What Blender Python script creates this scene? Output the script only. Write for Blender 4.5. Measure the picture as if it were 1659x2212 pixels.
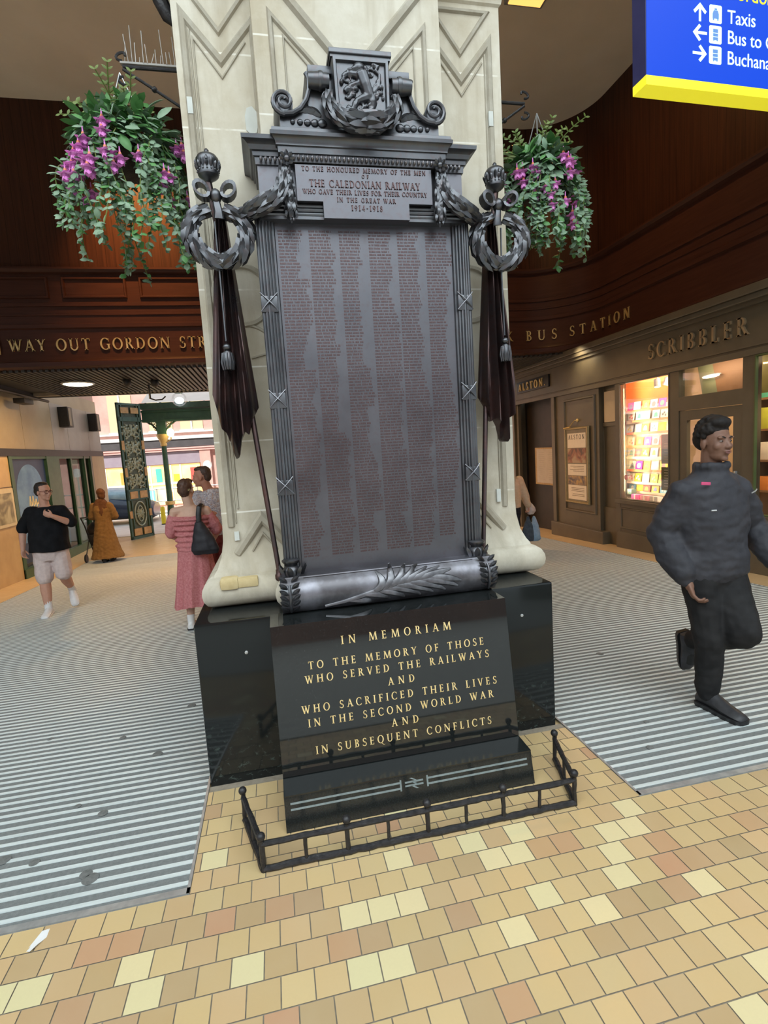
import bpy, bmesh, math, random
from mathutils import Vector as V, Matrix, noise as mnoise

for _o in list(bpy.data.objects):
    bpy.data.objects.remove(_o)
SC = bpy.context.scene
COL = SC.collection
PI = math.pi
rnd = random.Random(7)

# ------------------------------------------------------------------ camera
cam_d = bpy.data.cameras.new('camera')
cam = bpy.data.objects.new('camera', cam_d)
COL.objects.link(cam)
_r = V((0.97651654, -0.20597245, -0.06317281))
_d = V((-0.08562796, -0.1019892, -0.99109336))
_f = V((0.19769498, 0.97322842, -0.11723115))
_yaw, _pit, _rol = -0.200406406, -0.117501341, 0.0636544151
_f = V((-math.sin(_yaw)*math.cos(_pit), math.cos(_yaw)*math.cos(_pit), math.sin(_pit)))
_r0 = V((math.cos(_yaw), math.sin(_yaw), 0)); _d0 = _f.cross(_r0)
_r = math.cos(_rol)*_r0 + math.sin(_rol)*_d0
_d = -math.sin(_rol)*_r0 + math.cos(_rol)*_d0
cam.matrix_world = Matrix(((_r.x, -_d.x, -_f.x, -0.529774), (_r.y, -_d.y, -_f.y, -2.745116),
                           (_r.z, -_d.z, -_f.z, 1.70), (0, 0, 0, 1)))
cam_d.sensor_fit = 'VERTICAL'
cam_d.sensor_height = 36.0
cam_d.sensor_width = 36.0*1659/2212
cam_d.lens = 36.0*1140.2435/2212
cam_d.clip_start = 0.05
cam_d.clip_end = 300
SC.camera = cam

# ------------------------------------------------------------------ world, light, exposure
w = bpy.data.worlds.new('World'); SC.world = w; w.use_nodes = True
bg = w.node_tree.nodes['Background']
bg.inputs[0].default_value = (0.80, 0.92, 1.0, 1)
bg.inputs[1].default_value = 1.3
SC.view_settings.view_transform = 'Standard'
SC.view_settings.look = 'None'
SC.view_settings.gamma = 1.0
SC.view_settings.use_curve_mapping = False
SC.view_settings.exposure = 0.0

def area(name, loc, size, power, col, rot=(0, 0, 0), shape='RECTANGLE', size_y=None, spread=None):
    l = bpy.data.lights.new(name, 'AREA')
    l.shape = shape; l.size = size
    if size_y: l.size_y = size_y
    l.energy = power; l.color = col
    if spread: l.spread = spread
    o = bpy.data.objects.new(name, l); COL.objects.link(o)
    o.location = loc; o.rotation_euler = rot
    return o
def spot(name, loc, power, col, angle=100, blend=0.6, rot=(0, 0, 0), r=0.08):
    l = bpy.data.lights.new(name, 'SPOT'); l.energy = power; l.color = col
    l.spot_size = math.radians(angle); l.spot_blend = blend; l.shadow_soft_size = r
    o = bpy.data.objects.new(name, l); COL.objects.link(o); o.location = loc; o.rotation_euler = rot
    return o
# daylight through the glazed station roof over the concourse
area('roof_daylight', (-2.0, -9.5, 10.4), 22, 3500, (0.86, 0.96, 1.0), size_y=13)
sun_d = bpy.data.lights.new('sun', 'SUN'); sun_d.energy = 7.0; sun_d.angle = 0.05; sun_d.color = (1, .96, .88)
sun = bpy.data.objects.new('sun', sun_d); COL.objects.link(sun)
sun.rotation_euler = (math.radians(42), 0, math.radians(-28))

# ------------------------------------------------------------------ object helpers
def tag(o, label=None, cat=None, group=None, kind=None):
    if label: o['label'] = label
    if cat: o['category'] = cat
    if group: o['group'] = group
    if kind: o['kind'] = kind
    return o
def thing(name, label, cat, loc=(0, 0, 0), group=None):
    o = bpy.data.objects.new(name, None); COL.objects.link(o)
    o.empty_display_size = 0.1; o.location = loc
    return tag(o, label, cat, group)
def build(name, bm, mats, parent=None, angle=35, kind=None, label=None):
    bmesh.ops.recalc_face_normals(bm, faces=bm.faces)
    me = bpy.data.meshes.new(name); bm.to_mesh(me); bm.free()
    if not isinstance(mats, (list, tuple)): mats = [mats]
    for m in mats: me.materials.append(m)
    if angle:
        me.polygons.foreach_set('use_smooth', [True]*len(me.polygons))
        try: me.set_sharp_from_angle(angle=math.radians(angle))
        except Exception: pass
    o = bpy.data.objects.new(name, me); COL.objects.link(o)
    if parent is not None: attach(o, parent)
    if kind: o['kind'] = kind
    if label: o['label'] = label
    return o
def attach(o, parent):
    o.parent = parent
    if parent.type == 'EMPTY':
        o.matrix_parent_inverse = Matrix.Translation(-V(parent.location))
def copy_tree(o, delta, parent=None):
    """copy of a thing (Empty or mesh) with copies of its parts, moved by delta"""
    c = o.copy(); COL.objects.link(c)
    if parent is None: c.location = V(o.location) + V(delta)
    else: c.parent = parent
    for ch in [x for x in bpy.data.objects if x.parent == o]:
        copy_tree(ch, delta, c)
    return c
def NB(): return bmesh.new()
def quad(bm, *pts, mi=0):
    f = bm.faces.new([bm.verts.new(p) for p in pts]); f.material_index = mi; return f
def box(bm, x0, x1, y0, y1, z0, z1, mi=0, bev=0):
    vs = [bm.verts.new(p) for p in ((x0,y0,z0),(x1,y0,z0),(x1,y1,z0),(x0,y1,z0),(x0,y0,z1),(x1,y0,z1),(x1,y1,z1),(x0,y1,z1))]
    fs = [bm.faces.new([vs[i] for i in f]) for f in ((0,3,2,1),(4,5,6,7),(0,1,5,4),(1,2,6,5),(2,3,7,6),(3,0,4,7))]
    for f in fs: f.material_index = mi
    if bev:
        es = list({e for f in fs for e in f.edges})
        r = bmesh.ops.bevel(bm, geom=es, offset=bev, segments=2, affect='EDGES', profile=0.6)
        for f in r['faces']: f.material_index = mi
    return vs
def prism(bm, poly, f, d, mi=0):
    """poly: 2D points -> f(u,v) world point; extruded by vector d"""
    d = V(d); a = [bm.verts.new(V(f(*p))) for p in poly]; b = [bm.verts.new(v.co + d) for v in a]
    n = len(a)
    try:
        bm.faces.new(a).material_index = mi; bm.faces.new(b[::-1]).material_index = mi
    except ValueError: pass
    for i in range(n):
        bm.faces.new((a[i], b[i], b[(i+1) % n], a[(i+1) % n])).material_index = mi
def frames(pts, closed=False):
    """parallel-transport frames along a polyline"""
    P = [V(p) for p in pts]; n = len(P); T = []
    for i in range(n):
        if closed: t = P[(i+1) % n] - P[i-1]
        else: t = P[min(i+1, n-1)] - P[max(i-1, 0)]
        T.append(t.normalized() if t.length > 1e-9 else V((0, 0, 1)))
    a = V((0, 0, 1)) if abs(T[0].z) < 0.9 else V((0, 1, 0))
    N = [(a - a.dot(T[0])*T[0]).normalized()]
    for i in range(1, n):
        v = N[-1] - N[-1].dot(T[i])*T[i]
        N.append(v.normalized() if v.length > 1e-6 else N[-1])
    return [(P[i], T[i], N[i], T[i].cross(N[i])) for i in range(n)]
def tube(bm, pts, r, n=10, closed=False, flat=1.0, mi=0, up=None):
    fr = frames(pts, closed); m = len(fr)
    rr = r if isinstance(r, (list, tuple)) else [r]*m
    rings = []
    for i, (p, t, N, B) in enumerate(fr):
        if up is not None:
            u = V(up); N = (u - u.dot(t)*t)
            N = N.normalized() if N.length > 1e-5 else fr[i][2]; B = t.cross(N)
        rings.append([bm.verts.new(p + rr[i]*(math.cos(2*PI*k/n)*B + flat*math.sin(2*PI*k/n)*N)) for k in range(n)])
    for i in range(m if closed else m-1):
        a, b = rings[i], rings[(i+1) % m]
        for k in range(n):
            bm.faces.new((a[k], a[(k+1) % n], b[(k+1) % n], b[k])).material_index = mi
    if not closed:
        bm.faces.new(rings[0][::-1]).material_index = mi; bm.faces.new(rings[-1]).material_index = mi
def lathe(bm, prof, c=(0, 0, 0), n=24, axis=(0, 0, 1), mi=0, x=None):
    """prof: (radius, height) pairs about axis through c"""
    ax = V(axis).normalized(); a = V((0, 0, 1)) if abs(ax.z) < .9 else V((1, 0, 0))
    X = (a - a.dot(ax)*ax).normalized(); Y = ax.cross(X); c = V(c); rings = []
    for r, h in prof:
        if r < 1e-6: rings.append([bm.verts.new(c + ax*h)])
        else: rings.append([bm.verts.new(c + ax*h + r*(math.cos(2*PI*k/n)*X + math.sin(2*PI*k/n)*Y)) for k in range(n)])
    for i in range(len(rings)-1):
        a, b = rings[i], rings[i+1]
        for k in range(n):
            k2 = (k+1) % n
            if len(a) == 1 and len(b) == 1: continue
            if len(a) == 1: f = bm.faces.new((a[0], b[k], b[k2]))
            elif len(b) == 1: f = bm.faces.new((a[k], a[k2], b[0]))
            else: f = bm.faces.new((a[k], a[k2], b[k2], b[k]))
            f.material_index = mi
    for r, flip in ((rings[0], 1), (rings[-1], 0)):
        if len(r) > 1: bm.faces.new(r[::-1] if flip else r).material_index = mi
def ball(bm, c, r, n=14, m=8, mi=0, M=None):
    """ellipsoid; r scalar or 3-vector; M rotates it"""
    r = (r, r, r) if not isinstance(r, (tuple, list, V)) else r
    rows = []
    for i in range(m+1):
        th = PI*i/m
        if i in (0, m): pts = [V((0, 0, math.cos(th)))]
        else: pts = [V((math.sin(th)*math.cos(2*PI*k/n), math.sin(th)*math.sin(2*PI*k/n), math.cos(th))) for k in range(n)]
        row = []
        for p in pts:
            q = V((p.x*r[0], p.y*r[1], p.z*r[2]))
            if M is not None: q = M @ q
            row.append(bm.verts.new(V(c) + q))
        rows.append(row)
    for i in range(m):
        a, b = rows[i], rows[i+1]
        for k in range(n):
            k2 = (k+1) % n
            if len(a) == 1: f = bm.faces.new((a[0], b[k], b[k2]))
            elif len(b) == 1: f = bm.faces.new((a[k2], a[k], b[0]))
            else: f = bm.faces.new((a[k], b[k], b[k2], a[k2]))
            f.material_index = mi
def offset_poly(poly, d, closed=True):
    """offset a counter-clockwise 2D polygon outward by d (mitred)"""
    n = len(poly); out = []
    for i in range(n):
        p = V(poly[i])
        if closed or 0 < i < n-1:
            a = (p - V(poly[i-1])).normalized(); b = (V(poly[(i+1) % n]) - p).normalized()
        elif i == 0: a = b = (V(poly[1]) - p).normalized()
        else: a = b = (p - V(poly[i-1])).normalized()
        na = V((a.y, -a.x)); nb = V((b.y, -b.x)); m = na + nb
        k = d/(max(0.25, 1 + na.dot(nb)))
        out.append((p.x + m.x*k, p.y + m.y*k))
    return out
def sweep(bm, poly, prof, closed=True, mi=0, cap=True):
    """prof: (d,z) list; polygon offset outward by d at height z"""
    rings = [[bm.verts.new((x, y, z)) for x, y in offset_poly(poly, d, closed)] for d, z in prof]
    n = len(poly)
    for i in range(len(rings)-1):
        for k in range(n if closed else n-1):
            bm.faces.new((rings[i][k], rings[i][(k+1) % n], rings[i+1][(k+1) % n], rings[i+1][k])).material_index = mi
    if closed and cap:
        bm.faces.new(rings[0][::-1]); bm.faces.new(rings[-1])
def ribbon(bm, pts, f, w, h, nrm, closed=False, mi=0, taper=0.5):
    """raised moulding of width w and height h along 2D path pts mapped by f(u,v), raised along nrm"""
    nrm = V(nrm); o = offset_poly(pts, w/2, closed); i_ = offset_poly(pts, -w/2, closed)
    o2 = offset_poly(pts, w/2*taper, closed); i2 = offset_poly(pts, -w/2*taper, closed)
    rows = [[bm.verts.new(V(f(*p)) + k*nrm) for p in q] for q, k in ((o, 0), (o2, h), (i2, h), (i_, 0))]
    n = len(pts); m = n if closed else n-1
    for k in range(m):
        k2 = (k+1) % n
        for a, b in ((0, 1), (1, 2), (2, 3), (3, 0)):
            bm.faces.new((rows[a][k], rows[a][k2], rows[b][k2], rows[b][k])).material_index = mi
    if not closed:
        bm.faces.new([rows[j][0] for j in range(4)]); bm.faces.new([rows[j][-1] for j in (3, 2, 1, 0)])
def leaf(bm, p, d, up, L, W, T=0.3, bend=0.0, mi=0, n=5):
    """closed lens-shaped leaf: tip along d, bulging along up"""
    d = V(d).normalized(); up = V(up); up = (up - up.dot(d)*d)
    up = up.normalized() if up.length > 1e-5 else d.orthogonal().normalized()
    s = d.cross(up); p = V(p); rows = []
    for i in range(n+1):
        t = i/n; w_ = W*math.sin(PI*min(1, t*0.93+0.07))**0.75*0.5 if i < n else 0
        c = p + d*L*t + up*(bend*L*t*t)
        if w_ <= 1e-6: rows.append([bm.verts.new(c)])
        else: rows.append([bm.verts.new(c + s*w_), bm.verts.new(c + up*(W*T)), bm.verts.new(c - s*w_), bm.verts.new(c - up*(W*T*.15))])
    bm.faces.new(rows[0][::-1]).material_index = mi
    for i in range(n):
        a, b = rows[i], rows[i+1]
        for k in range(4):
            k2 = (k+1) % 4
            if len(b) == 1: f = bm.faces.new((a[k], a[k2], b[0]))
            else: f = bm.faces.new((a[k], a[k2], b[k2], b[k]))
            f.material_index = mi
def remesh(o, voxel, smooth=2, fac=0.5):
    """fuse the overlapping closed shapes of a mesh into one continuous surface"""
    m = o.modifiers.new('r', 'REMESH'); m.mode = 'VOXEL'; m.voxel_size = voxel; m.use_smooth_shade = True
    if smooth:
        s = o.modifiers.new('s', 'SMOOTH'); s.iterations = smooth; s.factor = fac
    dg = bpy.context.evaluated_depsgraph_get(); dg.update()
    me = bpy.data.meshes.new_from_object(o.evaluated_get(dg))
    o.modifiers.clear(); old = o.data; o.data = me; bpy.data.meshes.remove(old)
    me.name = o.name
    me.polygons.foreach_set('use_smooth', [True]*len(me.polygons))
    return o
def wrinkle(o, amp, freq, stretch=(1, 1, 1), seed=0):
    me = o.data
    nrm = [V(n.vector) for n in me.vertex_normals]; out = []
    for v, n in zip(me.vertices, nrm):
        p = v.co; q = V((p.x*freq*stretch[0]+seed, p.y*freq*stretch[1], p.z*freq*stretch[2]))
        out.extend(p + n*(amp*mnoise.noise(q)))
    me.vertices.foreach_set('co', out)
    me.update()

# ------------------------------------------------------------------ materials
def mat(name, col, rough=0.5, metal=0.0, spec=0.5, emit=None, estr=0, coat=0, alpha=None, trans=0):
    m = bpy.data.materials.new(name); m.use_nodes = True
    b = m.node_tree.nodes['Principled BSDF']
    b.inputs['Base Color'].default_value = (*col, 1); b.inputs['Roughness'].default_value = rough
    b.inputs['Metallic'].default_value = metal; b.inputs['Specular IOR Level'].default_value = spec
    b.inputs['Coat Weight'].default_value = coat; b.inputs['Coat Roughness'].default_value = 0.15
    b.inputs['Transmission Weight'].default_value = trans
    if emit: b.inputs['Emission Color'].default_value = (*emit, 1); b.inputs['Emission Strength'].default_value = estr
    return m
class NT:
    def __init__(s, m): s.t = m.node_tree; s.b = s.t.nodes['Principled BSDF']
    def new(s, ty, **k):
        n = s.t.nodes.new(ty)
        for a, v in k.items(): setattr(n, a, v)
        return n
    def link(s, a, b): s.t.links.new(a, b)
    def coord(s, scale=(1, 1, 1), loc=(0, 0, 0), rot=(0, 0, 0)):
        c = s.new('ShaderNodeTexCoord'); m = s.new('ShaderNodeMapping')
        m.inputs['Scale'].default_value = scale; m.inputs['Location'].default_value = loc; m.inputs['Rotation'].default_value = rot
        s.link(c.outputs['Object'], m.inputs['Vector']); return m.outputs[0]
    def noise(s, vec, scale, detail=4, rough=.55, dist=0):
        n = s.new('ShaderNodeTexNoise'); n.inputs['Scale'].default_value = scale; n.inputs['Detail'].default_value = detail
        n.inputs['Roughness'].default_value = rough; n.inputs['Distortion'].default_value = dist
        s.link(vec, n.inputs['Vector']); return n.outputs['Fac']
    def ramp(s, fac, stops, interp='LINEAR'):
        r = s.new('ShaderNodeValToRGB'); e = r.color_ramp.elements; r.color_ramp.interpolation = interp
        while len(e) < len(stops): e.new(0.5)
        for i, (p, c) in enumerate(stops):
            e[i].position = p; e[i].color = (*c, 1) if len(c) == 3 else c
        s.link(fac, r.inputs[0]); return r.outputs[0]
    def mix(s, fac, a, b, mode='MIX'):
        m = s.new('ShaderNodeMix'); m.data_type = 'RGBA'; m.blend_type = mode
        for sock, v in ((m.inputs[0], fac), (m.inputs[6], a), (m.inputs[7], b)):
            if isinstance(v, (int, float)): sock.default_value = v
            elif isinstance(v, tuple): sock.default_value = (*v, 1)
            else: s.link(v, sock)
        return m.outputs[2]
    def math(s, op, a, b=None, c=None):
        m = s.new('ShaderNodeMath'); m.operation = op
        for i, v in enumerate((a, b, c)):
            if v is None: continue
            if isinstance(v, (int, float)): m.inputs[i].default_value = v
            else: s.link(v, m.inputs[i])
        return m.outputs[0]
    def bump(s, h, strength=.3, dist=.01):
        n = s.new('ShaderNodeBump'); n.inputs['Strength'].default_value = strength; n.inputs['Distance'].default_value = dist
        s.link(h, n.inputs['Height']); s.link(n.outputs[0], s.b.inputs['Normal'])
    def col(s, c): s.link(c, s.b.inputs['Base Color'])
    def rough(s, c): s.link(c, s.b.inputs['Roughness'])
def noisy(name, c1, c2, scale=8, rough=.5, metal=0, bump=0, bscale=None, stretch=(1, 1, 1), lo=.35, hi=.65, rough2=None, spec=.5, coat=0, bdist=.01):
    m = mat(name, c1, rough, metal, spec, coat=coat); t = NT(m); v = t.coord(stretch)
    f = t.noise(v, scale, 5); t.col(t.ramp(f, [(lo, c1), (hi, c2)]))
    if bump: t.bump(t.noise(v, bscale or scale*3, 4), bump, bdist)
    if rough2 is not None:
        r = t.ramp(t.noise(v, scale*.7, 3), [(.35, (rough,)*3), (.65, (rough2,)*3)]); t.rough(r)
    return m

M_grout = noisy('grout', (.24, .20, .15), (.30, .26, .20), 40, .8)
def tile_mat():
    m = mat('floor_tile', (.6, .45, .25), .38); t = NT(m)
    a = t.new('ShaderNodeVertexColor', layer_name='tile')
    v = t.coord()
    n = t.noise(v, 6, 5); n2 = t.noise(v, 90, 3)
    c = t.mix(t.math('MULTIPLY', n, .30), a.outputs[0], (.56, .46, .30))
    c = t.mix(t.math('MULTIPLY', n2, .14), c, (.42, .33, .20))
    t.col(c); t.rough(t.ramp(n, [(.3, (.32,)*3), (.7, (.52,)*3)])); t.bump(n2, .08, .002)
    return m
M_tile = tile_mat()
M_carpet = noisy('mat_carpet', (.165, .178, .178), (.21, .222, .218), 60, .85, bump=.4, bscale=400)
M_bar = noisy('mat_bar', (.62, .69, .69), (.74, .81, .81), 12, .5, metal=.2, stretch=(.3, 4, 1))
M_alu = noisy('alu_edge', (.45, .47, .48), (.6, .62, .62), 20, .4, metal=.6)
JOINTS = [3.80, 3.43, 2.616, 2.204, 1.797, 1.399, 4.3]
def stone_mat(name, base, dark, joints=True, blotch=1.0):
    m = mat(name, base, .85, spec=.25); t = NT(m); v = t.coord()
    n = t.noise(v, 2.2, 6, .6); n2 = t.noise(v, 9, 5, .6)
    c = t.ramp(n, [(.3, dark), (.62, base)])
    c = t.mix(t.math('MULTIPLY', t.ramp(n2, [(.45, (0, 0, 0)), (.75, (1, 1, 1))]), .28*blotch), c, (.80, .78, .70))
    v2 = t.coord((3, 3, .5)); st = t.ramp(t.noise(v2, 3, 5), [(.52, (0, 0, 0)), (.72, (1, 1, 1))])
    c = t.mix(t.math('MULTIPLY', st, .45*blotch), c, (.34, .28, .19))
    cz = t.new('ShaderNodeTexCoord'); sz = t.new('ShaderNodeSeparateXYZ'); t.link(cz.outputs['Object'], sz.inputs[0])
    low = t.math('MULTIPLY', t.ramp(t.math('MULTIPLY', sz.outputs[2], .25), [(.22, (1, 1, 1)), (.75, (0, 0, 0))]), t.ramp(t.noise(t.coord((1.5, 1.5, .8)), 2.6, 6, .65, .5), [(.36, (0, 0, 0)), (.60, (1, 1, 1))]))
    c = t.mix(t.math('MULTIPLY', low, .6*blotch), c, (.33, .29, .22))
    h = t.noise(v, 60, 5)
    if joints:
        cs = t.new('ShaderNodeTexCoord'); sep = t.new('ShaderNodeSeparateXYZ'); t.link(cs.outputs['Object'], sep.inputs[0])
        brk = t.ramp(t.noise(v, 7, 3), [(.40, (0, 0, 0)), (.52, (1, 1, 1))])
        tot = None
        for z in JOINTS:
            d = t.math('ABSOLUTE', t.math('SUBTRACT', sep.outputs[2], z))
            l = t.math('LESS_THAN', d, .0045)
            tot = l if tot is None else t.math('MAXIMUM', tot, l)
        c = t.mix(t.math('MULTIPLY', tot, t.math('ADD', t.math('MULTIPLY', brk, .6), .06)), c, (.86, .84, .76))
    t.col(c); t.bump(h, .18, .004)
    return m
M_stone = stone_mat('sandstone', (.63, .59, .49), (.49, .43, .32))
M_stone_shaded = stone_mat('sandstone_shaded', (.40, .37, .30), (.34, .30, .23), False)  # sandstone darkened: recess shade put into the colour of the mouldings
M_stone_patch = noisy('lime_patch', (.62, .64, .60), (.56, .58, .54), 14, .9)
M_stone_yellow = noisy('yellow_stone', (.62, .50, .27), (.52, .40, .20), 20, .85)
def granite():
    m = mat('black_granite', (.012, .013, .014), .04, spec=.8); t = NT(m); v = t.coord()
    n = t.noise(v, 220, 3); t.col(t.ramp(n, [(.5, (.010, .012, .012)), (.75, (.022, .026, .026))]))
    return m
M_granite = granite()
def granite_worn():
    m = mat('black_granite_worn', (.010, .013, .013), .10, spec=.32); t = NT(m); v = t.coord(); v2 = t.coord((1, 1, 1.4))
    n = t.ramp(t.noise(v2, 26, 6, .7, .6), [(.56, (0, 0, 0)), (.66, (1, 1, 1))])
    cs = t.new('ShaderNodeTexCoord'); sep = t.new('ShaderNodeSeparateXYZ'); t.link(cs.outputs['Object'], sep.inputs[0])
    mask = t.ramp(sep.outputs[2], [(.02, (1, 1, 1)), (.42, (0, 0, 0))])
    k = t.math('MULTIPLY', n, mask)
    t.col(t.mix(t.math('MULTIPLY', k, .8), (.011, .013, .013), (.07, .10, .09)))
    t.rough(t.mix(k, (.09, .09, .09), (.5, .5, .5)))
    return m
M_granite_w = granite_worn()
M_engrave = noisy('engraved_grey', (.18, .22, .22), (.24, .28, .28), 50, .5)
M_gold = noisy('gilt_letters', (.80, .58, .24), (.90, .70, .34), 30, .45, metal=.15)
M_gold_dull = noisy('gilt_worn', (.50, .36, .14), (.75, .58, .28), 5, .35, metal=.35)
def bronze(name, c1, c2, rough, red=.25):
    m = mat(name, c1, rough, .9); t = NT(m); v = t.coord()
    n = t.noise(v, 5, 6, .6); n2 = t.noise(v, 40, 4)
    c = t.ramp(n, [(.32, c1), (.68, c2)])
    c = t.mix(t.math('MULTIPLY', t.ramp(n2, [(.5, (0, 0, 0)), (.7, (1, 1, 1))]), red), c, (.12, .05, .04))
    t.col(c); t.rough(t.ramp(n, [(.3, (rough*.85,)*3), (.7, (min(1, rough*1.2),)*3)])); t.bump(n2, .06, .002)
    return m
M_bronze = bronze('bronze', (.095, .099, .108), (.155, .16, .172), .36)
M_bronze_plate = bronze('bronze_plate', (.135, .136, .152), (.162, .158, .174), .38, .15)
M_bronze_names = bronze('bronze_names', (.128, .082, .082), (.155, .10, .10), .50, .3)  # reddened: patina and the hall's warm reflection put into one colour
M_bronze_red = bronze('bronze_red', (.10, .088, .092), (.165, .10, .092), .32, .35)
M_bronze_polish = bronze('bronze_worn', (.30, .29, .31), (.40, .39, .41), .34, .1)
M_iron = noisy('black_iron', (.018, .018, .02), (.035, .033, .035), 40, .42, metal=.3, bump=.3, bscale=60)
def wood(name, c1, c2, rough=.3, horiz=False, plank=.14):
    m = mat(name, c1, rough, coat=0, spec=.22); t = NT(m)
    sc = (2, 2, 30) if horiz else (26, 26, 1.2)
    n = t.noise(t.coord(sc), 1.0, 5, .6); n2 = t.noise(t.coord((1.1, 1.1, .35)), 1.2, 3)
    c = t.ramp(n, [(.3, c1), (.72, c2)])
    c = t.mix(t.math('MULTIPLY', n2, .5), c, c1)
    if not horiz:
        cs = t.new('ShaderNodeTexCoord'); sep = t.new('ShaderNodeSeparateXYZ'); t.link(cs.outputs['Object'], sep.inputs[0])
        f = t.math('FRACT', t.math('DIVIDE', t.math('ADD', sep.outputs[0], sep.outputs[1]), plank))
        g = t.math('LESS_THAN', f, .05)
        c = t.mix(t.math('MULTIPLY', g, .7), c, (.008, .003, .002))
    t.col(c); t.bump(n, .05, .003)
    return m
M_wood = wood('mahogany_boards', (.033, .013, .009), (.078, .027, .014), .42)
M_wood_h = wood('mahogany_rail', (.048, .018, .013), (.075, .029, .020), .42, True)
M_shop = noisy('shopfront_paint', (.10, .085, .058), (.125, .105, .072), 3, .42)
M_shop_dark = noisy('shopfront_dark', (.016, .012, .009), (.026, .018, .013), 6, .45)
M_ceil = noisy('ceiling_plaster', (.76, .69, .57), (.82, .75, .63), 1.4, .9)
M_soffit = noisy('soffit_dark', (.03, .027, .022), (.045, .04, .033), 6, .5)
M_white = noisy('white_paint', (.75, .75, .74), (.82, .82, .81), 20, .6)
M_black = noisy('black_plastic', (.012, .012, .013), (.02, .02, .022), 30, .45)
def glass_mat(name, tint=(1, 1, 1), refl=.10):
    """thin clear pane: mostly see-through with a mirror-like share"""
    m = bpy.data.materials.new(name); m.use_nodes = True; t = m.node_tree; t.nodes.clear()
    o = t.nodes.new('ShaderNodeOutputMaterial'); a = t.nodes.new('ShaderNodeBsdfTransparent'); g = t.nodes.new('ShaderNodeBsdfGlossy')
    x = t.nodes.new('ShaderNodeMixShader'); a.inputs[0].default_value = (*tint, 1); g.inputs['Roughness'].default_value = .02
    lw = t.nodes.new('ShaderNodeLayerWeight'); lw.inputs[0].default_value = .25
    mm = t.nodes.new('ShaderNodeMath'); mm.operation = 'MULTIPLY_ADD'; mm.inputs[1].default_value = .28; mm.inputs[2].default_value = refl*.4
    t.links.new(lw.outputs['Fresnel'], mm.inputs[0]); t.links.new(mm.outputs[0], x.inputs[0])
    t.links.new(a.outputs[0], x.inputs[1]); t.links.new(g.outputs[0], x.inputs[2]); t.links.new(x.outputs[0], o.inputs[0])
    return m
M_glass = glass_mat('clear_glass', (1, 1, 1), .03)
M_glass_dark = glass_mat('grey_glass', (.35, .4, .4), .35)
def lamp_mat(name, col, s): return mat(name, col, .5, emit=col, estr=s)
# ================================================================== SETTING
def zf(y):
    """ground level: the hall floor falls gently towards the street"""
    return 0.0 if y < 0 else (-0.04*y if y < 9 else -0.36)

# ---- tiled floor -------------------------------------------------------
T = .1086; TX = -.8659; TY = -.7026
RED = {(1, 1), (2, 1), (3, 1), (4, 3), (5, 3), (7, 0), (12, 1), (13, 1), (-4, 1), (-3, 1), (-1, 3), (0, 1), (2, 5), (3, 5),
       (16, 2), (16, 3), (17, 3), (13, 4), (14, 4), (15, 4), (19, 3), (20, 2), (-5, 3), (-4, 3), (-2, 1), (8, 6), (23, 4)}
PALE = {(4, 2), (5, 2), (6, 2), (3, 6), (4, 4), (5, 4), (10, 1), (11, 1), (14, 2), (14, 3), (16, 1), (12, 4), (16, 4), (-6, 2), (-3, 2), (-2, 3), (6, 0), (1, 3), (9, 0), (11, 3)}
bm = NB(); cl = bm.loops.layers.float_color.new('tile')
def paint(f, c):
    for l in f.loops: l[cl] = (*c, 1)
tr = random.Random(3)
YEL = [(.60, .42, .20), (.62, .46, .225), (.58, .40, .19), (.57, .385, .195), (.61, .44, .21), (.50, .345, .175)]
for n in range(-8, 12):
    y1 = TY - n*T; y0 = y1 - T
    off = TX if n % 2 == 0 else TX - T/2
    for c in range(-34, 46):
        x0 = off + c*T; x1 = x0 + T
        if y1 > 0.02 : continue
        if y1 > -.69 and (x0 < -1.0 or x1 > 1.035): 
            if y0 > -.72 and not (x0 < -.99 < x1 or x0 < 1.03 < x1): continue
            x0 = max(x0, -1.0); x1 = min(x1, 1.03)
            if x1 - x0 < .01: continue
        k = (c, n)
        if k in RED or (k not in PALE and tr.random() < .03): col = (.48+tr.uniform(-.05, .04), .30+tr.uniform(-.03, .03), .155)
        elif k in PALE or tr.random() < .04: col = (.75+tr.uniform(-.04, .03), .645, .36)
        else:
            b = tr.choice(YEL); q = tr.uniform(.90, 1.08); col = tuple(min(1, v*q) for v in b)
        g = .0022
        f = quad(bm, (x0+g, y0+g, 0), (x1-g, y0+g, 0), (x1-g, y1-g, 0), (x0+g, y1-g, 0)); paint(f, col)
# broad continuation of the same paving (under the mats, through the passage and across the hall behind)
ys = [-30, -1.95, 0, 2, 4, 6, 9, 13.9]
for a, b in zip(ys, ys[1:]):
    dz = -.004 if b <= 0 and a >= -1.95 else (-.016 if b > 0 else 0)
    if a == -1.95: dz = -.004
    f = quad(bm, (-16, a, zf(a)+dz), (9, a, zf(a)+dz), (9, b, zf(b)+dz), (-16, b, zf(b)+dz), mi=1 if a == -1.95 else 0)
    paint(f, (.58, .42, .22) if a >= -1.95 else (.36, .39, .40))
floor = build('floor', bm, [M_tile, M_grout], angle=0, kind='structure')

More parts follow.
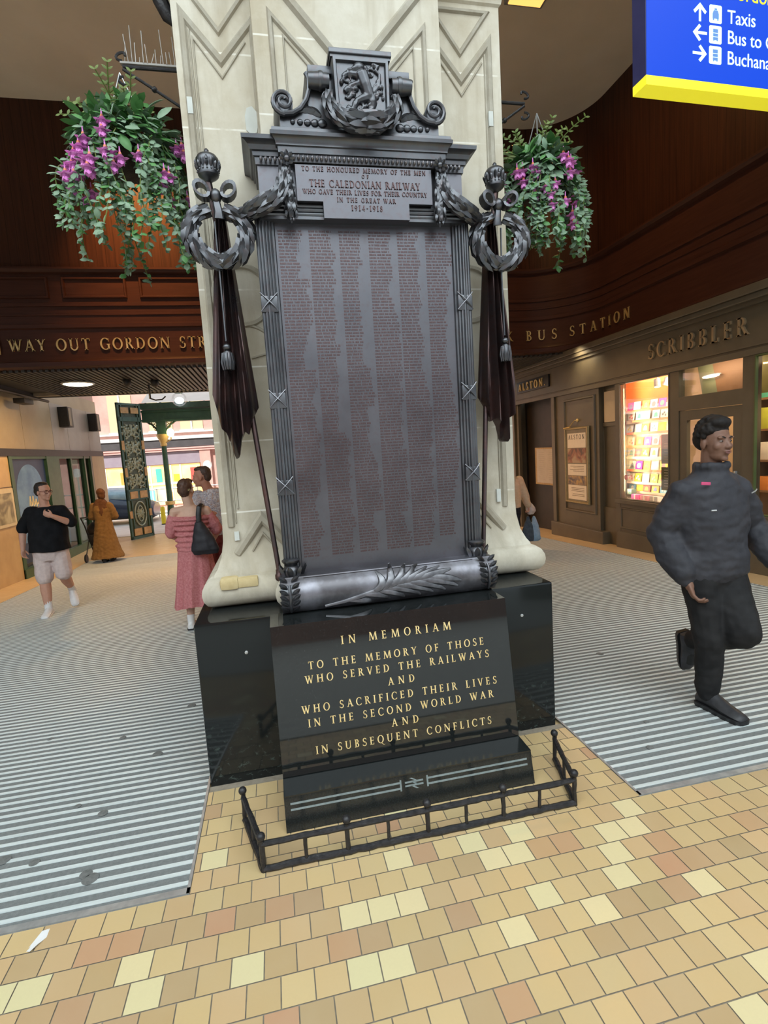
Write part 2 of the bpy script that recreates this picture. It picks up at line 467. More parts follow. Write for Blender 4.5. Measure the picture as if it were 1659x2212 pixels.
# ---- ribbed entrance mats ----------------------------------------------
def mat_mesh(x0, x1, y0, y1, name):
    bm = NB(); ys = [y0] + [v for v in (0, 2, 4, 6, 9) if y0 < v < y1] + [y1]
    for a, b in zip(ys, ys[1:]):
        quad(bm, (x0, a, zf(a)+.0005), (x1, a, zf(a)+.0005), (x1, b, zf(b)+.0005), (x0, b, zf(b)+.0005))
    k = 0
    while True:
        y = -.642 + .0585*k; k += 1
        if y > y1 - .03: break
        if y < y0 + .02: continue
        z = zf(y)
        vs = box(bm, x0+.012, x1-.012, y-.0098, y+.0098, z-.004, z+.0035, mi=1)
    for (a, b, c, d) in ((x0, x0+.012, y0, y1), (x1-.012, x1, y0, y1)):
        for p, q in zip(ys, ys[1:]):
            quad(bm, (a, p, zf(p)+.004), (b, p, zf(p)+.004), (b, q, zf(q)+.004), (a, q, zf(q)+.004), mi=2)
    box(bm, x0, x1, y0, y0+.03, zf(y0)-.005, zf(y0)+.004, mi=2)
    o = build(name, bm, [M_carpet, M_bar, M_alu], floor, angle=0)
    return o
mat_mesh(-4.75, -1.0, -.70, 10.0, 'ribbed_mat')
mat_mesh(1.03, 4.72, -.70, 10.0, 'ribbed_mat')
mat_mesh(-1.0, 1.03, 2.1, 10.0, 'ribbed_mat')
bm = NB()
for x, y, r in ((-1.448, -.474, .026), (-1.422, -.507, .033), (-1.845, -.28, .03), (-1.70, -.336, .022), (-1.648, .035, .017), (-1.50, -.066, .024),
                (-1.35, .45, .03), (-1.62, .75, .02), (-2.1, .9, .02), (-1.25, 1.1, .03), (1.5, -.15, .016), (1.34, -.38, .02), (1.9, .9, .03)):
    lathe(bm, [(r, zf(y)+.0042), (r*.8, zf(y)+.0055)], (x, y, 0), 14)
build('gum_stain', bm, noisy('gum', (.12, .125, .12), (.17, .175, .17), 80, .8), floor)

# ---- mahogany wall with the drum-shaped corner ---------------------------
R_ = 1.1; CX_, CY_ = 4.35, 5.85
path = [(-13, 6.95), (-6, 6.95), (-2, 6.95), (1, 6.95)] + [(CX_ + R_*math.sin(t), CY_ + R_*math.cos(t)) for t in [PI/2*i/18 for i in range(19)]] + [(5.45, 3), (5.45, 0), (5.45, -9)]
bm = NB(); sweep(bm, path, [(0, 4.84), (0, 7.45)], closed=False, cap=False)
sweep(bm, path, [(-.3, 4.84), (-.3, 7.45)], closed=False, cap=False)
wall_back = build('wall_back', bm, M_wood, angle=40, kind='structure')
PR = [(-.3, 3.34), (.05, 3.34), (.11, 3.36), (.11, 3.43), (.05, 3.45), (.03, 3.50), (.03, 3.95), (.06, 3.97), (.06, 4.03), (.035, 4.04), (.035, 4.16), (.05, 4.165), (.05, 4.19),
      (.035, 4.195), (.035, 4.30), (.06, 4.305), (.06, 4.36), (.03, 4.37), (.03, 4.80), (.09, 4.82), (.12, 4.86), (.12, 4.89), (.02, 4.90)]
bm = NB(); sweep(bm, path, PR, closed=False, cap=False)
build('fascia', bm, M_wood_h, wall_back, angle=25)
for i in range(11):
    xa = -7.05 + i*1.16
    if xa > 3.2: break
    bm = NB(); ribbon(bm, [(xa, 4.45), (xa+.92, 4.45), (xa+.92, 4.74), (xa, 4.74)], lambda u, v: (u, 6.92, v), .05, .03, (0, -1, 0), closed=True)
    build('panel_frame', bm, M_wood_h, wall_back, angle=25)

# ---- plaster ceiling, upper walls, added daylight stop ---------------------------------
bm = NB(); box(bm, -16, 9, .9, 10.3, 7.4, 7.7)
ceiling = build('ceiling', bm, M_ceil, angle=0, kind='structure')
bm = NB(); box(bm, -16, 5.4, .2, .88, 5.02, 7.39); box(bm, -16, 9, .9, 1.2, 7.7, 11.2); box(bm, -16, 9, 1.2, 10.3, 11, 11.2); box(bm, -16, 9, 10.0, 10.3, 3.30, 7.4); box(bm, -16, 9, 10.0, 10.3, 7.7, 11.0)  # first box: unseen beam added to block roof daylight towards the back
build('wall_upper_and_blocker', bm, M_stone_shaded, angle=0, kind='structure')
bm = NB(); box(bm, -16, 9, -24, .9, 11, 11.2)
build('ceiling_roof', bm, M_white, angle=0, kind='structure')
M_far = noisy('far_facade', (.16, .05, .03), (.26, .10, .06), .6, .5)
bm = NB(); box(bm, -16, 9, -19.3, -19, 0, 5.2); box(bm, -16.3, -16, -19, 14, -.4, 6)
build('wall_far', bm, M_far, angle=0, kind='structure')
# passage soffit: dark boarding running towards the street
bm = NB()
sp = [(-13, 6.9)] + [(p[0], p[1]-.02) for p in path[1:22]] + [(5.43, 5.0), (5.43, 10.3), (-13, 10.3)]
a = [bm.verts.new((x, y, 3.36)) for x, y in sp]; bm.faces.new(a)
for k in range(118):
    x = -4.9 + k*.088
    y0 = 6.98 if x < CX_ else CY_ + math.sqrt(max(.01, R_*R_ - min(R_, x-CX_)**2))
    box(bm, x, x+.05, y0, 10.28, 3.30, 3.355)
box(bm, -6, 5.43, 10.2, 10.31, 3.29, 3.4)
build('ceiling_passage', bm, M_soffit, angle=0, kind='structure')

# ---- left side of the passage ---------------------------------------------
M_slab = noisy('wall_slab_tan', (.28, .235, .155), (.33, .28, .19), 2, .4)
M_slab_daylit = noisy('wall_slab_daylit', (.27, .25, .225), (.32, .30, .275), 2, .42)  # same slabs, with cool outdoor light put into the greyer colour
M_tan = noisy('pier_tan', (.42, .30, .16), (.50, .37, .20), 2.5, .45)
M_green = noisy('green_paint', (.025, .075, .04), (.04, .10, .055), 6, .35)
M_green2 = noisy('street_green', (.03, .10, .075), (.05, .14, .10), 5, .4)
bm = NB()
box(bm, -5.9, -5.42, 6.6, 8.53, zf(8.5)-.05, 2.04)                # tan pier nearest the hall
box(bm, -5.9, -5.40, 13.25, 14.3, -.42, 2.04)                     # tan pier beside the gate
box(bm, -5.9, -5.46, 6.6, 14.3, 2.16, 3.6, mi=1)
y = 6.62
for wd, mi in ((1.35, 1), (1.42, 1), (1.5, 1), (.95, 2), (1.5, 2), (1.0, 2)):
    box(bm, -5.47, -5.44, y+.006, y+wd-.006, 2.17, 3.26, mi=mi, bev=.004); y += wd
box(bm, -5.9, -5.39, 6.6, 14.3, 2.03, 2.17, mi=3)
box(bm, -5.9, -5.39, 6.9, 10.3, 3.24, 3.36, mi=3)
box(bm, -5.9, -5.5, 10.3, 14.3, 3.3, 6.2, mi=4)
box(bm, -16, -5.9, 6.6, 7.0, -.4, 3.4, mi=3)
box(bm, -5.52, -5.44, 6.6, 8.53, .55, .57, mi=3); box(bm, -5.43, -5.415, 6.6, 8.53, 1.44, 1.45, mi=3)
wall_left = build('wall_left', bm, [M_tan, M_slab, M_slab_daylit, M_black, noisy('pink_render', (.52, .34, .28), (.60, .42, .34), 2, .8)], angle=0, kind='structure')
bm = NB()
for (a, b) in ((8.53, 8.66), (10.25, 10.95), (12.62, 12.72), (13.12, 13.26)):
    box(bm, -5.52, -5.40, a, b, -.36, 2.03)
box(bm, -5.52, -5.41, 8.53, 13.26, 1.97, 2.03); box(bm, -5.55, -5.38, 8.53, 13.26, -.42, -.18); box(bm, -5.52, -5.42, 11.72, 11.80, -.2, 2.0)
win1 = build('window_1', bm, M_green, angle=0, kind='structure')
bm = NB(); box(bm, -5.475, -5.465, 8.6, 13.2, -.2, 2.0); build('pane', bm, M_glass_dark, win1, angle=0)
# ---- right side: shopfront ---------------------------------------------------
bm = NB()
XF = 5.2
box(bm, XF, 5.44, -6, 10.3, 2.58, 3.18)                         # fascia
box(bm, XF-.03, XF+.02, -6, 10.3, 2.54, 2.62, bev=.008); box(bm, XF-.02, XF+.02, -6, 10.3, 2.645, 2.665)
box(bm, XF-.10, 5.44, -6, 10.3, 3.17, 3.24, bev=.01); box(bm, XF-.05, 5.44, -6, 10.3, 3.12, 3.17)
box(bm, XF-.13, 5.44, -6, 10.3, 3.24, 3.34, bev=.01)
box(bm, XF+.02, 5.6, 5.80, 7.36, -.4, 2.58)                     # panelled pier
box(bm, XF-.06, 5.6, 5.62, 7.42, -.4, -.02, bev=.012)
box(bm, XF-.02, 5.6, 7.26, 7.38, -.3, 2.56)
box(bm, XF, 5.3, 5.20, 5.32, -.3, 2.56); box(bm, XF+.09, 5.6, 5.3, 5.8, -.3, .42); box(bm, XF+.09, 5.6, 5.3, 5.8, 1.86, 1.92)
box(bm, XF+.12, 5.2+.2, 5.3, 5.8, .4, 2.58)
box(bm, XF+.004, 5.32, 4.05, 5.21, -.3, .56); box(bm, XF-.04, 5.34, 3.94, 5.3, .54, .61, bev=.008)   # stall riser and sill
box(bm, XF-.03, 5.3, 3.94, 5.26, -.3, .06)
box(bm, XF, 5.3, 3.88, 4.06, -.3, 2.58); box(bm, XF, 5.3, 2.66, 2.83, -.3, 2.58)
box(bm, XF, 5.26, 2.83, 3.88, 1.98, 2.17)
box(bm, XF, 5.32, -6, 2.66, -.3, .56); box(bm, XF-.04, 5.34, -6, 2.68, .54, .61, bev=.008)
box(bm, XF, 5.26, 1.0, 1.1, .6, 2.58)
box(bm, XF+.004, 5.3, 4.05, 5.21, 2.53, 2.585)
ribbon(bm, [(5.92, .28), (6.92, .28), (6.92, 2.42), (5.92, 2.42)], lambda u, v: (XF+.02, u, v), .05, .03, (-1, 0, 0), closed=True)
ribbon(bm, [(4.1, .13), (5.18, .13), (5.18, .46), (4.1, .46)], lambda u, v: (XF, u, v), .03, .012, (-1, 0, 0), closed=True)
ribbon(bm, [(.3, .13), (2.55, .13), (2.55, .46), (.3, .46)], lambda u, v: (XF, u, v), .03, .012, (-1, 0, 0), closed=True)
wall_right = build('wall_right', bm, M_shop, angle=0, kind='structure')
bm = NB(); box(bm, XF+.085, XF+.1, 5.36, 5.74, 1.93, 2.46); build('lit_pane', bm, noisy('frosted', (.55, .45, .32), (.6, .5, .36), 4, .5), wall_right, angle=0)
bm = NB(); box(bm, XF+.3, 5.7, 7.36, 9.3, -.4, 2.6); box(bm, XF, 5.6, 9.15, 10.3, -.4, 2.6, mi=1); box(bm, XF+.05, XF+.12, 9.02, 9.12, -.4, 2.6, mi=1)
build('door_2', bm, [M_shop_dark, M_shop], angle=0, kind='structure')
# shop window: display recess, warm and bright
M_shelfwhite = noisy('display_white', (.85, .78, .66), (.90, .84, .73), 6, .6)
M_orange = noisy('display_orange', (.85, .16, .03), (.92, .20, .04), 3, .6)
M_shelfred = noisy('shelf_red', (.72, .16, .06), (.80, .22, .08), 6, .5)
bm = NB()
quad(bm, (5.64, 5.62, .56), (5.64, 3.9, .56), (5.64, 3.9, 2.16), (5.64, 5.62, 2.16)); quad(bm, (5.64, 5.62, 2.16), (5.64, 3.9, 2.16), (5.60, 3.9, 2.9), (5.60, 5.62, 2.9), mi=1)
quad(bm, (5.32, 5.27, .56), (5.64, 5.62, .56), (5.64, 5.62, 2.9), (5.32, 5.27, 2.9)); quad(bm, (5.32, 3.92, .56), (5.64, 3.92, .56), (5.64, 3.92, 2.9), (5.32, 3.92, 2.9))
quad(bm, (5.3, 3.9, .6), (5.64, 3.9, .6), (5.64, 5.62, .6), (5.3, 5.27, .6))
quad(bm, (5.3, 3.9, 2.75), (5.64, 3.9, 2.75), (5.64, 5.62, 2.75), (5.3, 5.27, 2.75), mi=1)
win2 = build('window_2', bm, [M_shelfwhite, M_orange], angle=0, kind='structure')
bm = NB(); box(bm, XF+.03, XF+.036, 4.06, 5.22, .6, 2.54); build('pane', bm, M_glass, win2, angle=0)
bm = NB()
ribbon(bm, [(4.07, .62), (5.20, .62), (5.20, 2.53), (4.07, 2.53)], lambda u, v: (XF+.01, u, v), .03, .02, (-1, 0, 0), closed=True); build('window_frame', bm, M_shop, win2, angle=0)
area('display_light', (5.36, 4.65, 2.7), .25, 120, (1, .84, .62), (0, math.radians(-14), 0), size_y=1.2)
area('jamb_fill', (5.27, 4.09, 1.6), .05, 34, (1, .84, .62), (math.radians(90), 0, math.radians(-62)), size_y=1.7)  # added fill strips at both jambs, brighten cards shaded by the shelves
area('jamb_fill_far', (5.27, 5.19, 1.6), .05, 34, (1, .84, .62), (math.radians(90), 0, math.radians(-118)), size_y=1.7)
# shop door with transom
bm = NB()
for (a, b, c, d) in ((2.83, 2.97, -.2, 1.975), (3.74, 3.88, -.2, 1.975), (2.97, 3.74, 1.84, 1.975), (2.97, 3.74, -.2, .14)): box(bm, XF+.012, XF+.07, a, b, c, d)
door1 = build('door_1', bm, M_shop, angle=0, kind='structure')
bm = NB(); box(bm, XF+.04, XF+.046, 2.95, 3.76, .1, 1.86); build('pane', bm, M_glass, door1, angle=0)
bm = NB(); box(bm, XF-.02, XF+.02, 2.90, 2.925, .75, 1.15, bev=.006); build('door_handle', bm, M_alu, door1)
bm = NB(); box(bm, XF+.03, XF+.036, 2.83, 3.88, 2.17, 2.56); build('transom_pane', bm, M_glass, door1, angle=0)
bm = NB()   # painted bulkhead seen through the transom
for (a, b, mi) in ((3.62, 3.88, 1), (3.12, 3.62, 0), (2.6, 3.12, 2)):
    quad(bm, (5.5, a-.12, 2.10), (5.5, b-.12, 2.10), (5.5, b, 2.65), (5.5, a, 2.65), mi=mi)
build('bulkhead', bm, [noisy('bulk_brown', (.30, .16, .09), (.34, .18, .10), 3, .5), noisy('bulk_sage', (.26, .27, .16), (.3, .31, .19), 3, .5), noisy('bulk_olive', (.36, .30, .07), (.42, .36, .09), 3, .5)], door1, angle=0)
area('bulkhead_fill', (5.27, 3.35, 2.52), .1, 3, (1, .78, .5), (0, math.radians(-60), 0), size_y=.8)  # added fill to brighten the bulkhead, stands for no real lamp
# interior beyond the door and the second window
bm = NB()
box(bm, 7.2, 7.3, -1, 4.4, -.3, 2.9); box(bm, 5.3, 7.3, 3.9, 4.0, -.3, 2.9); box(bm, 5.3, 7.3, -1, 4, 2.9, 3.0); box(bm, 5.3, 7.3, -1.1, -1, -.3, 2.9); box(bm, 5.3, 7.3, -1, 4, -.12, -.1)
build('wall_shop', bm, noisy('shop_inside', (.32, .22, .13), (.40, .28, .17), 2, .7), angle=0, kind='structure')
area('shop_light', (6.2, 2.2, 2.8), .8, 90, (1, .74, .45), size_y=2.6)
win3 = None
bm = NB(); box(bm, XF+.03, XF+.036, 1.1, 2.66, .6, 2.54); win3 = build('window_3', bm, M_glass, angle=0, kind='structure')
bm = NB(); ribbon(bm, [(1.12, .62), (2.64, .62), (2.64, 2.53), (1.12, 2.53)], lambda u, v: (XF+.01, u, v), .03, .03, (-1, 0, 0), closed=True); build('window_frame', bm, noisy('frame_green', (.08, .12, .04), (.1, .14, .05), 5, .4), win3, angle=0)

# ---- lamps of the passage ----------------------------------------------------
M_lamp = lamp_mat('lamp_warm', (1, .84, .55), 14)
def disc_lamp(x, y, z, label, power, r=.25):
    t = thing('ceiling_lamp', label, 'lamp', (x, y, z), None)
    bm = NB(); lathe(bm, [(r+.03, 0), (r+.035, -.02), (r+.01, -.035), (r, -.03)], (x, y, z), 28); build('lamp_ring', bm, M_alu, t)
    bm = NB(); lathe(bm, [(r, -.028), (r*.8, -.045), (0, -.05)], (x, y, z), 28); build('diffuser', bm, M_lamp, t)
    if power: area('lamp_glow', (x, y, z-.07), r*1.6, power, (1, .58, .22), shape='DISK')
    return t
disc_lamp(-3.96, 8.28, 3.30, 'round bright lamp set in the dark passage ceiling above the black T-shirt man', 75)
area('passage_glow', (-1.2, 8.6, 3.25), .4, 90, (1, .52, .18), shape='DISK')
area('passage_glow_r', (2.2, 8.3, 3.25), .4, 100, (1, .52, .18), shape='DISK')
spot('fascia_wash', (4.9, 6.15, 3.27), 22, (1, .80, .5), 120, .8, (0, math.radians(-40), 0))
area('left_shop_glow', (-5.8, 9.6, 1.9), .5, 4, (.75, .85, 1.0), (0, 0, 0))
# ================================================================== LETTERING
def glyph(ch):
    """roman capital as a list of polygons; cap height 1; returns (polys, width)"""
    K, N_, SF = .150, .070, .055
    P = []
    def L(x0, y0, x1, y1, w): P.append([(x0-w/2, y0), (x0+w/2, y0), (x1+w/2, y1), (x1-w/2, y1)])
    def H(x0, x1, y, t): P.append([(x0, y), (x1, y), (x1, y+t), (x0, y+t)])
    def SR(x, y, w=.30): 
        if y < .5: P.append([(x-w/2, 0), (x+w/2, 0), (x+w/2, SF*.6), (x+w*.22, SF*1.5), (x-w*.22, SF*1.5), (x-w/2, SF*.6)])
        else: P.append([(x-w/2, 1), (x-w/2, 1-SF*.6), (x-w*.22, 1-SF*1.5), (x+w*.22, 1-SF*1.5), (x+w/2, 1-SF*.6), (x+w/2, 1)])
    def stem(x, w=K, s=True):
        L(x, 0, x, 1, w)
        if s: SR(x, 0, w+.16); SR(x, 1, w+.16)
    def ARC(cx, cy, rx, ry, a0, a1, th=K, tn=N_, n=16):
        a0, a1 = math.radians(a0), math.radians(a1)
        for i in range(n):
            q = []
            for a, inn in ((a0+(a1-a0)*i/n, 0), (a0+(a1-a0)*(i+1)/n, 0), (a0+(a1-a0)*(i+1)/n, 1), (a0+(a1-a0)*i/n, 1)):
                q.append((cx+(rx-inn*th)*math.cos(a), cy+(ry-inn*tn)*math.sin(a)))
            P.append(q)
    def vs(x, y0, y1): P.append([(x-.022, y0), (x+.022, y0), (x+.022, y1), (x-.022, y1)])
    w = .7
    if ch == 'I': stem(.15); w = .30
    elif ch == 'H': stem(.15); stem(.70); H(.15, .70, .48, N_); w = .85
    elif ch == 'N': stem(.13, N_+.01); L(.13, 1, .72, 0, K*1.15); L(.72, 0, .72, 1, N_+.01); SR(.72, 1, .22); w = .86
    elif ch == 'M': L(.10, 0, .17, 1, N_+.01); L(.20, 1, .50, .02, K); L(.50, .02, .80, 1, N_+.01); L(.83, 1, .90, 0, K); SR(.10, 0, .24); SR(.90, 0, .30); SR(.16, 1, .2); SR(.85, 1, .2); w = 1.0
    elif ch == 'E': stem(.15); H(.1, .52, 0, N_); H(.1, .50, 1-N_, N_); H(.15, .46, .48, N_); vs(.51, 0, .22); vs(.49, .80, 1); vs(.45, .41, .61); w = .60
    elif ch == 'F': stem(.15); H(.1, .50, 1-N_, N_); H(.15, .44, .47, N_); vs(.49, .80, 1); vs(.43, .40, .60); w = .56
    elif ch == 'L': stem(.15); H(.1, .52, 0, N_); vs(.51, 0, .24); w = .58
    elif ch == 'T': L(.34, 0, .34, 1, K); SR(.34, 0); H(.02, .66, 1-N_, N_); vs(.03, .78, 1); vs(.65, .78, 1); w = .68
    elif ch == 'O' or ch == 'Q':
        ARC(.42, .5, .42, .52, 0, 360, K, N_, 28); w = .84
        if ch == 'Q': P.append([(.40, .06), (.52, .02), (.84, -.24), (.98, -.20), (.90, -.26), (.76, -.26)])
    elif ch == 'C': ARC(.42, .5, .42, .52, 48, 312, K, N_, 24); vs(.69, .70, .95); vs(.69, .06, .22); w = .74
    elif ch == 'G': ARC(.42, .5, .42, .52, 48, 312, K, N_, 24); vs(.69, .70, .95); L(.68, .08, .68, .42, K); H(.54, .80, .42, N_); w = .82
    elif ch == 'D': stem(.15); ARC(.28, .5, .46, .5, -90, 90, K, N_, 18); H(.1, .30, 0, N_); H(.1, .30, 1-N_, N_); w = .78
    elif ch == 'R': stem(.15); ARC(.28, .74, .26, .26, -90, 90, K*.95, N_); H(.1, .30, 1-N_, N_); H(.15, .30, .48, N_); L(.36, .50, .64, 0, K); SR(.66, 0, .2); w = .72
    elif ch == 'P': stem(.15); ARC(.28, .73, .27, .27, -90, 90, K*.95, N_); H(.1, .30, 1-N_, N_); H(.15, .30, .46, N_); w = .58
    elif ch == 'B': stem(.15); ARC(.28, .75, .24, .25, -90, 90, K*.9, N_); ARC(.28, .26, .28, .26, -90, 90, K*.95, N_); H(.1, .30, 1-N_, N_); H(.1, .30, 0, N_); H(.15, .30, .49, N_); w = .62
    elif ch == 'S': ARC(.28, .74, .24, .28, 40, 260, K*.8, N_); ARC(.26, .26, .26, .28, -140, 80, K*.8, N_); L(.20, .58, .36, .42, K*1.5); vs(.46, .76, .96); vs(.03, .04, .24); w = .54
    elif ch == 'U': L(.15, .3, .15, 1, K); SR(.15, 1); L(.66, .3, .66, 1, N_+.01); SR(.66, 1, .2); ARC(.40, .34, .32, .36, 180, 360, K*.8, N_+.02); w = .82
    elif ch == 'V': L(.10, 1, .38, 0, K); L(.38, 0, .64, 1, N_+.01); SR(.10, 1); SR(.64, 1, .22); w = .74
    elif ch == 'W': L(.10, 1, .34, 0, K); L(.34, 0, .55, .96, N_+.01); L(.50, 1, .76, 0, K); L(.76, 0, .98, 1, N_+.01); SR(.10, 1); SR(.50, 1, .24); SR(.98, 1, .2); w = 1.06
    elif ch == 'A': L(.10, 0, .37, 1, N_+.01); L(.37, 1, .66, 0, K); H(.2, .55, .32, N_); SR(.10, 0, .24); SR(.66, 0, .30); w = .76
    elif ch == 'Y': L(.10, 1, .35, .46, K); L(.35, .46, .60, 1, N_+.01); L(.35, 0, .35, .48, K); SR(.35, 0); SR(.10, 1); SR(.60, 1, .2); w = .70
    elif ch == 'K': stem(.15); L(.2, .42, .60, 1, N_+.01); L(.30, .56, .64, 0, K); SR(.58, 1, .22); SR(.66, 0, .24); w = .74
    elif ch == 'X': L(.10, 1, .60, 0, K); L(.10, 0, .60, 1, N_+.01); w = .70; SR(.1, 1, .24); SR(.6, 0, .24); SR(.1, 0, .2); SR(.6, 1, .2)
    elif ch == '1': stem(.16); P.append([(.02, .82), (.12, .86), (.16, 1), (.02, .86)]); w = .32
    elif ch == '9': ARC(.26, .70, .26, .30, 0, 360, K*.9, N_); ARC(.12, .66, .40, .66, -80, 0, K*.9, N_); w = .54
    elif ch == '4': L(.42, 0, .42, 1, K); H(0, .58, .24, N_*1.2); L(.06, .26, .40, 1, N_+.01); w = .60
    elif ch == '8': ARC(.26, .76, .22, .25, 0, 360, K*.85, N_); ARC(.26, .26, .26, .28, 0, 360, K*.9, N_); w = .54
    elif ch == '-': H(.02, .34, .44, .07); w = .38
    elif ch == '.': H(.02, .14, 0, .12); w = .18
    elif ch == ' ': w = .42
    return P, w
def text_layout(s, h, width=None, gap=.12):
    """list of (poly, x offset) in metres; spacing stretched to the given total width"""
    gl = [glyph(c) for c in s]; nat = sum(g[1] for g in gl)*h; n = len(gl)-1
    g = gap*h if width is None else (width-nat)/max(1, n)
    out, x = [], 0
    for P, w in gl:
        for p in P: out.append([(x+u*h, v*h) for u, v in p])
        x += w*h + g
    return out, x-g
def write(bm, s, f, nrm, h, depth, x0=None, width=None, xc=None, mi=0, squash=1.0):
    """raised lettering; f(u,v) maps text plane to the world"""
    polys, tot = text_layout(s, h, width)
    if xc is not None: x0 = xc - tot*squash/2
    n = V(nrm)*depth
    for p in polys: prism(bm, [(x0+u*squash, v) for u, v in p], f, n, mi)
def sans(s, size, extr=.001):
    """plain sans lettering (built-in face) as a bmesh in the XY plane"""
    c = bpy.data.curves.new('t', 'FONT'); c.body = s; c.size = size; c.extrude = extr; c.resolution_u = 4
    o = bpy.data.objects.new('t', c); COL.objects.link(o)
    dg = bpy.context.evaluated_depsgraph_get(); dg.update()
    me = bpy.data.meshes.new_from_object(o.evaluated_get(dg)); bm = bmesh.new(); bm.from_mesh(me)
    bpy.data.objects.remove(o); bpy.data.curves.remove(c); bpy.data.meshes.remove(me)
    return bm

# gilt letters on the wooden fascia, following its curve
def on_path(s):
    """point and outward normal at arc length s measured from x = 0 along the wall (text face)"""
    off = .035
    x = s
    if x <= CX_: return (x, 6.95-off), (0, -1)
    t = (x-CX_)/R_
    if t < PI/2: return (CX_ + (R_-off)*math.sin(t), CY_ + (R_-off)*math.cos(t)), (-math.sin(t), -math.cos(t))
    return (5.45-off, CY_-(x-CX_-R_*PI/2)), (-1, 0)
def fascia_text(s, s0, width, z, h, name):
    bm = NB(); polys, tot = text_layout(s, h, width)
    for p in polys:
        mid = sum(u for u, v in p)/len(p) + s0
        (px, py), (nx, ny) = on_path(mid)
        prism(bm, p, lambda u, v: (px + (u+s0-mid)*(-ny), py + (u+s0-mid)*nx, z+v), V((nx, ny, 0))*.018)
    build(name, bm, M_gold_dull, wall_back, angle=0)
fascia_text('WAY OUT GORDON STREET', -4.47, 3.47, 3.615, .185, 'gilt_lettering')
fascia_text('TAXI RANK', 2.25, 1.90, 3.595, .18, 'gilt_lettering'); fascia_text('BUS', 4.435, .60, 3.595, .185, 'gilt_lettering'); fascia_text('STATION', 5.28, 1.45, 3.595, .18, 'gilt_lettering')
bm = NB(); box(bm, -4.72, -4.585, 6.87, 6.90, 3.57, 3.83); build('gilt_block', bm, M_gold, wall_back)
# shop names on the right
bm = NB(); write(bm, 'SCRIBBLER', lambda u, v: (XF, 4.47-u, 2.80+v), (-1, 0, 0), .215, .03, x0=0, width=1.72)
build('fascia_lettering', bm, noisy('letters_taupe', (.30, .22, .13), (.36, .27, .16), 8, .4, metal=.2), wall_right, angle=0)
t = thing('shop_sign', 'small dark sign board with gold serif letters over the dark restaurant doorway', 'sign', (XF, 8.1, 2.8))
bm = NB(); box(bm, XF-.04, XF, 7.43, 8.86, 2.78, 3.03, bev=.006); build('board', bm, M_black, t)
bm = NB(); write(bm, 'ALSTON.', lambda u, v: (XF-.04, 8.74-u, 2.82+v), (-1, 0, 0), .165, .02, x0=0, width=1.2); build('lettering', bm, M_gold, t, angle=0)
# ================================================================== STONE PILLAR, PLINTH, RAILING
CX = .045
pillar = thing('stone_pillar', 'tall cream sandstone pillar with strapwork mouldings carrying the ceiling', 'pillar', (CX, 1.1, .88))
HW = .885; FY = .35; CW = .49; CY = .20
plan = [(CX-HW, FY), (CX-CW, FY), (CX-CW, CY), (CX+CW, CY), (CX+CW, FY), (CX+HW+.02, FY), (CX+HW+.02, 1.9), (CX-HW, 1.9)]
bm = NB(); sweep(bm, plan, [(0, 1.25), (0, 7.4)]); build('shaft', bm, M_stone, pillar, angle=20)
bm = NB()
sweep(bm, plan, [(0, 1.34), (.004, 1.24), (.02, 1.15), (.045, 1.09), (.062, 1.065), (.066, 1.05), (.085, 1.045), (.112, 1.025), (.127, .995), (.131, .965), (.125, .93), (.108, .902), (.08, .885), (.04, .879)])
build('base_moulding', bm, M_stone, pillar, angle=40)
bm = NB(); sweep(bm, plan, [(0, 4.16), (.012, 4.17), (.018, 4.20), (.05, 4.25), (.055, 4.32), (.07, 4.33), (.07, 4.37), (0, 4.40)]); build('capital_moulding', bm, M_stone, pillar, angle=30)
FS = lambda u, v: (u, FY+.002, v)
FC = lambda u, v: (u, CY+.002, v)
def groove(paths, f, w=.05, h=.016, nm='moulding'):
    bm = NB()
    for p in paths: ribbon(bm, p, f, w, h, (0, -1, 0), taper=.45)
    build(nm, bm, M_stone_shaded, pillar, angle=20)
for sgn in (-1, 1):
    o = CX + sgn*.66; hw = .175
    X = lambda r: o + r
    groove([[(X(-hw), 1.32), (X(-hw), 3.97), (X(0), 3.76), (X(hw), 3.97), (X(hw), 1.30)]][:1], FS, .045); groove([[(X(sgn*(hw-.028)), 1.34), (X(sgn*(hw-.028)), 3.90)]], FS, .012, .009)
    groove([[(X(-hw+.045), 1.42), (X(-hw+.045), 3.86), (X(0), 3.68), (X(hw-.045), 3.86)]], FS, .014, .010)
    groove([[(X(-hw+.01), 4.12), (X(hw-.01), 4.12), (X(0), 3.90), (X(-hw+.01), 4.12)]], FS, .03)
    groove([[(X(-hw+.02), 1.16), (X(-.005), 1.36), (X(hw-.02), 1.16)]], lambda u, v: (u, FY-.015, v), .05, .014)
    groove([[(X(-.07), 1.17), (X(-.005), 1.27), (X(.07), 1.17)]], lambda u, v: (u, FY-.015, v), .012, .008)
    ring = [(o + .15*math.cos(a), 2.585 + .155*math.sin(a)) for a in [2*PI*i/32 for i in range(32)]]
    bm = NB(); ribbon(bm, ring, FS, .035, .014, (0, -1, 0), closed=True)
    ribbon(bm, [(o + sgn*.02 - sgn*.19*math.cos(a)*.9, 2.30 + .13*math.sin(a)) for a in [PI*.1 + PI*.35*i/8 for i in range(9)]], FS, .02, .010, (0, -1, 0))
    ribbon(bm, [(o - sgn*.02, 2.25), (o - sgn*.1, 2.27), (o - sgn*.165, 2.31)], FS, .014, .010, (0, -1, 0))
    build('ring_moulding', bm, M_stone_shaded, pillar, angle=25)
